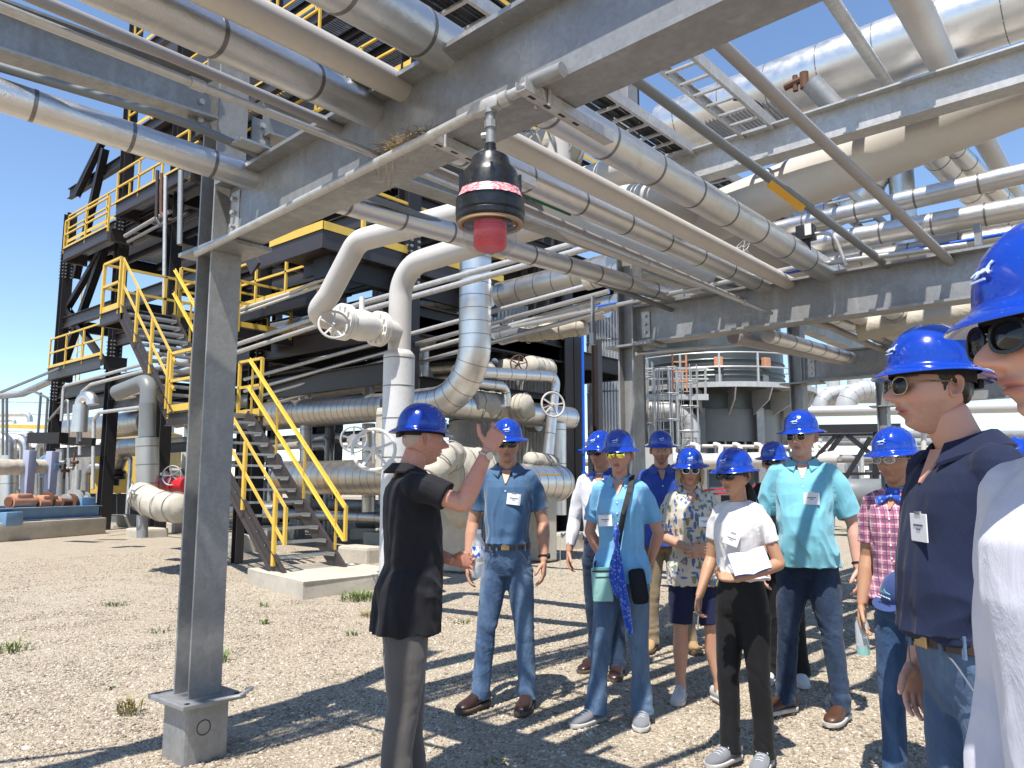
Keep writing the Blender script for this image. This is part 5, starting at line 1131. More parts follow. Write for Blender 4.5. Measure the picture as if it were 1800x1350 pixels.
def remesh(mb, vox, sm=4, smf=.5):
    me = bpy.data.meshes.new('t'); me.from_pydata([tuple(v) for v in mb.v], [], mb.f); bm = bmesh.new(); bm.from_mesh(me); bmesh.ops.recalc_face_normals(bm, faces=bm.faces); bm.to_mesh(me); bm.free()
    o = bpy.data.objects.new('t', me); COL.objects.link(o)
    r = o.modifiers.new('r', 'REMESH'); r.mode = 'VOXEL'; r.voxel_size = vox
    if sm: s = o.modifiers.new('s', 'SMOOTH'); s.factor = smf; s.iterations = sm
    dg = bpy.context.evaluated_depsgraph_get(); dg.update(); m2 = bpy.data.meshes.new_from_object(o.evaluated_get(dg))
    bpy.data.objects.remove(o); bpy.data.meshes.remove(me); return m2
def arr(me):
    v = np.empty(len(me.vertices)*3, 'f'); me.vertices.foreach_get('co', v); n = np.empty(len(me.vertices)*3, 'f'); me.vertices.foreach_get('normal', n); return v.reshape(-1,3), n.reshape(-1,3)
def disp(me, fn):
    v, n = arr(me); d = np.array([fn(p) for p in v.tolist()], 'f'); v += n*d[:,None]; me.vertices.foreach_set('co', v.ravel()); me.update()
def smoothstep(a, b, x):
    t = max(0.0, min(1.0, (x-a)/(b-a) if b != a else 0)); return t*t*(3-2*t)
def finish(me, mats, scale=1.0):
    if not isinstance(mats, (list, tuple)): mats = [mats]
    me.materials.clear()
    for m_ in mats: me.materials.append(m_)
    me.polygons.foreach_set('use_smooth', [True]*len(me.polygons)); me.update(); return me
# ---------------- skin and cloth materials
def skin_mat(name, base, red=.35, hair=(.08,.05,.03), freck=.0, lip=(.34,.11,.09)):
    m = NT(name); at = m.n('ShaderNodeAttribute'); at.attribute_name = 'feat'; sp_ = m.n('ShaderNodeSeparateColor'); m.l(at.outputs['Color'], sp_.inputs[0])
    co = m.co('Object'); n1 = m.noise(14, 4, co); n2 = m.noise(120, 3, co); n3 = m.noise(70, 3, co, .7)
    rd = (base[0]*1.02, base[1]*.70, base[2]*.62)
    c = m.mix(m.math('MULTIPLY', m.ramp(n1, [(.35, 0), (.75, 1)]), red), base, rd)
    c = m.mix(m.math('MULTIPLY', sp_.outputs[2], .55), c, (base[0]*1.0, base[1]*.62, base[2]*.52))
    if freck: c = m.mix(m.math('MULTIPLY', m.ramp(n3, [(.55, 0), (.68, 1)]), freck), c, (base[0]*.72, base[1]*.5, base[2]*.38))
    c = m.mix(sp_.outputs[0], c, lip)
    c = m.mix(m.math('MULTIPLY', sp_.outputs[1], m.ramp(n2, [(.3, .55), (.6, 1)])), c, hair)
    m.base(c); m.set(rough=.48, spec=.4); m.b.inputs['Subsurface Weight'].default_value = .12; m.b.inputs['Subsurface Radius'].default_value = (.012,.004,.002); m.b.inputs['Subsurface Scale'].default_value = .6
    m.bump(n2, .12, .002); return m.mat
def cloth_mat(name, col, rough=.85, weave=350, var=.12, sheen=.3, big=.25, col2=None):
    m = NT(name); co = m.co('Object'); n1 = m.noise(5, 4, co); n2 = m.noise(weave, 2, co); n3 = m.noise(18, 5, m.co('Object', (1,1,.45)), .6, .8)
    c = m.mix(m.ramp(n1, [(.3,0),(.7,1)]), tuple(x*(1-var) for x in col), tuple(min(1,x*(1+var)) for x in col))
    m.base(c); m.set(rough=rough, sheen=(sheen if max(col) > .05 else .06), spec=.25); m.b.inputs['Sheen Roughness'].default_value = .5
    b = m.bump(n3, big, .02); m.bump(n2, .25, .001, b); return m.mat
def denim_mat(name, col, fade):
    m = NT(name); co = m.co('Object'); n1 = m.noise(3.2, 5, m.co('Object', (1.5,1.5,.5)), .6, .5); n2 = m.noise(90, 4, m.co('Object',(1,1,.25))); n3 = m.noise(400, 2, co)
    c = m.mix(m.ramp(n1, [(.38,0),(.66,1)]), col, fade); c = m.mix(m.math('MULTIPLY', n2, .4), c, tuple(x*.6 for x in col)); m.base(c); m.set(rough=.9, spec=.2, sheen=.1)
    b = m.bump(m.noise(22, 4, m.co('Object', (1,1,.8)), .6, .6), .45, .02); m.bump(n3, .3, .001, b); return m.mat
def plaid_mat(name):
    m = NT(name); sx = m.n('ShaderNodeSeparateXYZ'); m.l(m.tc.outputs['Object'], sx.inputs[0])
    def stripes(sock, f, w, ph=0):
        s = m.math('FRACT', m.math('ADD', m.math('MULTIPLY', sock, f), ph)); return m.math('LESS_THAN', s, w)
    u = m.math('ADD', sx.outputs[0], m.math('MULTIPLY', sx.outputs[1], .8)); w = sx.outputs[2]
    c = m.mix(m.math('MULTIPLY', stripes(u, 22, .42), .55), (.58,.20,.28), (.20,.05,.12)); c = m.mix(m.math('MULTIPLY', stripes(w, 22, .42), .55), c, (.20,.06,.13))
    c = m.mix(m.math('MULTIPLY', stripes(u, 22, .10, .25), .8), c, (.70,.60,.64)); c = m.mix(m.math('MULTIPLY', stripes(w, 22, .10, .25), .8), c, (.70,.60,.64))
    c = m.mix(m.math('MULTIPLY', stripes(u, 22, .12, .7), .75), c, (.06,.06,.16)); c = m.mix(m.math('MULTIPLY', stripes(w, 22, .12, .7), .75), c, (.06,.06,.16))
    m.base(c); m.set(rough=.85, sheen=.2); m.bump(m.noise(18, 4, m.co('Object')), .3, .02); return m.mat
def floral_mat(name):
    m = NT(name); co = m.co('Object'); wv = m.noise(9, 3, co); base = (.60,.54,.44)
    def leaves(scale, rot, lo, hi, stretch=(1,1,3)):
        v = m.n('ShaderNodeTexVoronoi'); v.inputs['Scale'].default_value = scale; mp = m.co('Object', stretch, rot); m.l(mp, v.inputs['Vector']); return m.ramp(v.outputs['Distance'], [(lo, 1), (hi, 0)])
    c = m.mix(leaves(26, (.4,.5,.3), .28, .34, (1,1,.35)), base, (.07,.13,.32)); c = m.mix(leaves(24, (-.6,.9,.3), .25, .31, (.4,1,1.1)), c, (.10,.17,.36))
    c = m.mix(leaves(22, (.2,-.7,.9), .24, .29, (1,1,.4)), c, (.16,.22,.10)); c = m.mix(leaves(13, (1,.2,.5), .17, .22, (1,1,1)), c, (.42,.22,.08))
    c = m.mix(leaves(60, (1,.2,.5), .12, .16, (.3,1,1)), c, (.62,.56,.46)); m.base(c); m.set(rough=.8); m.bump(m.noise(18,4,co), .3, .02); return m.mat
M['lens_dark'] = painted('dark_lens', (.010,.010,.012), .06, 0, 0); M['frame_black'] = painted('frame_black', (.01,.01,.01), .25, 0, 0); M['frame_gold'] = painted('frame_metal', (.5,.38,.2), .3, 0, 0, .9)
m = NT('mirror_lens'); m.base((.75,.62,.10)); m.set(rough=.06, metal=1); M['lens_yellow'] = m.mat
m = NT('clear_lens'); m.base((.9,.9,.9)); m.set(rough=.02, alpha=.08); M['lens_clear'] = m.mat
m = NT('hard_hat_blue'); co = m.co('Object'); n1 = m.noise(160, 2, co); n4 = m.noise(30, 5, co, .7)
c = m.mix(m.ramp(n1, [(.70, 0), (.76, 1)]), (.003,.038,.34), (.20,.28,.50)); m.base(c); m.set(rough=m.ramp(n4, [(.3,.10),(.8,.24)]), spec=.6, coat=.5); M['hat'] = m.mat
M['logo'] = painted('white_print', (.55,.65,.85), .4, 0, 0); M['strap'] = painted('black_webbing', (.008,.008,.009), .7, 0, 0)
M['eye_white'] = painted('eye_white', (.55,.52,.48), .2, 0, 0); M['iris'] = painted('dark_iris', (.03,.02,.015), .1, 0, 0)
M['badge'] = painted('white_badge', (.78,.78,.80), .3, 0, 0); M['ink'] = painted('ink', (.10,.10,.14), .6, 0, 0)
M['leather'] = painted('brown_leather', (.075,.032,.016), .4, .2, .25, 0, (.03,.015,.01), .1, 20); M['dark_leather'] = painted('dark_leather', (.035,.016,.014), .3, .2, .2, 0, (.02,.01,.01), .1, 20)
M['suede'] = painted('tan_suede', (.36,.23,.11), .9, .2, .2); M['sole'] = painted('pale_sole', (.52,.50,.46), .7, .3, .1); M['sole_dark'] = painted('dark_sole', (.10,.07,.05), .8, .2, .1)
M['shoe_grey'] = cloth_mat('grey_mesh', (.17,.175,.19)); M['shoe_white'] = cloth_mat('pale_shoe', (.55,.54,.52)); M['lace'] = cloth_mat('lace', (.5,.5,.52))
M['silver'] = painted('watch_metal', (.5,.5,.5), .25, 0, 0, .9)
# ---------------- head
def make_head(P, fine=1.0):
    """grid head, local frame: eyes at z=0, front -Y. returns verts, faces, feat colours, function giving scalp mask"""
    NA = int(56*fine); NZ = int(54*fine); fem = P.get('fem', 0); chin = P.get('chin', 1.0); nose = P.get('nose', 1.0); old = P.get('old', 0); beard = P.get('beard', 0); fat = P.get('fat', 0)
    vs = []; ft = []
    def G(x, c, s): return math.exp(-((x-c)/s)**2)
    for j in range(NZ+1):
        t = j/NZ; ph = pi*t           # 0 at chin bottom pole, pi at crown
        for i in range(NA):
            # denser sampling at the front
            a0 = 2*pi*i/NA; a = a0 - .45*sin(a0)     # a=0 is front
            zc = -cos(ph); rad = sin(ph); x = rad*sin(a); y = -rad*cos(a)
            hz = .122; X = x*.0765; Z = zc*hz; Y = y*(.098 if y > 0 else .094)
            rad2 = abs(rad)**.8 * (1 if rad >= 0 else 1)
            X = math.copysign(1,x)*abs(x/(rad+1e-6))*rad2*.0765 if rad > 1e-6 else 0; Y = (y/(rad+1e-6))*rad2*(.100 if y > 0 else .092) if rad > 1e-6 else 0
            low = smoothstep(.0, -.115, Z)
            # jaw narrowing
            jaw = .64-.06*fem+.10*fat
            X *= 1-(1-jaw)*smoothstep(-.015, -.118, Z)**.9
            if Y > 0: Y *= 1-.62*smoothstep(-.01, -.10, Z)
            # upper skull: narrower front, fuller back
            X *= 1+.05*smoothstep(.0,.05,Z)*smoothstep(-.05,.05,Y)
            Y += .012*smoothstep(0,.08,Z)
            fr = smoothstep(.25, .75, -y/(rad+1e-6)) if rad > 1e-6 else 0
            # flatten face front and shape the profile
            if fr > 0:
                ax = abs(X); d = 0.0
                d += -.004*smoothstep(.035,.0,ax)*0
                d += .0095*G(ax,.031,.0165)*G(Z,.001,.0125)                        # sockets
                d += -.0045*G(Z,.0215,.008)*smoothstep(.055,.03,ax)*(1-.5*fem)        # brow
                d += -.005*G(ax,.043,.017)*G(Z,-.026,.018)                          # cheek
                nz_ = smoothstep(.014,-.030,Z)*(1-smoothstep(-.034,-.043,Z)); wn = .0065+.0050*smoothstep(-.005,-.034,Z)
                d += -(.007+.0265*nose*nz_**1.15)*math.exp(-(ax/wn)**2.4)*smoothstep(.026,.008,Z)*(1-smoothstep(-.036,-.044,Z))
                d += -.008*nose*G(ax,.0125,.0055)*G(Z,-.034,.0065)                        # alae
                d += .003*G(ax,0,.006)*G(Z,-.050,.006)                               # philtrum
                d += -.0085*G(Z,-.0580,.0050)*math.exp(-(ax/.021)**3)                  # upper lip
                d += .0080*G(Z,-.0642,.0024)*math.exp(-(ax/.024)**4)                   # mouth line
                d += -.0095*G(Z,-.0705,.0055)*math.exp(-(ax/.017)**3)                  # lower lip
                d += .0065*G(Z,-.0830,.007)*math.exp(-(ax/.022)**2)
                d += -.0100*chin*G(Z,-.1010,.012)*math.exp(-(ax/.021)**2)             # chin
                d += .0045*(1+old)*G(ax-.020-.25*max(0,-.035-Z),0.006,.004)*smoothstep(-.033,-.045,Z)*smoothstep(-.085,-.070,Z) # folds
                d += .0020*G(ax,.052,.014)*G(Z,-.055,.022)
                if old: d += .0015*sin(Z*420)*smoothstep(.03,.05,Z)*smoothstep(.05,.02,ax)
                Y += d*fr
                # whole face a bit forward between nose and mouth
                Y += -.0040*G(Z,-.05,.035)*smoothstep(.045,.01,ax)*fr
            X *= 1+.06*fat*G(Z,-.055,.04)
            vs.append([X, Y, Z])
            lips = max(G(Z,-.0590,.0045), G(Z,-.0700,.0055), G(Z,-.0642,.003))*math.exp(-(abs(X)/.0215)**6)*fr
            bro = (1 if G(Z,.0235+.10*(.03-abs(abs(X)-.034)),.0042) > .5 else 0)*(1 if .013 < abs(X) < .052 else 0)*fr*P.get('brow', .8)
            bd = 0
            if beard:
                ax = abs(X); bd = smoothstep(-.038,-.052,Z - .35*max(0, ax-.045))*(1-math.exp(-(ax/.024)**4)*G(Z,-.064,.0085)*1.0); bd = max(bd*smoothstep(.075,.04,Y+.055) , G(Z,-.0495,.006)*math.exp(-(ax/.027)**4))*beard
                bd = min(1, bd)
            red = min(1, (G(abs(X),.043,.02)*G(Z,-.03,.022)*.8 + math.exp(-(abs(X)/.013)**2)*G(Z,-.033,.012)*.9)*fr + P.get('redall', 0))
            ft.append((min(1,lips*1.0), max(bro, bd), red, 1))
    fs = [(j*NA+i, j*NA+(i+1)%NA, (j+1)*NA+(i+1)%NA, (j+1)*NA+i) for j in range(1, NZ-1) for i in range(NA)]
    fs += [tuple(NA+i for i in reversed(range(NA))), tuple((NZ-1)*NA+i for i in range(NA))]
    return vs, fs, ft, NA, NZ
def ear_pts(side):
    vs = []; NR, NAe = 7, 20
    for j in range(NR+1):
        r = j/NR
        for i in range(NAe):
            a = 2*pi*i/NAe; ex = cos(a)*.017*(1 if cos(a) > 0 else .8); ez = sin(a)*(.033 if sin(a) > 0 else .029); ex *= 1+.25*max(0,sin(a))
            y = ex*r+.004+.004*r*sin(a); z = ez*r-.004
            h = .0135*smoothstep(.35,.85,r)*(1-.55*smoothstep(.86,1,r)) - .002*(1-r); h *= (1 if cos(a) > -.3 else .45); h += .009*smoothstep(-.3,1,cos(a))*r
            vs.append(V((side*(.071+h+.004), y+.012, z)))
    # back sheet
    for i in range(NAe):
        a = 2*pi*i/NAe; ex = cos(a)*.014; ez = sin(a)*.029; vs.append(V((side*.070, ex+.018, ez-.004)))
    fs = [(j*NAe+i, j*NAe+(i+1)%NAe, (j+1)*NAe+(i+1)%NAe, (j+1)*NAe+i) for j in range(NR+1) for i in range(NAe)]; fs.append(tuple(range(NAe)))
    return vs, fs
def hair_shell(hv, NA, NZ, style, T):
    vs = []; on = []
    for j in range(NZ+1):
        for i in range(NA):
            X, Y, Z = hv[j*NA+i]; 
            zl = .060 if Y < -.045 else (np.interp(Y, [-.045,-.025,-.008,.004,.03,.08,.12], [.055,.030,-.018,.010,-.005,-.072,-.078]))
            if style in ('bob', 'long'): zl = .058 if Y < -.06 else float(np.interp(Y, [-.06,-.045,-.02,.0,.12], [.045,.0,-.05,-.10,-.115]))
            mk = smoothstep(zl-.004, zl+.012, Z); n_ = V((X, Y-.01, Z*.6)).normalized(); q = noise.noise((X*60, Y*60, Z*25))
            th = style_t.get(style, .006)*(.7+.5*q); 
            if style == 'bob': th = .020*smoothstep(.06,-.04,Z)*(.8+.4*q)+.006
            p = V((X,Y,Z)) + n_*(mk*th-.003*(1-mk)); vs.append(T @ p); on.append(mk > .02)
    fs = [f for j in range(1, NZ-1) for i in range(NA) for f in [(j*NA+i, j*NA+(i+1)%NA, (j+1)*NA+(i+1)%NA, (j+1)*NA+i)] if any(on[k] for k in f)]
    return vs, fs
style_t = {'short': .0095, 'buzz': .0025, 'tied': .012, 'white': .005}
def helmet(parent, T, sc_=1.0, tilt=0.0, logo=True, lod=1.0):
    """full brim hard hat: T places head local -> figure local"""
    R_ = Matrix.Rotation(tilt, 4, 'X'); H = T @ R_
    root = bpy.data.objects.new('hard_hat', None)
    NA = int(72*lod); prof = []
    # (scale of dome ellipse, z, brim extension)
    for k in range(17): t = (pi/2)*k/16; prof.append((sin(t)**.88, .056+.114*cos(t)**.95, 0))
    prof += [(s_,z_+.011,e_*.92) for s_,z_,e_ in [(1.0,.040,.003),(1.0,.034,.010),(1.0,.031,.020),(1.0,.027,.032),(1.0,.021,.044),(1.0,.0165,.0505),(1.0,.0145,.052),(1.0,.0135,.0505),(1.0,.018,.042),(1.0,.025,.028),(1.0,.029,.012),(.985,.034,.0),(.97,.05,0)]]
    for k in range(10): t = (pi/2)*(15-k*1.6)/16; prof.append((max(.01,sin(t)**.88-.03), .054+.108*cos(t)**.95, 0))
    mb = MB()
    for pi_, (s, z, e) in enumerate(prof):
        for k in range(NA):
            a = 2*pi*k/NA; fx_, fy_ = sin(a), -cos(a); ex = .101*s+e*.98; ey = (.1195*s+e*(.74 if fy_ < 0 else .80)); x = fx_*ex; y = fy_*ey+.011
            zz = z
            if e > 0: zz -= .004*(e/.05)*max(0,-fy_)+ .003*(e/.05)*max(0, fy_); zz += .006*(e/.05)*abs(fx_)**3
            if pi_ < 17 and z > .08: 
                up = (z-.08)/.09
                zz += .0045*up*math.exp(-(x/.012)**2)+ .0035*up*(math.exp(-((x-.036)/.008)**2)+math.exp(-((x+.036)/.008)**2))
            mb.v.append((H @ V((x*sc_, y*sc_, zz)))[:])
    m_ = len(prof); mb.f = [(i*NA+k, i*NA+(k+1)%NA, (i+1)*NA+(k+1)%NA, (i+1)*NA+k) for i in range(m_-1) for k in range(NA)]; mb.mi = [0]*len(mb.f)
    o = mb.build('hard_hat', M['hat'], parent, True, 50)
    ib = MB()
    for z in (.024, .060):
        for k in range(40): a = 2*pi*k/40; ib.v.append((H @ V((sin(a)*.088*sc_, (-cos(a)*.110+.006)*sc_, z - .012*(cos(a) < -.2))))[:])
    ib.f = [(k, (k+1)%40, 40+(k+1)%40, 40+k) for k in range(40)]; ib.mi = [0]*40
    ib.build('suspension_band', M['strap'], o, True, False)
    rb = MB(); rb.bbox(H @ V((0,.119*sc_,.015)), (.07,.016,.026), .005, (H.to_3x3())); rb.build('ratchet', M['strap'], o)
    if logo:
        hp_ = [(-.020,.000),(-.012,.004),(-.006,.003),(.000,.005),(.006,.004),(.010,.010),(.014,.014),(.019,.011),(.016,.009),(.013,.008),(.012,.002),(.017,-.004),(.022,-.004),(.016,-.007),(.009,-.001),(.002,-.002),(-.005,-.002),(-.008,-.006),(-.014,-.008),(-.011,-.004),(-.012,.000),(-.020,-.004),(-.024,-.003)]
        lb = MB(); c = V((0,-.1030*sc_,.098)); Mx = (H.to_3x3() @ Matrix.Rotation(radians(-26),3,'X'))
        # drawn with small quads so that it stays a clean silhouette
        lb.prism(hp_, .0022, H @ (c+V((0,-.0006,0))), Mx); lb.build('horse_emblem', M['logo'], o)
        lb = MB(); lb.bar(H @ (c+V((-.014,-.0085,-.013))), H @ (c+V((.014,-.0085,-.013))), .003, .0028); lb.build('emblem_lettering', M['logo'], o)
    return o
def glasses(parent, T, kind):
    fm, lm, rx, rz, th = {'dark': ('frame_black','lens_dark',.0265,.0215,.0032), 'mirror': ('frame_gold','lens_yellow',.0270,.0225,.0016), 'round': ('frame_gold','lens_dark',.0235,.0215,.0018), 'cat': ('frame_black','lens_dark',.0280,.0205,.005), 'clear': ('silver','lens_clear',.0255,.0165,.0014), 'wire': ('frame_gold','lens_dark',.0255,.0225,.0014), 'light': ('silver','lens_dark',.0262,.0225,.003)}[kind]
    g = MB(); n = 26; Rm = T.to_3x3(); L = MB()
    for s in (-1, 1):
        pts = []
        for k in range(n):
            a = 2*pi*k/n; e = 2.5; ca, sa = cos(a), sin(a); x = rx*math.copysign(abs(ca)**(2/e),ca); z = rz*math.copysign(abs(sa)**(2/e),sa); pts.append(V((s*.033+x, -.1035+ .35*(abs(s*.033+x)-.03)**1*.6 , z-.001)))
        for a_, b_ in zip(pts, pts[1:]+pts[:1]): g.bar(T @ a_, T @ b_, th, th*1.5)
        c = V((s*.033, -.106, -.001)); rings = [[T @ (c.lerp(p, f)+V((0,.0025*f*f,0))) for p in pts] for f in (.02,.5,.98)]; loft(L, rings)
        g.tube([T @ V((s*.060,-.092,.008)), T @ V((s*.0775,-.05,.009)), T @ V((s*.0805,.008,.008)), T @ V((s*.079,.024,-.006))], .002, 6, rr=[th*.8+.001]*4)
    g.bar(T @ V((-.009,-.106,.005)), T @ V((.009,-.106,.005)), th, th*1.2)
    o = g.build('sunglasses' if kind != 'clear' else 'eyeglasses', M[fm], parent, True, 40); L.build('lens', M[lm], o, True, 60)
    return o
def hand(mb, W, d, n, t, curl=(.35,.35,.3), fing=None, thumb=None, sc_=1.0, spread=.05):
    d = V(d).normalized(); n = V(n); n = (n-d*n.dot(d)).normalized(); t0 = V(t); t = d.cross(n).normalized(); t = t if t.dot(t0) > 0 else -t
    W = V(W); k = sc_
    loft(mb, [ell(W+d*x*k, t, n, w*k, h*k, 16, 2.6) for x, w, h in ((-.012,.0255,.019),(.01,.028,.018),(.035,.037,.0165),(.065,.0425,.0150),(.088,.0415,.0125),(.096,.038,.009))])
    # heel pad of the thumb
    sphere(mb, W+(d*.032+t*.022+n*.009)*k, (.017*k,.017*k,.017*k), 8)
    offs = (.0315,.0108,-.0105,-.0305); L = (.074,.082,.076,.060); R_ = (.0086,.0088,.0083,.0074)
    for i in range(4):
        c = (fing[i] if fing else curl); p = W+(d*(.088-.006*(i==3)-.002*(i==0))+t*offs[i])*k; ang = 0; pts = [p-d*.02*k, p]; q = p; side = t*(spread*(1.5-i))
        for j, fr in enumerate((.44,.31,.25)):
            ang += c[j]; dr = (d*cos(ang)+n*sin(ang)+side*cos(ang)).normalized(); q = q+dr*L[i]*fr*k; pts.append(q)
        mb.tube(pts, .008, 10, True, [R_[i]*k*1.05, R_[i]*k*1.06, R_[i]*k, R_[i]*k*.93, R_[i]*k*.72]); sphere(mb, pts[-1], R_[i]*k*.72, 5)
    td = thumb or (.55,.62,.35); p = W+(d*.022+t*.024+n*.006)*k; dr = (d*td[0]+t*td[1]+n*td[2]).normalized(); q1 = p+dr*.045*k; dr2 = (dr*.7+d*.5+n*.15).normalized(); q2 = q1+dr2*.032*k; q3 = q2+dr2*.014*k
    mb.tube([p, q1, q2, q3], .01, 10, True, [.0145*k,.0115*k,.0105*k,.0075*k]); sphere(mb, q3, .0075*k, 5)
def shoe(parent, s, ank, yaw, mat, sole, style='sneaker', laces=False):
    """shoe under the ankle; local toe direction -Y rotated by yaw"""
    Mx = Matrix.Rotation(yaw, 3, 'Z'); c = V((ank[0], ank[1], 0)); up = MB(); so_ = MB(); L = .285; 
    def fw(t): return np.interp(t, [0,.12,.35,.6,.8,.93,1], [.030,.036,.036,.047,.049,.038,.016])
    def fh(t): return np.interp(t, [0,.08,.25,.42,.6,.8,.94,1], [.085,.098,.098,.088,.062,.048,.038,.022])
    ring = []; 
    for k in range(15):
        t = k/14; y = .075-t*L; w = float(fw(t)); h = float(fh(t)); pts = []
        for j in range(14):
            a = 2*pi*j/14; x = w*math.copysign(abs(cos(a))**.8, cos(a)); z = h/2+.012+(h/2)*sin(a) if True else 0
            if z < .03: x *= 1.03
            pts.append(c + Mx @ V((x, y, max(.016, z))))
        ring.append(pts)
    loft(up, ring); o = up.build('shoe', mat, parent, True, 60); r2 = []
    for zz, ex in ((0,.0),(.004,.005),(.022,.006),(.026,.002)):
        r2.append([c + Mx @ V((sin(2*pi*j/28)*(float(fw(.5-.5*cos(2*pi*j/28)*.98+0))*1.0+ex) if False else 0, 0, 0)) for j in range(28)])
    rings = []
    for zz, ex in ((0.0,.0),(.003,.004),(.021,.006),(.025,.003)):
        pts = []
        for j in range(36):
            a = 2*pi*j/36; t = .5-.5*cos(a); y = .075+.006-(t*(L+.012)); w = float(fw(t))+ex; pts.append(c + Mx @ V((math.copysign(w*(min(1,abs(sin(a))*2.2)**.6), sin(a)), y, zz)))
        rings.append(pts)
    loft(so_, rings); so_.build('sole', sole, o, True, 60)
    if laces:
        lc = MB()
        for k in range(5):
            y = -.035-k*.022; z = float(fh((.075-y)/L))+.014; lc.tube([c+Mx@V((-.022,y,z-.008)), c+Mx@V((0,y-.006,z)), c+Mx@V((.022,y,z-.008))], .0035, 6)
        lc.tube([c+Mx@V((-.035,-.06,.085)), c+Mx@V((0,-.03,.112)), c+Mx@V((.035,-.065,.085))], .003, 6); lc.build('laces', M['lace'], o, True)
    return o
# ---------------- whole figure
STATS = []
M['seam_thread'] = painted('denim_seam', (.16,.17,.20), .8, 0, 0)
def person(label, px, D, h, face, S, head_yaw=0.0, head_pitch=0.0, lean=0.0, group='visitors in blue hard hats', fine=1.0, vox=.0034, tilt=0.05, dz=0):
    """face = (right, toward camera) components of the facing direction; all build numbers are for a 1.75 m person and are scaled"""
    g = gd(px, 850, D); fd = Rh*face[0] - Fh*face[1]; rz = atan2(fd.x, -fd.y); k = h/1.75
    root = thing('person', label, 'person', (g.x, g.y, dz), rz, group); root.scale = (k, k, k)
    fem = S.get('fem', 0); gw = S.get('girth', 1.0); bel = S.get('belly', 0.0); sw = S.get('sh', .140 if fem else .160)
    hx = .080; tl = lambda z: V((0, -lean*(max(0,z-.9)), 0))
    # ---- pose
    shR, shL = V((-sw, .0, 1.425))+tl(1.425), V((sw, .0, 1.425))+tl(1.425)
    aR = S.get('armR', ((-.245,.035,1.13), (-.262,-.045,.885))); aL = S.get('armL', ((.245,.035,1.13), (.262,-.045,.885)))
    aR = tuple((p[0]*(.86 if abs(p[0]) > .2 else 1), p[1], p[2]) for p in aR); aL = tuple((p[0]*(.86 if abs(p[0]) > .2 else 1), p[1], p[2]) for p in aL)
    hdR = S.get('handR', ((0,-.12,-1), (.95,.1,0), (0,-1,0))); hdL = S.get('handL', ((0,-.12,-1), (-.95,.1,0), (0,-1,0)))
    fR = S.get('footR', (-.12, .0, -.15)); fL = S.get('footL', (.12, .0, .15)); 
    # ---- skin body: torso core, neck (and bare legs) in one skin, arms with hands in a finer one
    skin = S['skin']; b = MB()
    r = lambda z, x, yf, yb, cy=0.0, e=2.3: ell(V((0,cy,z))+tl(z), V((1,0,0)), V((0,1,0)), x, yb, 24, e, yf)
    g2 = gw*(.70 if fem else .80)
    loft(b, [r(.88,.13*g2,.09,.10), r(1.0,.125*g2,.085,.085), r(1.15,.13*g2,.095,.09), r(1.30,.15*g2,.10,.095), r(1.40,sw*.86,.07,.085), r(1.445,sw*.66,.055,.075), r(1.468,.075,.05,.07)])
    nr = S.get('neck', .049 if fem else .058)
    hf = S.get('headfwd', .012); hc0 = V((0,-.022-hf,1.632))+tl(1.6)
    limb(b, [V((0,.022,1.43))+tl(1.43), V((0,.012-hf*.4,1.50))+tl(1.5), V((0,.004-hf,1.575))+tl(1.57)], [nr*1.22, nr, nr*1.02], 20)
    for sx, sh in ((-1, shR), (1, shL)): sphere(b, sh+V((-sx*.026,0,-.026)), .030, 8)
    legs_bare = S.get('bare_legs', 0)
    kR = V((-.105,(fR[1])*.5-.012,.48)); kL = V((.105,(fL[1])*.5-.012,.48)); anR = V((fR[0],fR[1]+.0,.085)); anL = V((fL[0],fL[1]+.0,.085))
    kR.x = (-hx+fR[0])*.5-.004; kL.x = (hx+fL[0])*.5+.004
    for hxx, kn, an in ((-hx, kR, anR), (hx, kL, anL)):
        if legs_bare: limb(b, [V((hxx,0,.86)), kn+V((0,.0,.06)), kn, kn+V((0,.014,-.13)), an+V((0,0,.06)), an+V((0,0,-.02))], [.078,.058,.052,.056,.036,.038], 16)
    me = remesh(b, .0075, 5); 
    a_ = MB()
    for sh, (el, wr), (hd, hn, ht), side in ((shR, aR, hdR, 'R'), (shL, aL, hdL, 'L')):
        el = V(el); wr = V(wr); fl = S.get('arm', .88 if fem else 1.0)
        sh = sh+V((0,0,-.02)); up_ = (el-sh)
        limb(a_, [sh, el, wr], [.050*fl, .040*fl, .026*fl], 18) if False else None
        m1 = sh+up_*.5; m2 = el+(wr-el)*.28
        limb(a_, [sh, m1, el-up_*.06, el, m2, wr+(el-wr)*.12, wr], [.032*fl, .043*fl, .040*fl, .040*fl, .043*fl, .029*fl, .0265*fl], 18)
        hand(a_, wr, hd, hn, ht, S.get('curl'+side, (.35,.4,.3)), S.get('fing'+side), S.get('thumb'+side), (.92 if fem else 1.0)*S.get('hands', 1.0))
    me2 = remesh(a_, vox, 3, .45)
    hp = hc0; T = Matrix.Translation(hp) @ Matrix.Rotation(head_yaw, 4, 'Z') @ Matrix.Rotation(head_pitch, 4, 'X'); hs = S.get('hs', .97 if fem else 1.0); T = T @ Matrix.Scale(hs, 4)
    hv, hf, ft, NA, NZ = make_head(({} if fem else {'beard': .22}) | S.get('head', {}) | {'fem': fem}, fine)
    # join into one mesh
    v1, _ = arr(me); v2, _ = arr(me2); fa = [tuple(p.vertices) for p in me.polygons]; fb = [tuple(p.vertices) for p in me2.polygons]
    V_ = v1.tolist()+v2.tolist(); F_ = fa+[tuple(i+len(v1) for i in f) for f in fb]; feat = [(0,0,S.get('head',{}).get('redall',0)*.8,1)]*len(V_); o0_ = len(V_)
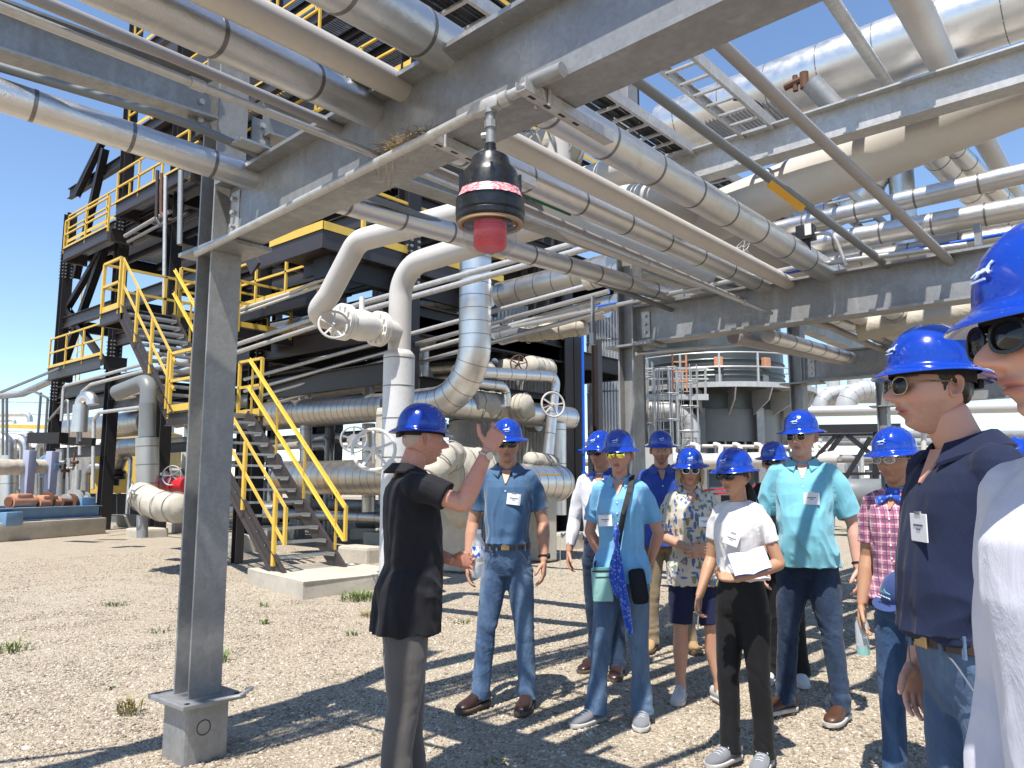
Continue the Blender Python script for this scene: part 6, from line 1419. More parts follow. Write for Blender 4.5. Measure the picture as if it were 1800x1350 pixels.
    V_ += [tuple(T @ V(p)) for p in hv]; F_ += [tuple(i+o0_ for i in f) for f in hf]; feat = feat+ft
    for s in (-1, 1):
        ev, ef = ear_pts(s); o1_ = len(V_); V_ += [tuple(T @ p) for p in ev]; F_ += [tuple(i+o1_ for i in f) for f in ef]; feat = feat+[(0,0,.35,1)]*len(ev)
    bm_ = bpy.data.meshes.new('body'); bm_.from_pydata([tuple(p) for p in V_], [], F_); ca = bm_.color_attributes.new('feat', 'FLOAT_COLOR', 'POINT'); ca.data.foreach_set('color', np.array(feat, 'f').ravel())
    finish(bm_, skin); body = link('body', bm_, root); bpy.data.meshes.remove(me); bpy.data.meshes.remove(me2)
    if not S.get('glasses') or S['glasses'] == 'clear':
        for s in (-1, 1):
            e = MB(); sphere(e, T @ V((s*.031,-.0715,.0005)), .0108, 9); ey = e.build('eye', M['eye_white'], root, True, 60)
            e = MB(); sphere(e, T @ V((s*.031-.001,-.0785,.0)), (.0055,.0050,.0055), 7); e.build('iris', M['iris'], ey, True, 60)
    # ---- hair
    hm = S['hair']; st_ = S.get('hairstyle', 'short'); vs, fs = hair_shell(hv, NA, NZ, 'tied' if st_ == 'pony' else st_, T)
    hb = MB(); hb.v = [tuple(p) for p in vs]; hb.f = fs; hb.mi = [0]*len(fs); hb.build('hair', hm, root, True, False)
    if st_ == 'pony':
        q = MB(); 
        for kk in range(90):
            a = 6.28*random.random(); rr_ = .024*random.random()**.5; p0 = V((rr_*cos(a), .095+rr_*.4, -.03+rr_*sin(a))); sw_ = V((.02*random.gauss(0,1), 0, 0)); q.tube([T @ p0, T @ (p0+V((0,.035,-.03))), T @ (p0*1.0+V((0,.05,-.10))+sw_*.6), T @ (p0+V((0,.035,-.19))+sw_*1.4), T @ (p0+V((0,.03,-.24-.03*random.random()))+sw_*2)], .004, 5, rr=[.005,.007,.006,.004,.0015])
        q.build('ponytail', hm, root, True)
    if st_ == 'bob':
        q = MB()
        for kk in range(150):
            a = radians(-128+256*random.random()); X0 = sin(a)*.082; Y0 = cos(a)*.10+.008; z0 = .035; cl = .012*sin(kk*1.7); ln = .125+.03*random.random(); 
            q.tube([T @ V((X0,Y0,z0)), T @ V((X0*1.13+cl,Y0*1.1,z0-.05)), T @ V((X0*1.24,Y0*1.17,z0-.10)), T @ V((X0*1.10+cl*.5,Y0*1.05,z0-ln))], .004, 5, rr=[.004,.006,.006,.002])
        q.build('hair_locks', hm, root, True)
    hat = helmet(root, T, S.get('hat', 1.0), tilt, fine >= 0)
    if S.get('glasses'): glasses(root, T, S['glasses'])
    # ---- upper garment
    top = S['top']; tk = S.get('tucked', 0); c = MB(); zb = S.get('hem', .985 if tk else .84)
    def bl(z): return bel*math.exp(-((z-1.08)/.16)**2)
    ch = .012*S.get('bust', 0)
    prof = [(zb, .204 if not tk else .160, .152 if not tk else .118, .158 if not tk else .112), (.95 if zb < .93 else zb+.02, .200 if not tk else .170, .138, .136), (1.05,.163,.118,.102), (1.16,.168,.122,.106), (1.28,.180,.130+ch,.116), (1.36,.186,.122+ch,.118), (1.405,.182,.098,.108), (1.44,.150,.070,.088), (1.466,.100,.056,.075), (1.482,.072,.048,.068)]
    if fem: prof = [(z, x*(.90 if z > 1.2 else (.93 if 1.0 < z < 1.2 else .98)), yf*.93, yb*.92) for z, x, yf, yb in prof]
    prof = [(z, x*(.88 if z < 1.38 else (.88 if z < 1.45 else .95)), yf, yb) for z, x, yf, yb in prof]
    shw = sw/.160
    loft(c, [r(z, x*(gw if z < 1.34 else (gw*.5+.5*shw)), (yf+bl(z))*(.5+.5*gw), yb*(.5+.5*gw), 0, 2.5) for z, x, yf, yb in prof])
    fls = S.get('sleeve', .62); rs_ = S.get('slv', .070 if not fem else .058)*.86
    for sh, (el, wr), sd in ((shR, aR, -1), (shL, aL, 1)):
        el = V(el); wr = V(wr); s0 = sh+V((-sd*.022, 0, -.014)); sphere(c, sh+V((-sd*.020,.002,-.012)), (rs_*1.02,rs_*1.02,rs_*.98), 8); limb(c, [V((sd*.045,.018,1.462))+tl(1.46), sh+V((-sd*.015,.004,.0))], [.036,.050], 14)
        if fls < 1: limb(c, [s0, sh+(el-sh)*.3, sh+(el-sh)*fls], [rs_*.98, rs_*.98, rs_*.93], 18)
        else: limb(c, [s0, sh+(el-sh)*.5, el, el+(wr-el)*.5, el+(wr-el)*(fls-1)], [rs_, rs_*.96, rs_*.92, rs_*.90, rs_*.66], 18)
    cm = remesh(c, .0068 if fine <= 1 else .0055, 3); fa_ = S.get('fold', 1.0); sd_ = random.random()*50
    def fold(p):
        x, y, z = p; w = noise.noise((x*5+sd_, y*5, z*4)); w2 = noise.noise((x*7, y*7+sd_, z*5))
        f = -abs(noise.noise((x*9+1.6*w+sd_, y*9+w2, z*3.2+x*4+1.2*w)))*.013 + noise.noise((x*22+w*3, y*22, z*9+sd_))*.0035
        low = smoothstep(1.38, 1.0, z)*.9+.35; side = smoothstep(.10,.16,abs(x))*smoothstep(1.05,1.3,z)*.6
        if tk: f += -.006*abs(sin((x+w*.08)*46))*smoothstep(1.12,1.0,z)
        return f*(low+side)*fa_*1.35
    disp(cm, fold); finish(cm, top); shirt = link('shirt' if S.get('topname') is None else S['topname'], cm, root)
    # sleeve and shirt hems: slightly proud rims
    if S.get('collar'):
        cc = MB(); col_m = S.get('collar_mat', top); n = 30; rings = []
        for (rr_, zz_, lo) in ((nr*1.14, 1.512, .030), (nr*1.22, 1.520, .030), (nr*1.86, 1.480, .034), (nr*1.84, 1.472, .035), (nr*1.20, 1.498, .032)):
            pts = []
            for i in range(n+1):
                a = radians(27)+(2*pi-radians(54))*i/n; fx_, fy_ = sin(a), -cos(a); tip = max(0, -fy_)**6
                pts.append(V((fx_*rr_*(1.0+.05*abs(fx_)), fy_*rr_*1.08+.014 - .022*tip, zz_ - lo*(max(0,.35-fy_)/1.35)**1.3*1.25 - .020*tip*(1 if rr_ > nr*1.3 else .2)))+tl(1.48))
            rings.append(pts)
        b0_ = len(cc.v); cc.v += [tuple(p) for r_ in rings for p in r_]; m_ = n+1; R5 = len(rings)
        cc.f += [(j*m_+i, j*m_+i+1, ((j+1)%R5)*m_+i+1, ((j+1)%R5)*m_+i) for j in range(R5) for i in range(n)]+[tuple(j*m_ for j in range(R5)), tuple(j*m_+n for j in reversed(range(R5)))]; cc.mi = [0]*len(cc.f)
        co_ = cc.build('collar', col_m, shirt, True, 40)
        # open neck: skin wedge
        wz = MB(); ch_z = 1.455; wz.prism([(-.034,.058),(.034,.058),(.004,-.045),(-.004,-.045)], .007, V((0,-(.087 if fem else .0895)*(.5+.5*gw)-.4*bl(1.42),1.420))+tl(1.42), Matrix.Rotation(radians(-33),3,'X'));
        wz.build('open_neck', skin, body)
    if S.get('placket') :
        bb = MB()
        for i in range(S['placket']):
            z = 1.40-.065*i; y = -(np.interp(z, [p_[0] for p_ in prof], [p_[2] for p_ in prof])+bl(z))*(.5+.5*gw)-.001; sphere(bb, V((0,float(y),z))+tl(z), (.0055,.003,.0055), 5)
        bb.build('buttons', S.get('button', M['badge']), shirt, True)
    if S.get('badge'):
        bx, bz, ang = S['badge']; yv = -(float(np.interp(bz, [p_[0] for p_ in prof], [p_[2] for p_ in prof]))+bl(bz))*(.5+.5*gw)*(1-abs(bx/.185/gw)**2.5)**.4-.010
        Mb = Matrix.Rotation(ang[1],3,'Z') @ Matrix.Rotation(ang[0],3,'Y') @ Matrix.Rotation(ang[2] if len(ang) > 2 else 0,3,'X'); cB = V((bx,yv,bz))+tl(bz); q = MB(); q.bbox(cB, (.088,.003,.070), .001, Mb); bd = q.build('name_badge', M['badge'], root)
        q = MB(); 
        for dx_, dz_, w_ in ((-.0,.006,.050),(.0,-.004,.022)): q.box(cB+Mb@V((dx_,-.0022,dz_)), (w_,.001,.0045 if dz_ > 0 else .003), Mb)
        q.build('badge_print', M['ink'], bd); q = MB(); q.box(cB+Mb@V((0,-.001,.037)), (.03,.004,.008), Mb); q.build('badge_clip', M['silver'], bd)
    # ---- trousers
    bt = S['bottom']; c = MB(); wz_ = S.get('waist', 1.0); short = S.get('shorts')
    loft(c, [r(.80,.150*gw,.085,.115), r(.86,.158*gw,.105,.128), r(.92,.154*gw,.108+bel*.2,.120), r(wz_,.143*gw*(.86 if fem else 1),.104+bel*.45,.100), r(wz_+.02,.140*gw*(.84 if fem else 1),.102+bel*.45,.098)])
    lw = S.get('legw', 1.0); hemz = S.get('leghem', .045); flare = S.get('flare', 1.0)
    for hxx, kn, an in ((-hx, kR, anR), (hx, kL, anL)):
        hip_ = V((hxx*.95,.006,.84)); 
        if short: limb(c, [hip_, kn+(hip_-kn)*.5, kn+V((0,0,.05))], [.094*gw, .088*gw, .086], 18)
        else: limb(c, [hip_, kn+(hip_-kn)*.5, kn, kn.lerp(an,.55)+V((0,.010,0)), V((an.x,an.y-.006,hemz))], [.093*gw, .080*gw*lw, .066*lw, .060*lw, .062*lw*flare], 18)
    tm_ = remesh(c, .0078, 3); sd2 = random.random()*50; pf = S.get('pfold', 1.0)
    def fold2(p):
        x, y, z = p; w = noise.noise((x*6+sd2, y*6, z*5)); kn_ = math.exp(-((z-.47)/.10)**2); hm_ = smoothstep(.30,.08,z); cr = math.exp(-((z-.82)/.09)**2)
        f = -abs(noise.noise((x*9+sd2, y*9, z*4+w)))*.008 + noise.noise((x*6+w, y*6+sd2, z*24+x*14+w*3))*.0085*(kn_*.7+hm_*1.0+cr*.7) - abs(noise.noise((x*7, y*7, z*15+sd2+x*10)))*.006*(hm_+cr*.6)
        return f*pf
    disp(tm_, fold2); finish(tm_, bt); tr_ = link(S.get('botname', 'trousers'), tm_, root)
    if tk or S.get('belt'):
        q = MB(); rings = [r(z, x*gw, yf+bel*.45, yb, 0, 2.3) for z, x, yf, yb in ((.972,.148,.110,.108),(.974,.1525,.114,.112),(1.006,.1515,.113,.111),(1.008,.147,.109,.107))]; n = len(rings[0]); q.v = [tuple(p) for r_ in rings for p in r_]
        q.f = [(j*n+i, j*n+(i+1)%n, ((j+1)%4)*n+(i+1)%n, ((j+1)%4)*n+i) for j in range(4) for i in range(n)]; q.mi = [0]*len(q.f); bl_ = q.build('belt', S.get('beltm', M['leather']), root, True, 50)
        q = MB(); q.bbox((0,-.115-bel*.45,.989), (.052,.008,.042), .003); q.build('buckle', M['frame_gold'], bl_)
        for xx in (-.10,-.055,.07,.12): q = MB(); y = -(.1135+bel*.45)*(1-abs(xx/(.1525*gw))**2.3)**(1/2.3)-.002; q.box((xx,y,.99), (.012,.006,.055)); q.build('belt_loop', bt, tr_)
    if S.get('pockets'):
        for sx in (-1,1):
            q = MB(); pts = [V((sx*(.080+.055*t), -(.112+bel*.3)*(1-abs((.080+.055*t)/(.160*gw))**2.4)**(1/2.4)-.006, .965-.075*(t**1.6))) for t in [i/7 for i in range(8)]]; q.tube(pts, .0022, 5); q.build('pocket_seam', M['seam_thread'], tr_)
    shm, slm, stl = S['shoes']
    shoe(root, k, anR+V((0,.005,0)), fR[2], shm, slm, stl, S.get('laces')); shoe(root, k, anL+V((0,.005,0)), fL[2], shm, slm, stl, S.get('laces'))
    if S.get('watch'):
        sd, wm, fm_ = S['watch']; el, wr = (aR if sd == 'R' else aL); el, wr = V(el), V(wr); d_ = (wr-el).normalized(); c_ = wr-d_*.028; q = MB(); q.torus(c_, d_, .030, .006, 24, 6); w_ = q.build('wristwatch', wm, root, True)
        o_ = V(S.get('watchdir', (1 if sd == 'L' else -1,-.3,0))); o_ = (o_-d_*o_.dot(d_)).normalized(); q = MB(); q.cyl(c_+o_*.026, c_+o_*.039, .018, 16); q.build('watch_face', fm_, w_, True, 40)
    return root, T, k, rz
def at_fig(root, k, p): return root.matrix_basis @ V(p)   # figure local -> world
hairs = {}
def hair_mat(name, col, v=.3):
    m = NT(name); n1 = m.noise(90, 3, m.co('Object', (1,1,.15))); m.base(m.mix(n1, tuple(x*(1-v) for x in col), tuple(min(1,x*(1+v)) for x in col))); m.set(rough=.45, spec=.4); m.bump(n1, .6, .004); return m.mat
H_white, H_brown, H_dark, H_blonde, H_black, H_grey = hair_mat('white_hair', (.50,.48,.45)), hair_mat('brown_hair', (.07,.042,.025)), hair_mat('dark_hair', (.025,.018,.013)), hair_mat('blonde_hair', (.42,.31,.18)), hair_mat('black_hair', (.012,.010,.010)), hair_mat('grey_hair', (.30,.27,.24))
navy_d = denim_mat('dark_denim', (.016,.028,.060), (.05,.085,.15)); mid_d = denim_mat('mid_denim', (.055,.10,.19), (.17,.26,.38)); lite_d = denim_mat('light_denim', (.07,.12,.21), (.20,.29,.40)); blue_d = denim_mat('blue_denim', (.035,.075,.16), (.10,.17,.29))
TW_SW = (M['shoe_grey'], M['sole'], 's')
UP = (0,0,1)
# 1 the speaker
sp1, T1, k1, rz1 = person('man in black polo and grey trousers seen from behind pointing with his raised hand', 716, 3.72, 1.785, (1.0,-.30), dict(
    skin=skin_mat('skin_speaker', (.56,.31,.23), .7, (.35,.28,.2), .5), hair=hair_mat('thin_pale_hair', (.46,.33,.27), .12), hairstyle='buzz', headfwd=.03, top=cloth_mat('black_knit', (.010,.010,.013), .8, sheen=.15), bottom=cloth_mat('charcoal_trousers', (.095,.085,.080), .8), collar=1, sleeve=.66, slv=.082, girth=1.10, belly=.045, hem=.755, legw=1.15, flare=1.12, leghem=.03, fold=1.0, pfold=.6,
    armR=((-.335,-.205,1.335),(-.335,-.315,1.575)), handR=((.0,-.50,.86),(.9,-.05,.0),(0,.75,.6)), fingR=[(.5,.7,.4),(.9,.9,.5),(1.0,1.0,.5),(1.1,1.0,.5)], thumbR=(.42,.95,.05),
    armL=((.235,-.02,1.13),(.05,-.235,1.06)), handL=((-.55,-.80,.05),(-.5,-.3,0),(0,0,1)), curlL=(.6,.7,.5), thumbL=(.5,.3,.8),
    shoes=(M['dark_leather'], M['sole_dark'], 'd'), head=dict(nose=1.15, old=1, redall=.35, brow=.2, fat=.3), footR=(-.11,.05,-.1), footL=(.12,-.06,.1), watch=('R', M['silver'], M['silver'])), head_yaw=.08, head_pitch=.03, lean=.03, fine=1.3, vox=.0030, tilt=.02)
# 2 blue polo man
person('tall man in dark blue polo and jeans with dark sunglasses facing the camera', 892, 5.30, 1.84, (-.10,1.0), dict(
    skin=skin_mat('skin_b', (.48,.27,.18), .45, (.10,.07,.05)), hair=H_brown, top=cloth_mat('blue_polo', (.045,.105,.20), .75), bottom=mid_d, collar=1, tucked=1, placket=2, pockets=1, seam=M['sole'], badge=(.055,1.285,(.12,0)), glasses='dark', watch=('L', M['strap'], M['strap']), belly=.03, sleeve=.72, slv=.073,
    armR=((-.265,.03,1.13),(-.285,-.05,.885)), armL=((.265,.03,1.13),(.275,-.06,.90)), footR=(-.17,-.02,-.55), footL=(.13,.0,-.15), shoes=(M['dark_leather'], M['sole_dark'], 'd'), head=dict(nose=1.0, brow=.8)), head_yaw=.1, fine=1.15)
# 3 man in the white long sleeved shirt
person('man in white long sleeved shirt half hidden behind the woman in the light blue shirt', 1058, 6.2, 1.82, (-.45,1.0), dict(
    skin=skin_mat('skin_c', (.45,.25,.17)), hair=H_brown, top=cloth_mat('white_shirt', (.66,.66,.70), .75), bottom=navy_d, collar=1, tucked=1, beltm=M['dark_leather'], sleeve=1.85, slv=.070, glasses='dark', collar_mat=cloth_mat('royal_blue', (.02,.06,.32)), armR=((-.27,.03,1.13),(-.30,-.04,.885)), shoes=(M['dark_leather'], M['sole_dark'], 'd'), footR=(-.10,.1,-.3), footL=(.12,-.05,.1)), head_yaw=-.2)
# 4 woman in the light blue shirt
w4, T4, k4, rz4 = person('woman in light blue shirt with yellow mirrored glasses and a black shoulder strap', 1090, 4.98, 1.75, (-.30,1.0), dict(
    skin=skin_mat('skin_d', (.52,.29,.21), .5), hair=H_brown, hairstyle='pony', fem=1, bust=1.6, top=cloth_mat('light_blue_shirt', (.17,.42,.66), .75), bottom=lite_d, collar=1, placket=5, sleeve=.74, slv=.072, hem=.84, badge=(-.075,1.225,(-.06,-.1)), glasses='mirror', girth=1.08, fold=1.3,
    armR=((-.255,.09,1.14),(-.13,.16,.93)), armL=((.265,.08,1.14),(.16,.17,.95)), handL=((-.8,.2,-.4),(0,1,0),(0,0,-1)), handR=((.8,.2,-.4),(0,1,0),(0,0,-1)), footR=(-.17,-.05,-.55), footL=(.11,.02,.05), flare=1.3, legw=.95, shoes=TW_SW, laces=1, head=dict(nose=.9, brow=.5)), head_yaw=-.05, fine=1.15)
# 5 bearded man
person('tall bearded man in royal blue polo and tan trousers standing at the back', 1163, 7.05, 1.88, (-.12,1.0), dict(
    skin=skin_mat('skin_e', (.45,.26,.18), .3, (.05,.03,.02)), hair=H_dark, top=cloth_mat('royal_polo', (.018,.055,.30), .75), bottom=cloth_mat('khaki', (.24,.18,.11)), collar=1, placket=2, sleeve=.7, shoes=(M['suede'], M['sole_dark'], 'd'), footR=(-.11,.0,-.3), footL=(.20,-.02,.2), head=dict(beard=.6, brow=1.0)), fine=1.0)
# 6 blonde woman
person('older blonde woman in floral shirt and navy shorts with her hands folded', 1212, 5.45, 1.66, (-.05,1.0), dict(
    skin=skin_mat('skin_f', (.50,.29,.20), .5), hair=H_blonde, hairstyle='bob', fem=1, bust=1.5, top=floral_mat('floral_print'), bottom=cloth_mat('navy_shorts', (.012,.016,.05)), shorts=1, bare_legs=1, collar=1, sleeve=.85, slv=.078, hem=.80, glasses='light', badge=(.075,1.26,(.05,.1)), girth=1.06, botname='shorts',
    armR=((-.25,.0,1.15),(-.04,-.225,1.07)), armL=((.25,.0,1.15),(.05,-.215,1.05)), handR=((.85,-.25,.1),(0,1,.0),(0,-.2,1)), handL=((-.85,-.28,.0),(0,1,0),(0,-.2,1)), footR=(-.10,.03,-.3), footL=(.16,-.03,.35), shoes=(M['shoe_white'], M['sole'], 's'), laces=1, head=dict(nose=.9, brow=.4, old=1)), head_yaw=-.12, head_pitch=.06)
# 7 young woman in white
w7, T7, k7, rz7 = person('young woman in white t-shirt and black trousers holding an open notebook', 1296, 4.27, 1.60, (-.72,.75), dict(
    skin=skin_mat('skin_g', (.46,.26,.16), .25), hair=H_black, hairstyle='pony', fem=1, bust=2.2, top=cloth_mat('white_tee', (.70,.68,.68), .8), bottom=cloth_mat('black_trousers', (.008,.008,.009), .7), topname='t_shirt', sleeve=.60, slv=.062, hem=1.03, waist=1.07, tucked=0, glasses='cat', badge=(.03,1.27,(.35,.35)), fold=.9, legw=1.0, pfold=.6,
    armR=((-.235,.02,1.14),(-.245,-.12,.92)), handR=((0,-.3,-1),(.95,.1,0),(0,-1,0)), curlR=(.6,.7,.4), armL=((.265,.03,1.13),(.10,-.235,1.06)), handL=((-.75,-.45,.1),(0,-.6,.8),(.3,-.9,.2)), curlL=(.5,.7,.4), footR=(-.085,-.04,-.15), footL=(.095,.02,.2), shoes=TW_SW, laces=1, head=dict(nose=.75, brow=.9), hs=1.0), head_yaw=-.10, fine=1.2)
# 8 older man in aqua polo
person('tall older man in aqua polo shirt and dark jeans with round sunglasses', 1412, 5.10, 1.88, (-.40,1.0), dict(
    skin=skin_mat('skin_h', (.55,.33,.25), .6, (.4,.36,.3)), hair=H_white, hairstyle='white', top=cloth_mat('aqua_polo', (.17,.45,.54), .75), bottom=navy_d, collar=1, placket=2, sleeve=.84, slv=.088, girth=1.14, belly=.085, hem=.86, glasses='round', badge=(.045,1.265,(.02,-.05)), watch=('L', M['strap'], M['badge']), watchdir=(.7,-.7,0),
    armL=((.315,.02,1.11),(.325,-.05,.865)), armR=((-.29,.03,1.12),(-.30,-.04,.87)), footR=(-.16,.02,-.75), footL=(.15,-.02,-.35), shoes=(M['leather'], M['sole'], 'd'), head=dict(nose=1.05, old=1, brow=.25, fat=.4)), head_yaw=-.28, fine=1.2)
# 9 hidden person behind the older man
person('person in black mostly hidden behind the older man in the aqua polo', 1362, 5.95, 1.73, (-.35,1.0), dict(
    skin=skin_mat('skin_i', (.42,.24,.16)), hair=H_black, fem=1, top=cloth_mat('black_top', (.012,.012,.014)), bottom=cloth_mat('black_pants', (.010,.010,.011)), sleeve=.8, glasses='dark', legw=1.1, flare=1.2, shoes=(M['shoe_white'], M['sole'], 's'), footR=(-.09,.0,-.2), footL=(.12,.02,.1)), head_yaw=-.1)
# 10 young man in plaid
w10, T10, k10, rz10 = person('young man in pink plaid shirt with a blue bandana and clear glasses', 1580, 3.86, 1.68, (-.80,.62), dict(
    skin=skin_mat('skin_j', (.42,.24,.15), .3), hair=H_black, top=plaid_mat('plaid_shirt'), bottom=blue_d, collar=1, tucked=0, placket=6, sleeve=.75, slv=.068, hem=.93, glasses='clear', belly=.0,
    armR=((-.235,.03,1.13),(-.235,-.06,.89)), armL=((.25,-.01,1.12),(.155,-.195,.955)), handL=((-.55,-.45,-.55),(-.5,.5,0),(-.2,-.6,.6)), curlL=(.8,.9,.5), watch=('L', M['strap'], M['frame_black']), footR=(-.11,.0,-.1), footL=(.12,.03,.15), shoes=(M['shoe_grey'], M['sole'], 's'), head=dict(nose=.95, brow=1.0), hs=1.02), head_yaw=-.05, fine=1.3)
# 11 man in the navy polo
person('man in navy polo and jeans in profile with gold rimmed sunglasses close to the camera', 1694, 2.14, 1.84, (-1.0,.04), dict(
    skin=skin_mat('skin_k', (.55,.32,.24), .4, (.10,.06,.04)), hair=H_dark, top=cloth_mat('navy_polo', (.010,.016,.045), .85, sheen=.03), bottom=mid_d, collar=1, tucked=1, beltm=M['dark_leather'], sleeve=.72, slv=.080, girth=1.06, belly=.06, headfwd=.05, glasses='wire', pockets=1, seam=M['sole'], badge=(.05,1.27,(.0,-.1)), fold=.9,
    armL=((.26,.06,1.13),(.25,-.02,.89)), armR=((-.26,.05,1.13),(-.22,-.05,.90)), shoes=(M['leather'], M['sole'], 'd'), head=dict(nose=1.1, brow=.9)), head_yaw=.02, head_pitch=-.02, fine=2.0, vox=.0036, tilt=-.03)
# 12 nearest man, white shirt
person('nearest man at the right edge in white shirt and black sunglasses, only partly in view', 1925, 1.04, 1.765, (-1.0,.03), dict(
    skin=skin_mat('skin_l', (.56,.33,.25), .4, (.12,.08,.05)), hair=H_dark, top=cloth_mat('white_sweatshirt', (.56,.56,.64), .85, fold if False else 350), bottom=blue_d, sleeve=1.95, slv=.074, girth=.96, belly=.0, headfwd=.0, glasses='dark', fold=.45, hem=.70,
    armR=((-.27,.03,1.13),(-.27,-.03,.88)), armL=((.275,.03,1.13),(.275,-.03,.88)), shoes=(M['leather'], M['sole'], 'd'), head=dict(nose=1.1, brow=.8)), head_yaw=0, fine=2.2, vox=.004, tilt=.04)
# 13 visitor whose hat shows between the two near men
person('visitor of whom only the blue hard hat shows between the two nearest men', 1792, 3.3, 1.60, (-.6,.8), dict(
    skin=skin_mat('skin_m', (.45,.26,.18)), hair=H_brown, top=cloth_mat('grey_blue_top', (.15,.2,.3)), bottom=blue_d, sleeve=.7, glasses='dark', shoes=TW_SW), head_yaw=0)
# ================================================================ THINGS HELD AND WORN LOOSE, WEEDS
def place(o, root): o.matrix_basis = root.matrix_basis.copy(); return o
# water bottle in the speaker's hand
m = NT('bottle_plastic'); m.base((.9,.95,.97)); m.set(rough=.06, alpha=.38, spec=.8); M['pet'] = m.mat
m = NT('bottle_print'); n = m.noise(70, 2, m.co('Object', (1,1,.5))); m.base(m.ramp(n, [(.42,(.03,.10,.45)),(.5,(.72,.78,.86)),(.6,(.75,.80,.88))])); m.set(rough=.3); M['btl'] = m.mat
b0 = sp1.matrix_basis @ V((-.035,-.335,.985)); bo = thing('water_bottle', 'clear plastic water bottle with blue label held by the speaker', 'bottle', b0[:])
q = MB(); q.lathe([(0,0),(.028,0),(.0325,.006),(.0325,.03),(.0305,.036),(.0325,.042),(.0325,.06),(.0305,.066),(.0325,.072),(.0325,.15),(.028,.17),(.0155,.195),(.0125,.205),(.0125,.212)], n=28); q.build('bottle_body', M['pet'], bo, True, 50)
q = MB(); q.lathe([(.0330,.095),(.0332,.096),(.0332,.148),(.0330,.149)], n=28); q.build('bottle_label', M['btl'], bo, True, 50)
q = MB(); q.lathe([(0,.228),(.0145,.228),(.015,.224),(.015,.208),(0,.208)], n=24); q.build('bottle_cap', M['badge'], bo, True, 40)
# crossbody bag, bandana and pouch of the woman in light blue
M['teal'] = cloth_mat('teal_bag', (.25,.47,.44), .6, big=.3); M['teal_dark'] = cloth_mat('teal_trim', (.10,.28,.28), .6)
m = NT('blue_bandana'); v = m.n('ShaderNodeTexVoronoi'); v.inputs['Scale'].default_value = 55; m.l(m.co('Object'), v.inputs[0]); m.base(m.mix(m.ramp(v.outputs['Distance'], [(.22,0),(.26,1),(.30,1),(.34,0)]), (.012,.08,.50), (.55,.62,.75))); m.set(rough=.8, sheen=.2); m.bump(m.noise(25,4,m.co('Object')), .6, .02); M['bandana'] = m.mat
bg_ = thing('crossbody_bag', 'small teal crossbody bag with black strap hanging in front of the woman in light blue', 'bag'); place(bg_, w4)
q = MB(); q.bbox((-.095,-.165,.840), (.128,.024,.205), .011, Matrix.Rotation(-.05,3,'Y')); bb = q.build('bag_body', M['teal'], bg_, True, 40)
q = MB(); q.box((-.095,-.179,.920), (.118,.003,.008), Matrix.Rotation(-.05,3,'Y')); q.box((-.092,-.179,.885), (.085,.003,.005), Matrix.Rotation(-.05,3,'Y')); q.build('zipper', M['strap'], bb)
q = MB(); q.box((-.085,-.1785,.935), (.120,.002,.016), Matrix.Rotation(-.05,3,'Y')); q.build('stripe', M['teal_dark'], bb)
q = MB(); pts = [V((.075,.03,1.505)),V((.082,-.05,1.488)),V((.074,-.128,1.40)),V((.045,-.178,1.27)),V((.015,-.180,1.12)),V((-.015,-.178,.955))]
for a, b in zip(pts, pts[1:]): q.bar(a, b+(b-a)*.05, .034, .004, up=(0,-1,.2))
pts = [V((.075,.03,1.505)),V((.02,.11,1.35)),V((-.08,.12,1.1)),V((-.14,.02,.98)),V((-.15,-.12,.95))]
for a, b in zip(pts, pts[1:]): q.bar(a, b+(b-a)*.05, .034, .004, up=(0,1,.2))
q.build('strap', M['strap'], bg_)
q = MB()
def strip(P_, W_, th, ph):
    rings = []
    for i, (p, w) in enumerate(zip(P_, W_)):
        p = V(p); rings.append([p+V((w*.5*cos(a_), -th*sin(a_)-.010*sin(cos(a_)*3.2*w/.03+ph+i*.5)*min(1,w/.03), .004*cos(a_*2+ph))) for a_ in [2*pi*k/20 for k in range(20)]])
    loft(q, rings)
strip([(0,-.188,1.20),(.004,-.192,1.15),(-.002,-.19,1.11),(.004,-.19,1.07),(.0,-.188,1.02),(-.012,-.190,.96),(-.014,-.192,.88),(-.006,-.188,.80),(.002,-.184,.765)], [.012,.042,.034,.030,.05,.062,.066,.05,.012], .011, 0)
strip([(.002,-.180,1.06),(.012,-.184,1.0),(.022,-.188,.92),(.030,-.192,.84),(.044,-.192,.74),(.056,-.188,.66),(.070,-.184,.58),(.080,-.182,.545)], [.022,.036,.046,.056,.058,.05,.040,.010], .011, 2)
place(tag(q.build('bandana', M['bandana'], None, True, False), 'long royal blue bandana tied to the bag strap of the woman in light blue', 'bandana'), w4)
q = MB(); q.bbox((.125,-.150,.835), (.10,.035,.21), .03, Matrix.Rotation(-.15,3,'Y')); place(tag(q.build('hip_pouch', cloth_mat('black_pouch', (.012,.014,.02)), None, True, 50), 'black hip pouch beside the blue bandana', 'pouch'), w4)
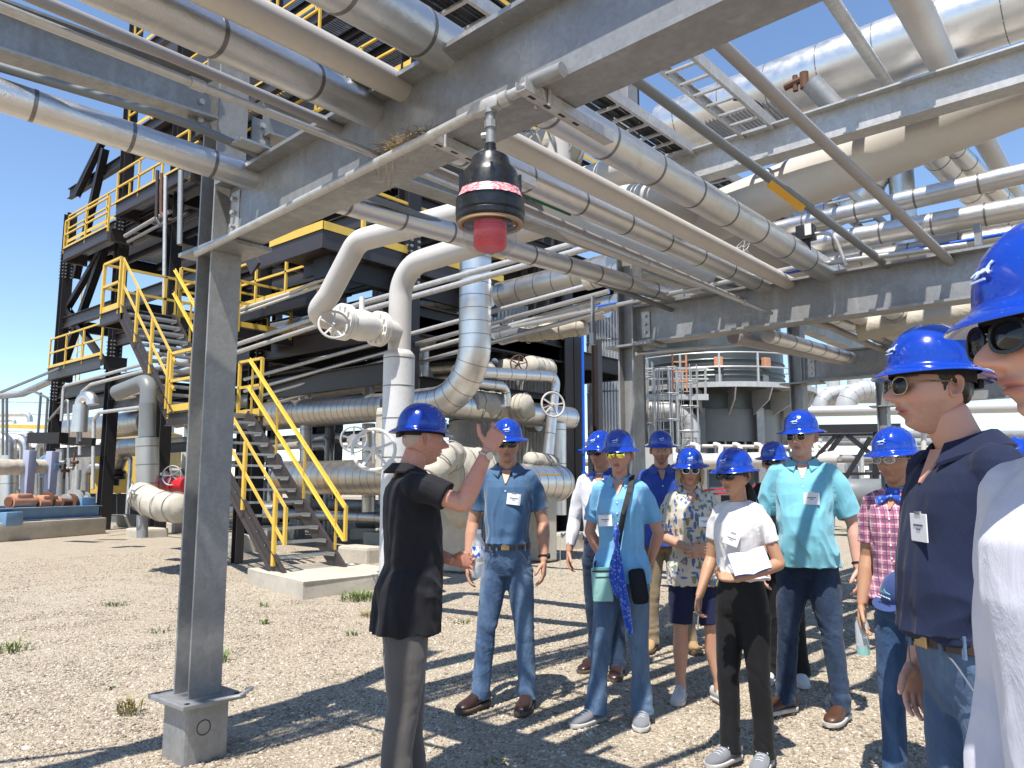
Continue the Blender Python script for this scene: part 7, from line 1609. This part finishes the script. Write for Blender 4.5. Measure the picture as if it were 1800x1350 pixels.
# notebook of the young woman
M['paper'] = painted('paper', (.76,.75,.72), .6, .05, .02)
nb = thing('notebook', 'open white notebook held against the waist by the young woman in white', 'notebook'); nb.scale = (.86,.86,.86); nb.location = gd(1318, 992, 4.05); nb.rotation_euler = (radians(52), radians(-14), rz7+radians(35))
for s in (-1, 1):
    q = MB(); N_ = 8
    for i in range(N_+1):
        t = i/N_; x = s*t*.115; z = .010*sin(t*pi)+.004
        for y in (-.075, .075):
            for dz_ in (0,.006*(1-t*.3)): q.v.append((x, y, z+dz_ + s*.0))
    for i in range(N_):
        b = i*4; c = b+4; q.f += [(b,b+2,c+2,c),(b+1,c+1,c+3,b+3),(b,c,c+1,b+1),(b+2,b+3,c+3,c+2)]
    q.mi = [0]*len(q.f); pg = q.build('page_block', M['paper'], nb, True, 30); pg.rotation_euler = (0, -s*.30, 0)
    q = MB(); q.box((s*.058,0,.0), (.118,.156,.002)); cv = q.build('cover', cloth_mat('notebook_cover', (.15,.18,.40)), nb); cv.rotation_euler = (0, -s*.30, 0)
q = MB(); p_ = w7.matrix_basis @ V((-.205,-.16,.80)); q.cyl(p_+V((0,0,-.06)), p_+V((.01,.01,.07)), .004, 8); q.cyl(p_+V((0,0,-.066)), p_+V((0,0,-.06)), .0015, 6); tag(q.build('pen', M['silver'], None, True, 40), 'silver pen in the lowered right hand of the young woman in white', 'pen')
# cap and bottle of the young man in plaid
cp = thing('baseball_cap', 'navy blue baseball cap with white stitched lettering held by the man in plaid', 'cap'); cp.matrix_basis = w10.matrix_basis @ Matrix.Translation((.10,-.255,1.0)) @ Matrix.Rotation(radians(35),4,'X') @ Matrix.Rotation(radians(-20),4,'Z')
M['cap_navy'] = cloth_mat('navy_cap_cloth', (.025,.05,.16), .8)
q = MB(); rings = []
for k in range(9): t = (pi/2)*k/8.2; rings.append([V((.085*cos(t)*cos(a), .10*cos(t)*sin(a), .10*sin(t))) for a in [2*pi*j/28 for j in range(28)]])
loft(q, rings); q.build('crown', M['cap_navy'], cp, True, 60)
q = MB(); n = 20; pts = [(.075*sin(a)*1.02, -.085-.065*cos(a)**.8 if cos(a) > 0 else -.085) for a in [(-pi/2+pi*j/n) for j in range(n+1)]]
for z in (.0,.004):
    for x, y in pts: q.v.append((x, y, z-.35*x*x*8*.1))
m_ = n+1; q.f = [tuple(range(m_)), tuple(reversed(range(m_, 2*m_)))]+[(j, m_+j, m_+j+1, j+1) for j in range(n)]+[(n, m_+n, m_, 0)]; q.mi = [0]*len(q.f); q.build('visor', M['cap_navy'], cp)
for k in range(5): q = MB(); q.box((-.03+.015*k,-.097,.040), (.009,.004,.008)); q.build('stitched_letter', M['logo'], cp)
q = MB(); q.prism([(-.03,0),(-.005,.010),(.0,.022),(.006,.010),(.034,.004),(.01,.0)], .004, (0,-.088,.056), Matrix.Rotation(radians(-20),3,'X')); q.build('bird_emblem', cloth_mat('teal_stitch', (.15,.4,.5)), cp)
bb0 = w10.matrix_basis @ V((-.205,-.07,.74)); bo = thing('teal_bottle', 'clear bottle with teal bottom hanging from the far hand of the man in plaid', 'bottle', bb0[:])
q = MB(); q.lathe([(0,-.10),(.03,-.10),(.032,-.06)], n=20); q.build('base', M['teal'], bo, True, 40); q = MB(); q.lathe([(.032,-.06),(.032,.05),(.014,.09),(.014,.11),(0,.11)], n=20); q.build('bottle_body', M['pet'], bo, True, 40)
# bandana round his neck (clothing, stays with him)
q = MB(); nrg = 30
rings = [[V(((.066+.012*cos(b))*sin(a)*(1.0), (.066+.012*cos(b))*(-cos(a))+.012-.012*max(0,cos(a)), 1.492+.028*sin(b)-.030*max(0,cos(a))+.004*sin(a*7+b*2))) for b in [2*pi*k/10 for k in range(10)]] for a in [2*pi*j/nrg for j in range(nrg)]]
for j in range(nrg):
    for k in range(10): q.v.append(tuple(rings[j][k]))
q.f = [(j*10+k, ((j+1)%nrg)*10+k, ((j+1)%nrg)*10+(k+1)%10, j*10+(k+1)%10) for j in range(nrg) for k in range(10)]; q.mi = [0]*len(q.f)
sphere(q, (0,-.090,1.447), (.016,.014,.013), 6)
for s in (-1,1): loft(q, [[V((s*(.008+t*.065)+.0, -.093-.012*t+.006*cos(a)*1, 1.447-.022*t+ (.006+.017*sin(t*pi*.8))*sin(a))) for a in [2*pi*k/10 for k in range(10)]] for t in (0,.35,.7,1)])
q.build('bandana', M['bandana'], w10, True, 50)
# weeds
m = NT('weed_leaf'); oi = m.n('ShaderNodeNewGeometry'); m.base(m.mix(m.noise(20,2,m.co('Object')), (.07,.13,.03), (.20,.24,.07))); m.set(rough=.7); m.b.inputs['Subsurface Weight'].default_value = .1; M['weed'] = m.mat
m = NT('dry_weed'); m.base(m.mix(m.noise(20,2,m.co('Object')), (.22,.18,.07), (.34,.30,.14))); m.set(rough=.8); M['dry'] = m.mat
def weed(px, py, r, h, n, lab, mat='weed', seed=1, upright=.5):
    r *= .7; h *= .62; n = int(n*.75); R_ = random.Random(seed); c = gz(px, py, 0); mb = MB()
    for k in range(n):
        a = R_.random()*6.283; rr = r*R_.random()**.6*.5; p = V((cos(a)*rr, sin(a)*rr, hgt(c.x,c.y)-.005)); L = h*(.5+.7*R_.random()); dr = V((cos(a+R_.gauss(0,.6)), sin(a+R_.gauss(0,.6)), 0)); w = .004+.004*R_.random(); sd = dr.cross(V((0,0,1)))*w
        p1 = p+dr*L*(.25)*(1-upright*.5)+V((0,0,L*.6)); p2 = p+dr*L*(.8)*(1-upright*.4)+V((0,0,L*.85)); 
        mb.add([p-sd*.5, p+sd*.5, p1+sd, p1-sd, p2], [(0,1,2,3),(3,2,4)])
        if R_.random() < .7:
            for j in range(2): q_ = p.lerp(p1, .5+.5*R_.random()); e = V((R_.gauss(0,1), R_.gauss(0,1), .4)).normalized()*L*.28; s2 = e.cross(V((0,0,1))).normalized()*w*1.2; mb.add([q_, q_+e*.5+s2, q_+e, q_+e*.5-s2], [(0,1,2,3)])
    return tag(mb.build('weed', M[mat], None, loc=(c.x, c.y, 0)), lab, 'weed', 'weeds growing in the gravel')
weed(200,1062,.35,.12,46,'small green weed in the open gravel left of the main column',seed=1); weed(20,1140,.5,.18,60,'green weed tuft at the left edge of the gravel',seed=2); weed(462,1062,.2,.12,30,'tiny weed right of the main column below the pad',seed=3); weed(465,1092,.18,.12,26,'second tiny weed right of the main column, nearer',seed=4)
weed(228,1250,.22,.22,60,'dry yellow weed left of the column base','dry',5,.9); weed(200,1205,.1,.06,14,'tiny sprout left of the main column',seed=6); weed(640,1052,.9,.22,330,'largest green weed clump beside the concrete pad behind the speaker',seed=7,upright=.6); weed(660,1082,.5,.12,120,'yellowish low weed below the big clump','dry',8)
weed(872,1343,.16,.06,20,'bright green sprout at the bottom centre',seed=9); weed(622,1115,.2,.10,30,'small weed left of the speaker legs',seed=10); weed(812,1092,.3,.09,40,'flat weed in shade between speaker and blue polo man',seed=11); weed(392,1158,.15,.2,40,'weed just right of the main column shaft',seed=12); weed(280,1108,.3,.1,24,'sparse weed left of the column',seed=13)
weed(1488,935,.8,.15,90,'grass patch in the far sunlit gravel right of the older man',seed=14); weed(1520,895,1.2,.2,120,'far grass patch by the dark drum',seed=15)
# wire stake in the gravel
mb = MB(); c = gz(985,1010,0); mb.tube([c, c+V((.0,0,.55)), c+Rh*-.08+V((0,0,.62))], .006, 6); tag(mb.build('wire_stake', M['galv_light'], None, True), 'thin bent wire stake in the gravel right of the blue polo man', 'stake')
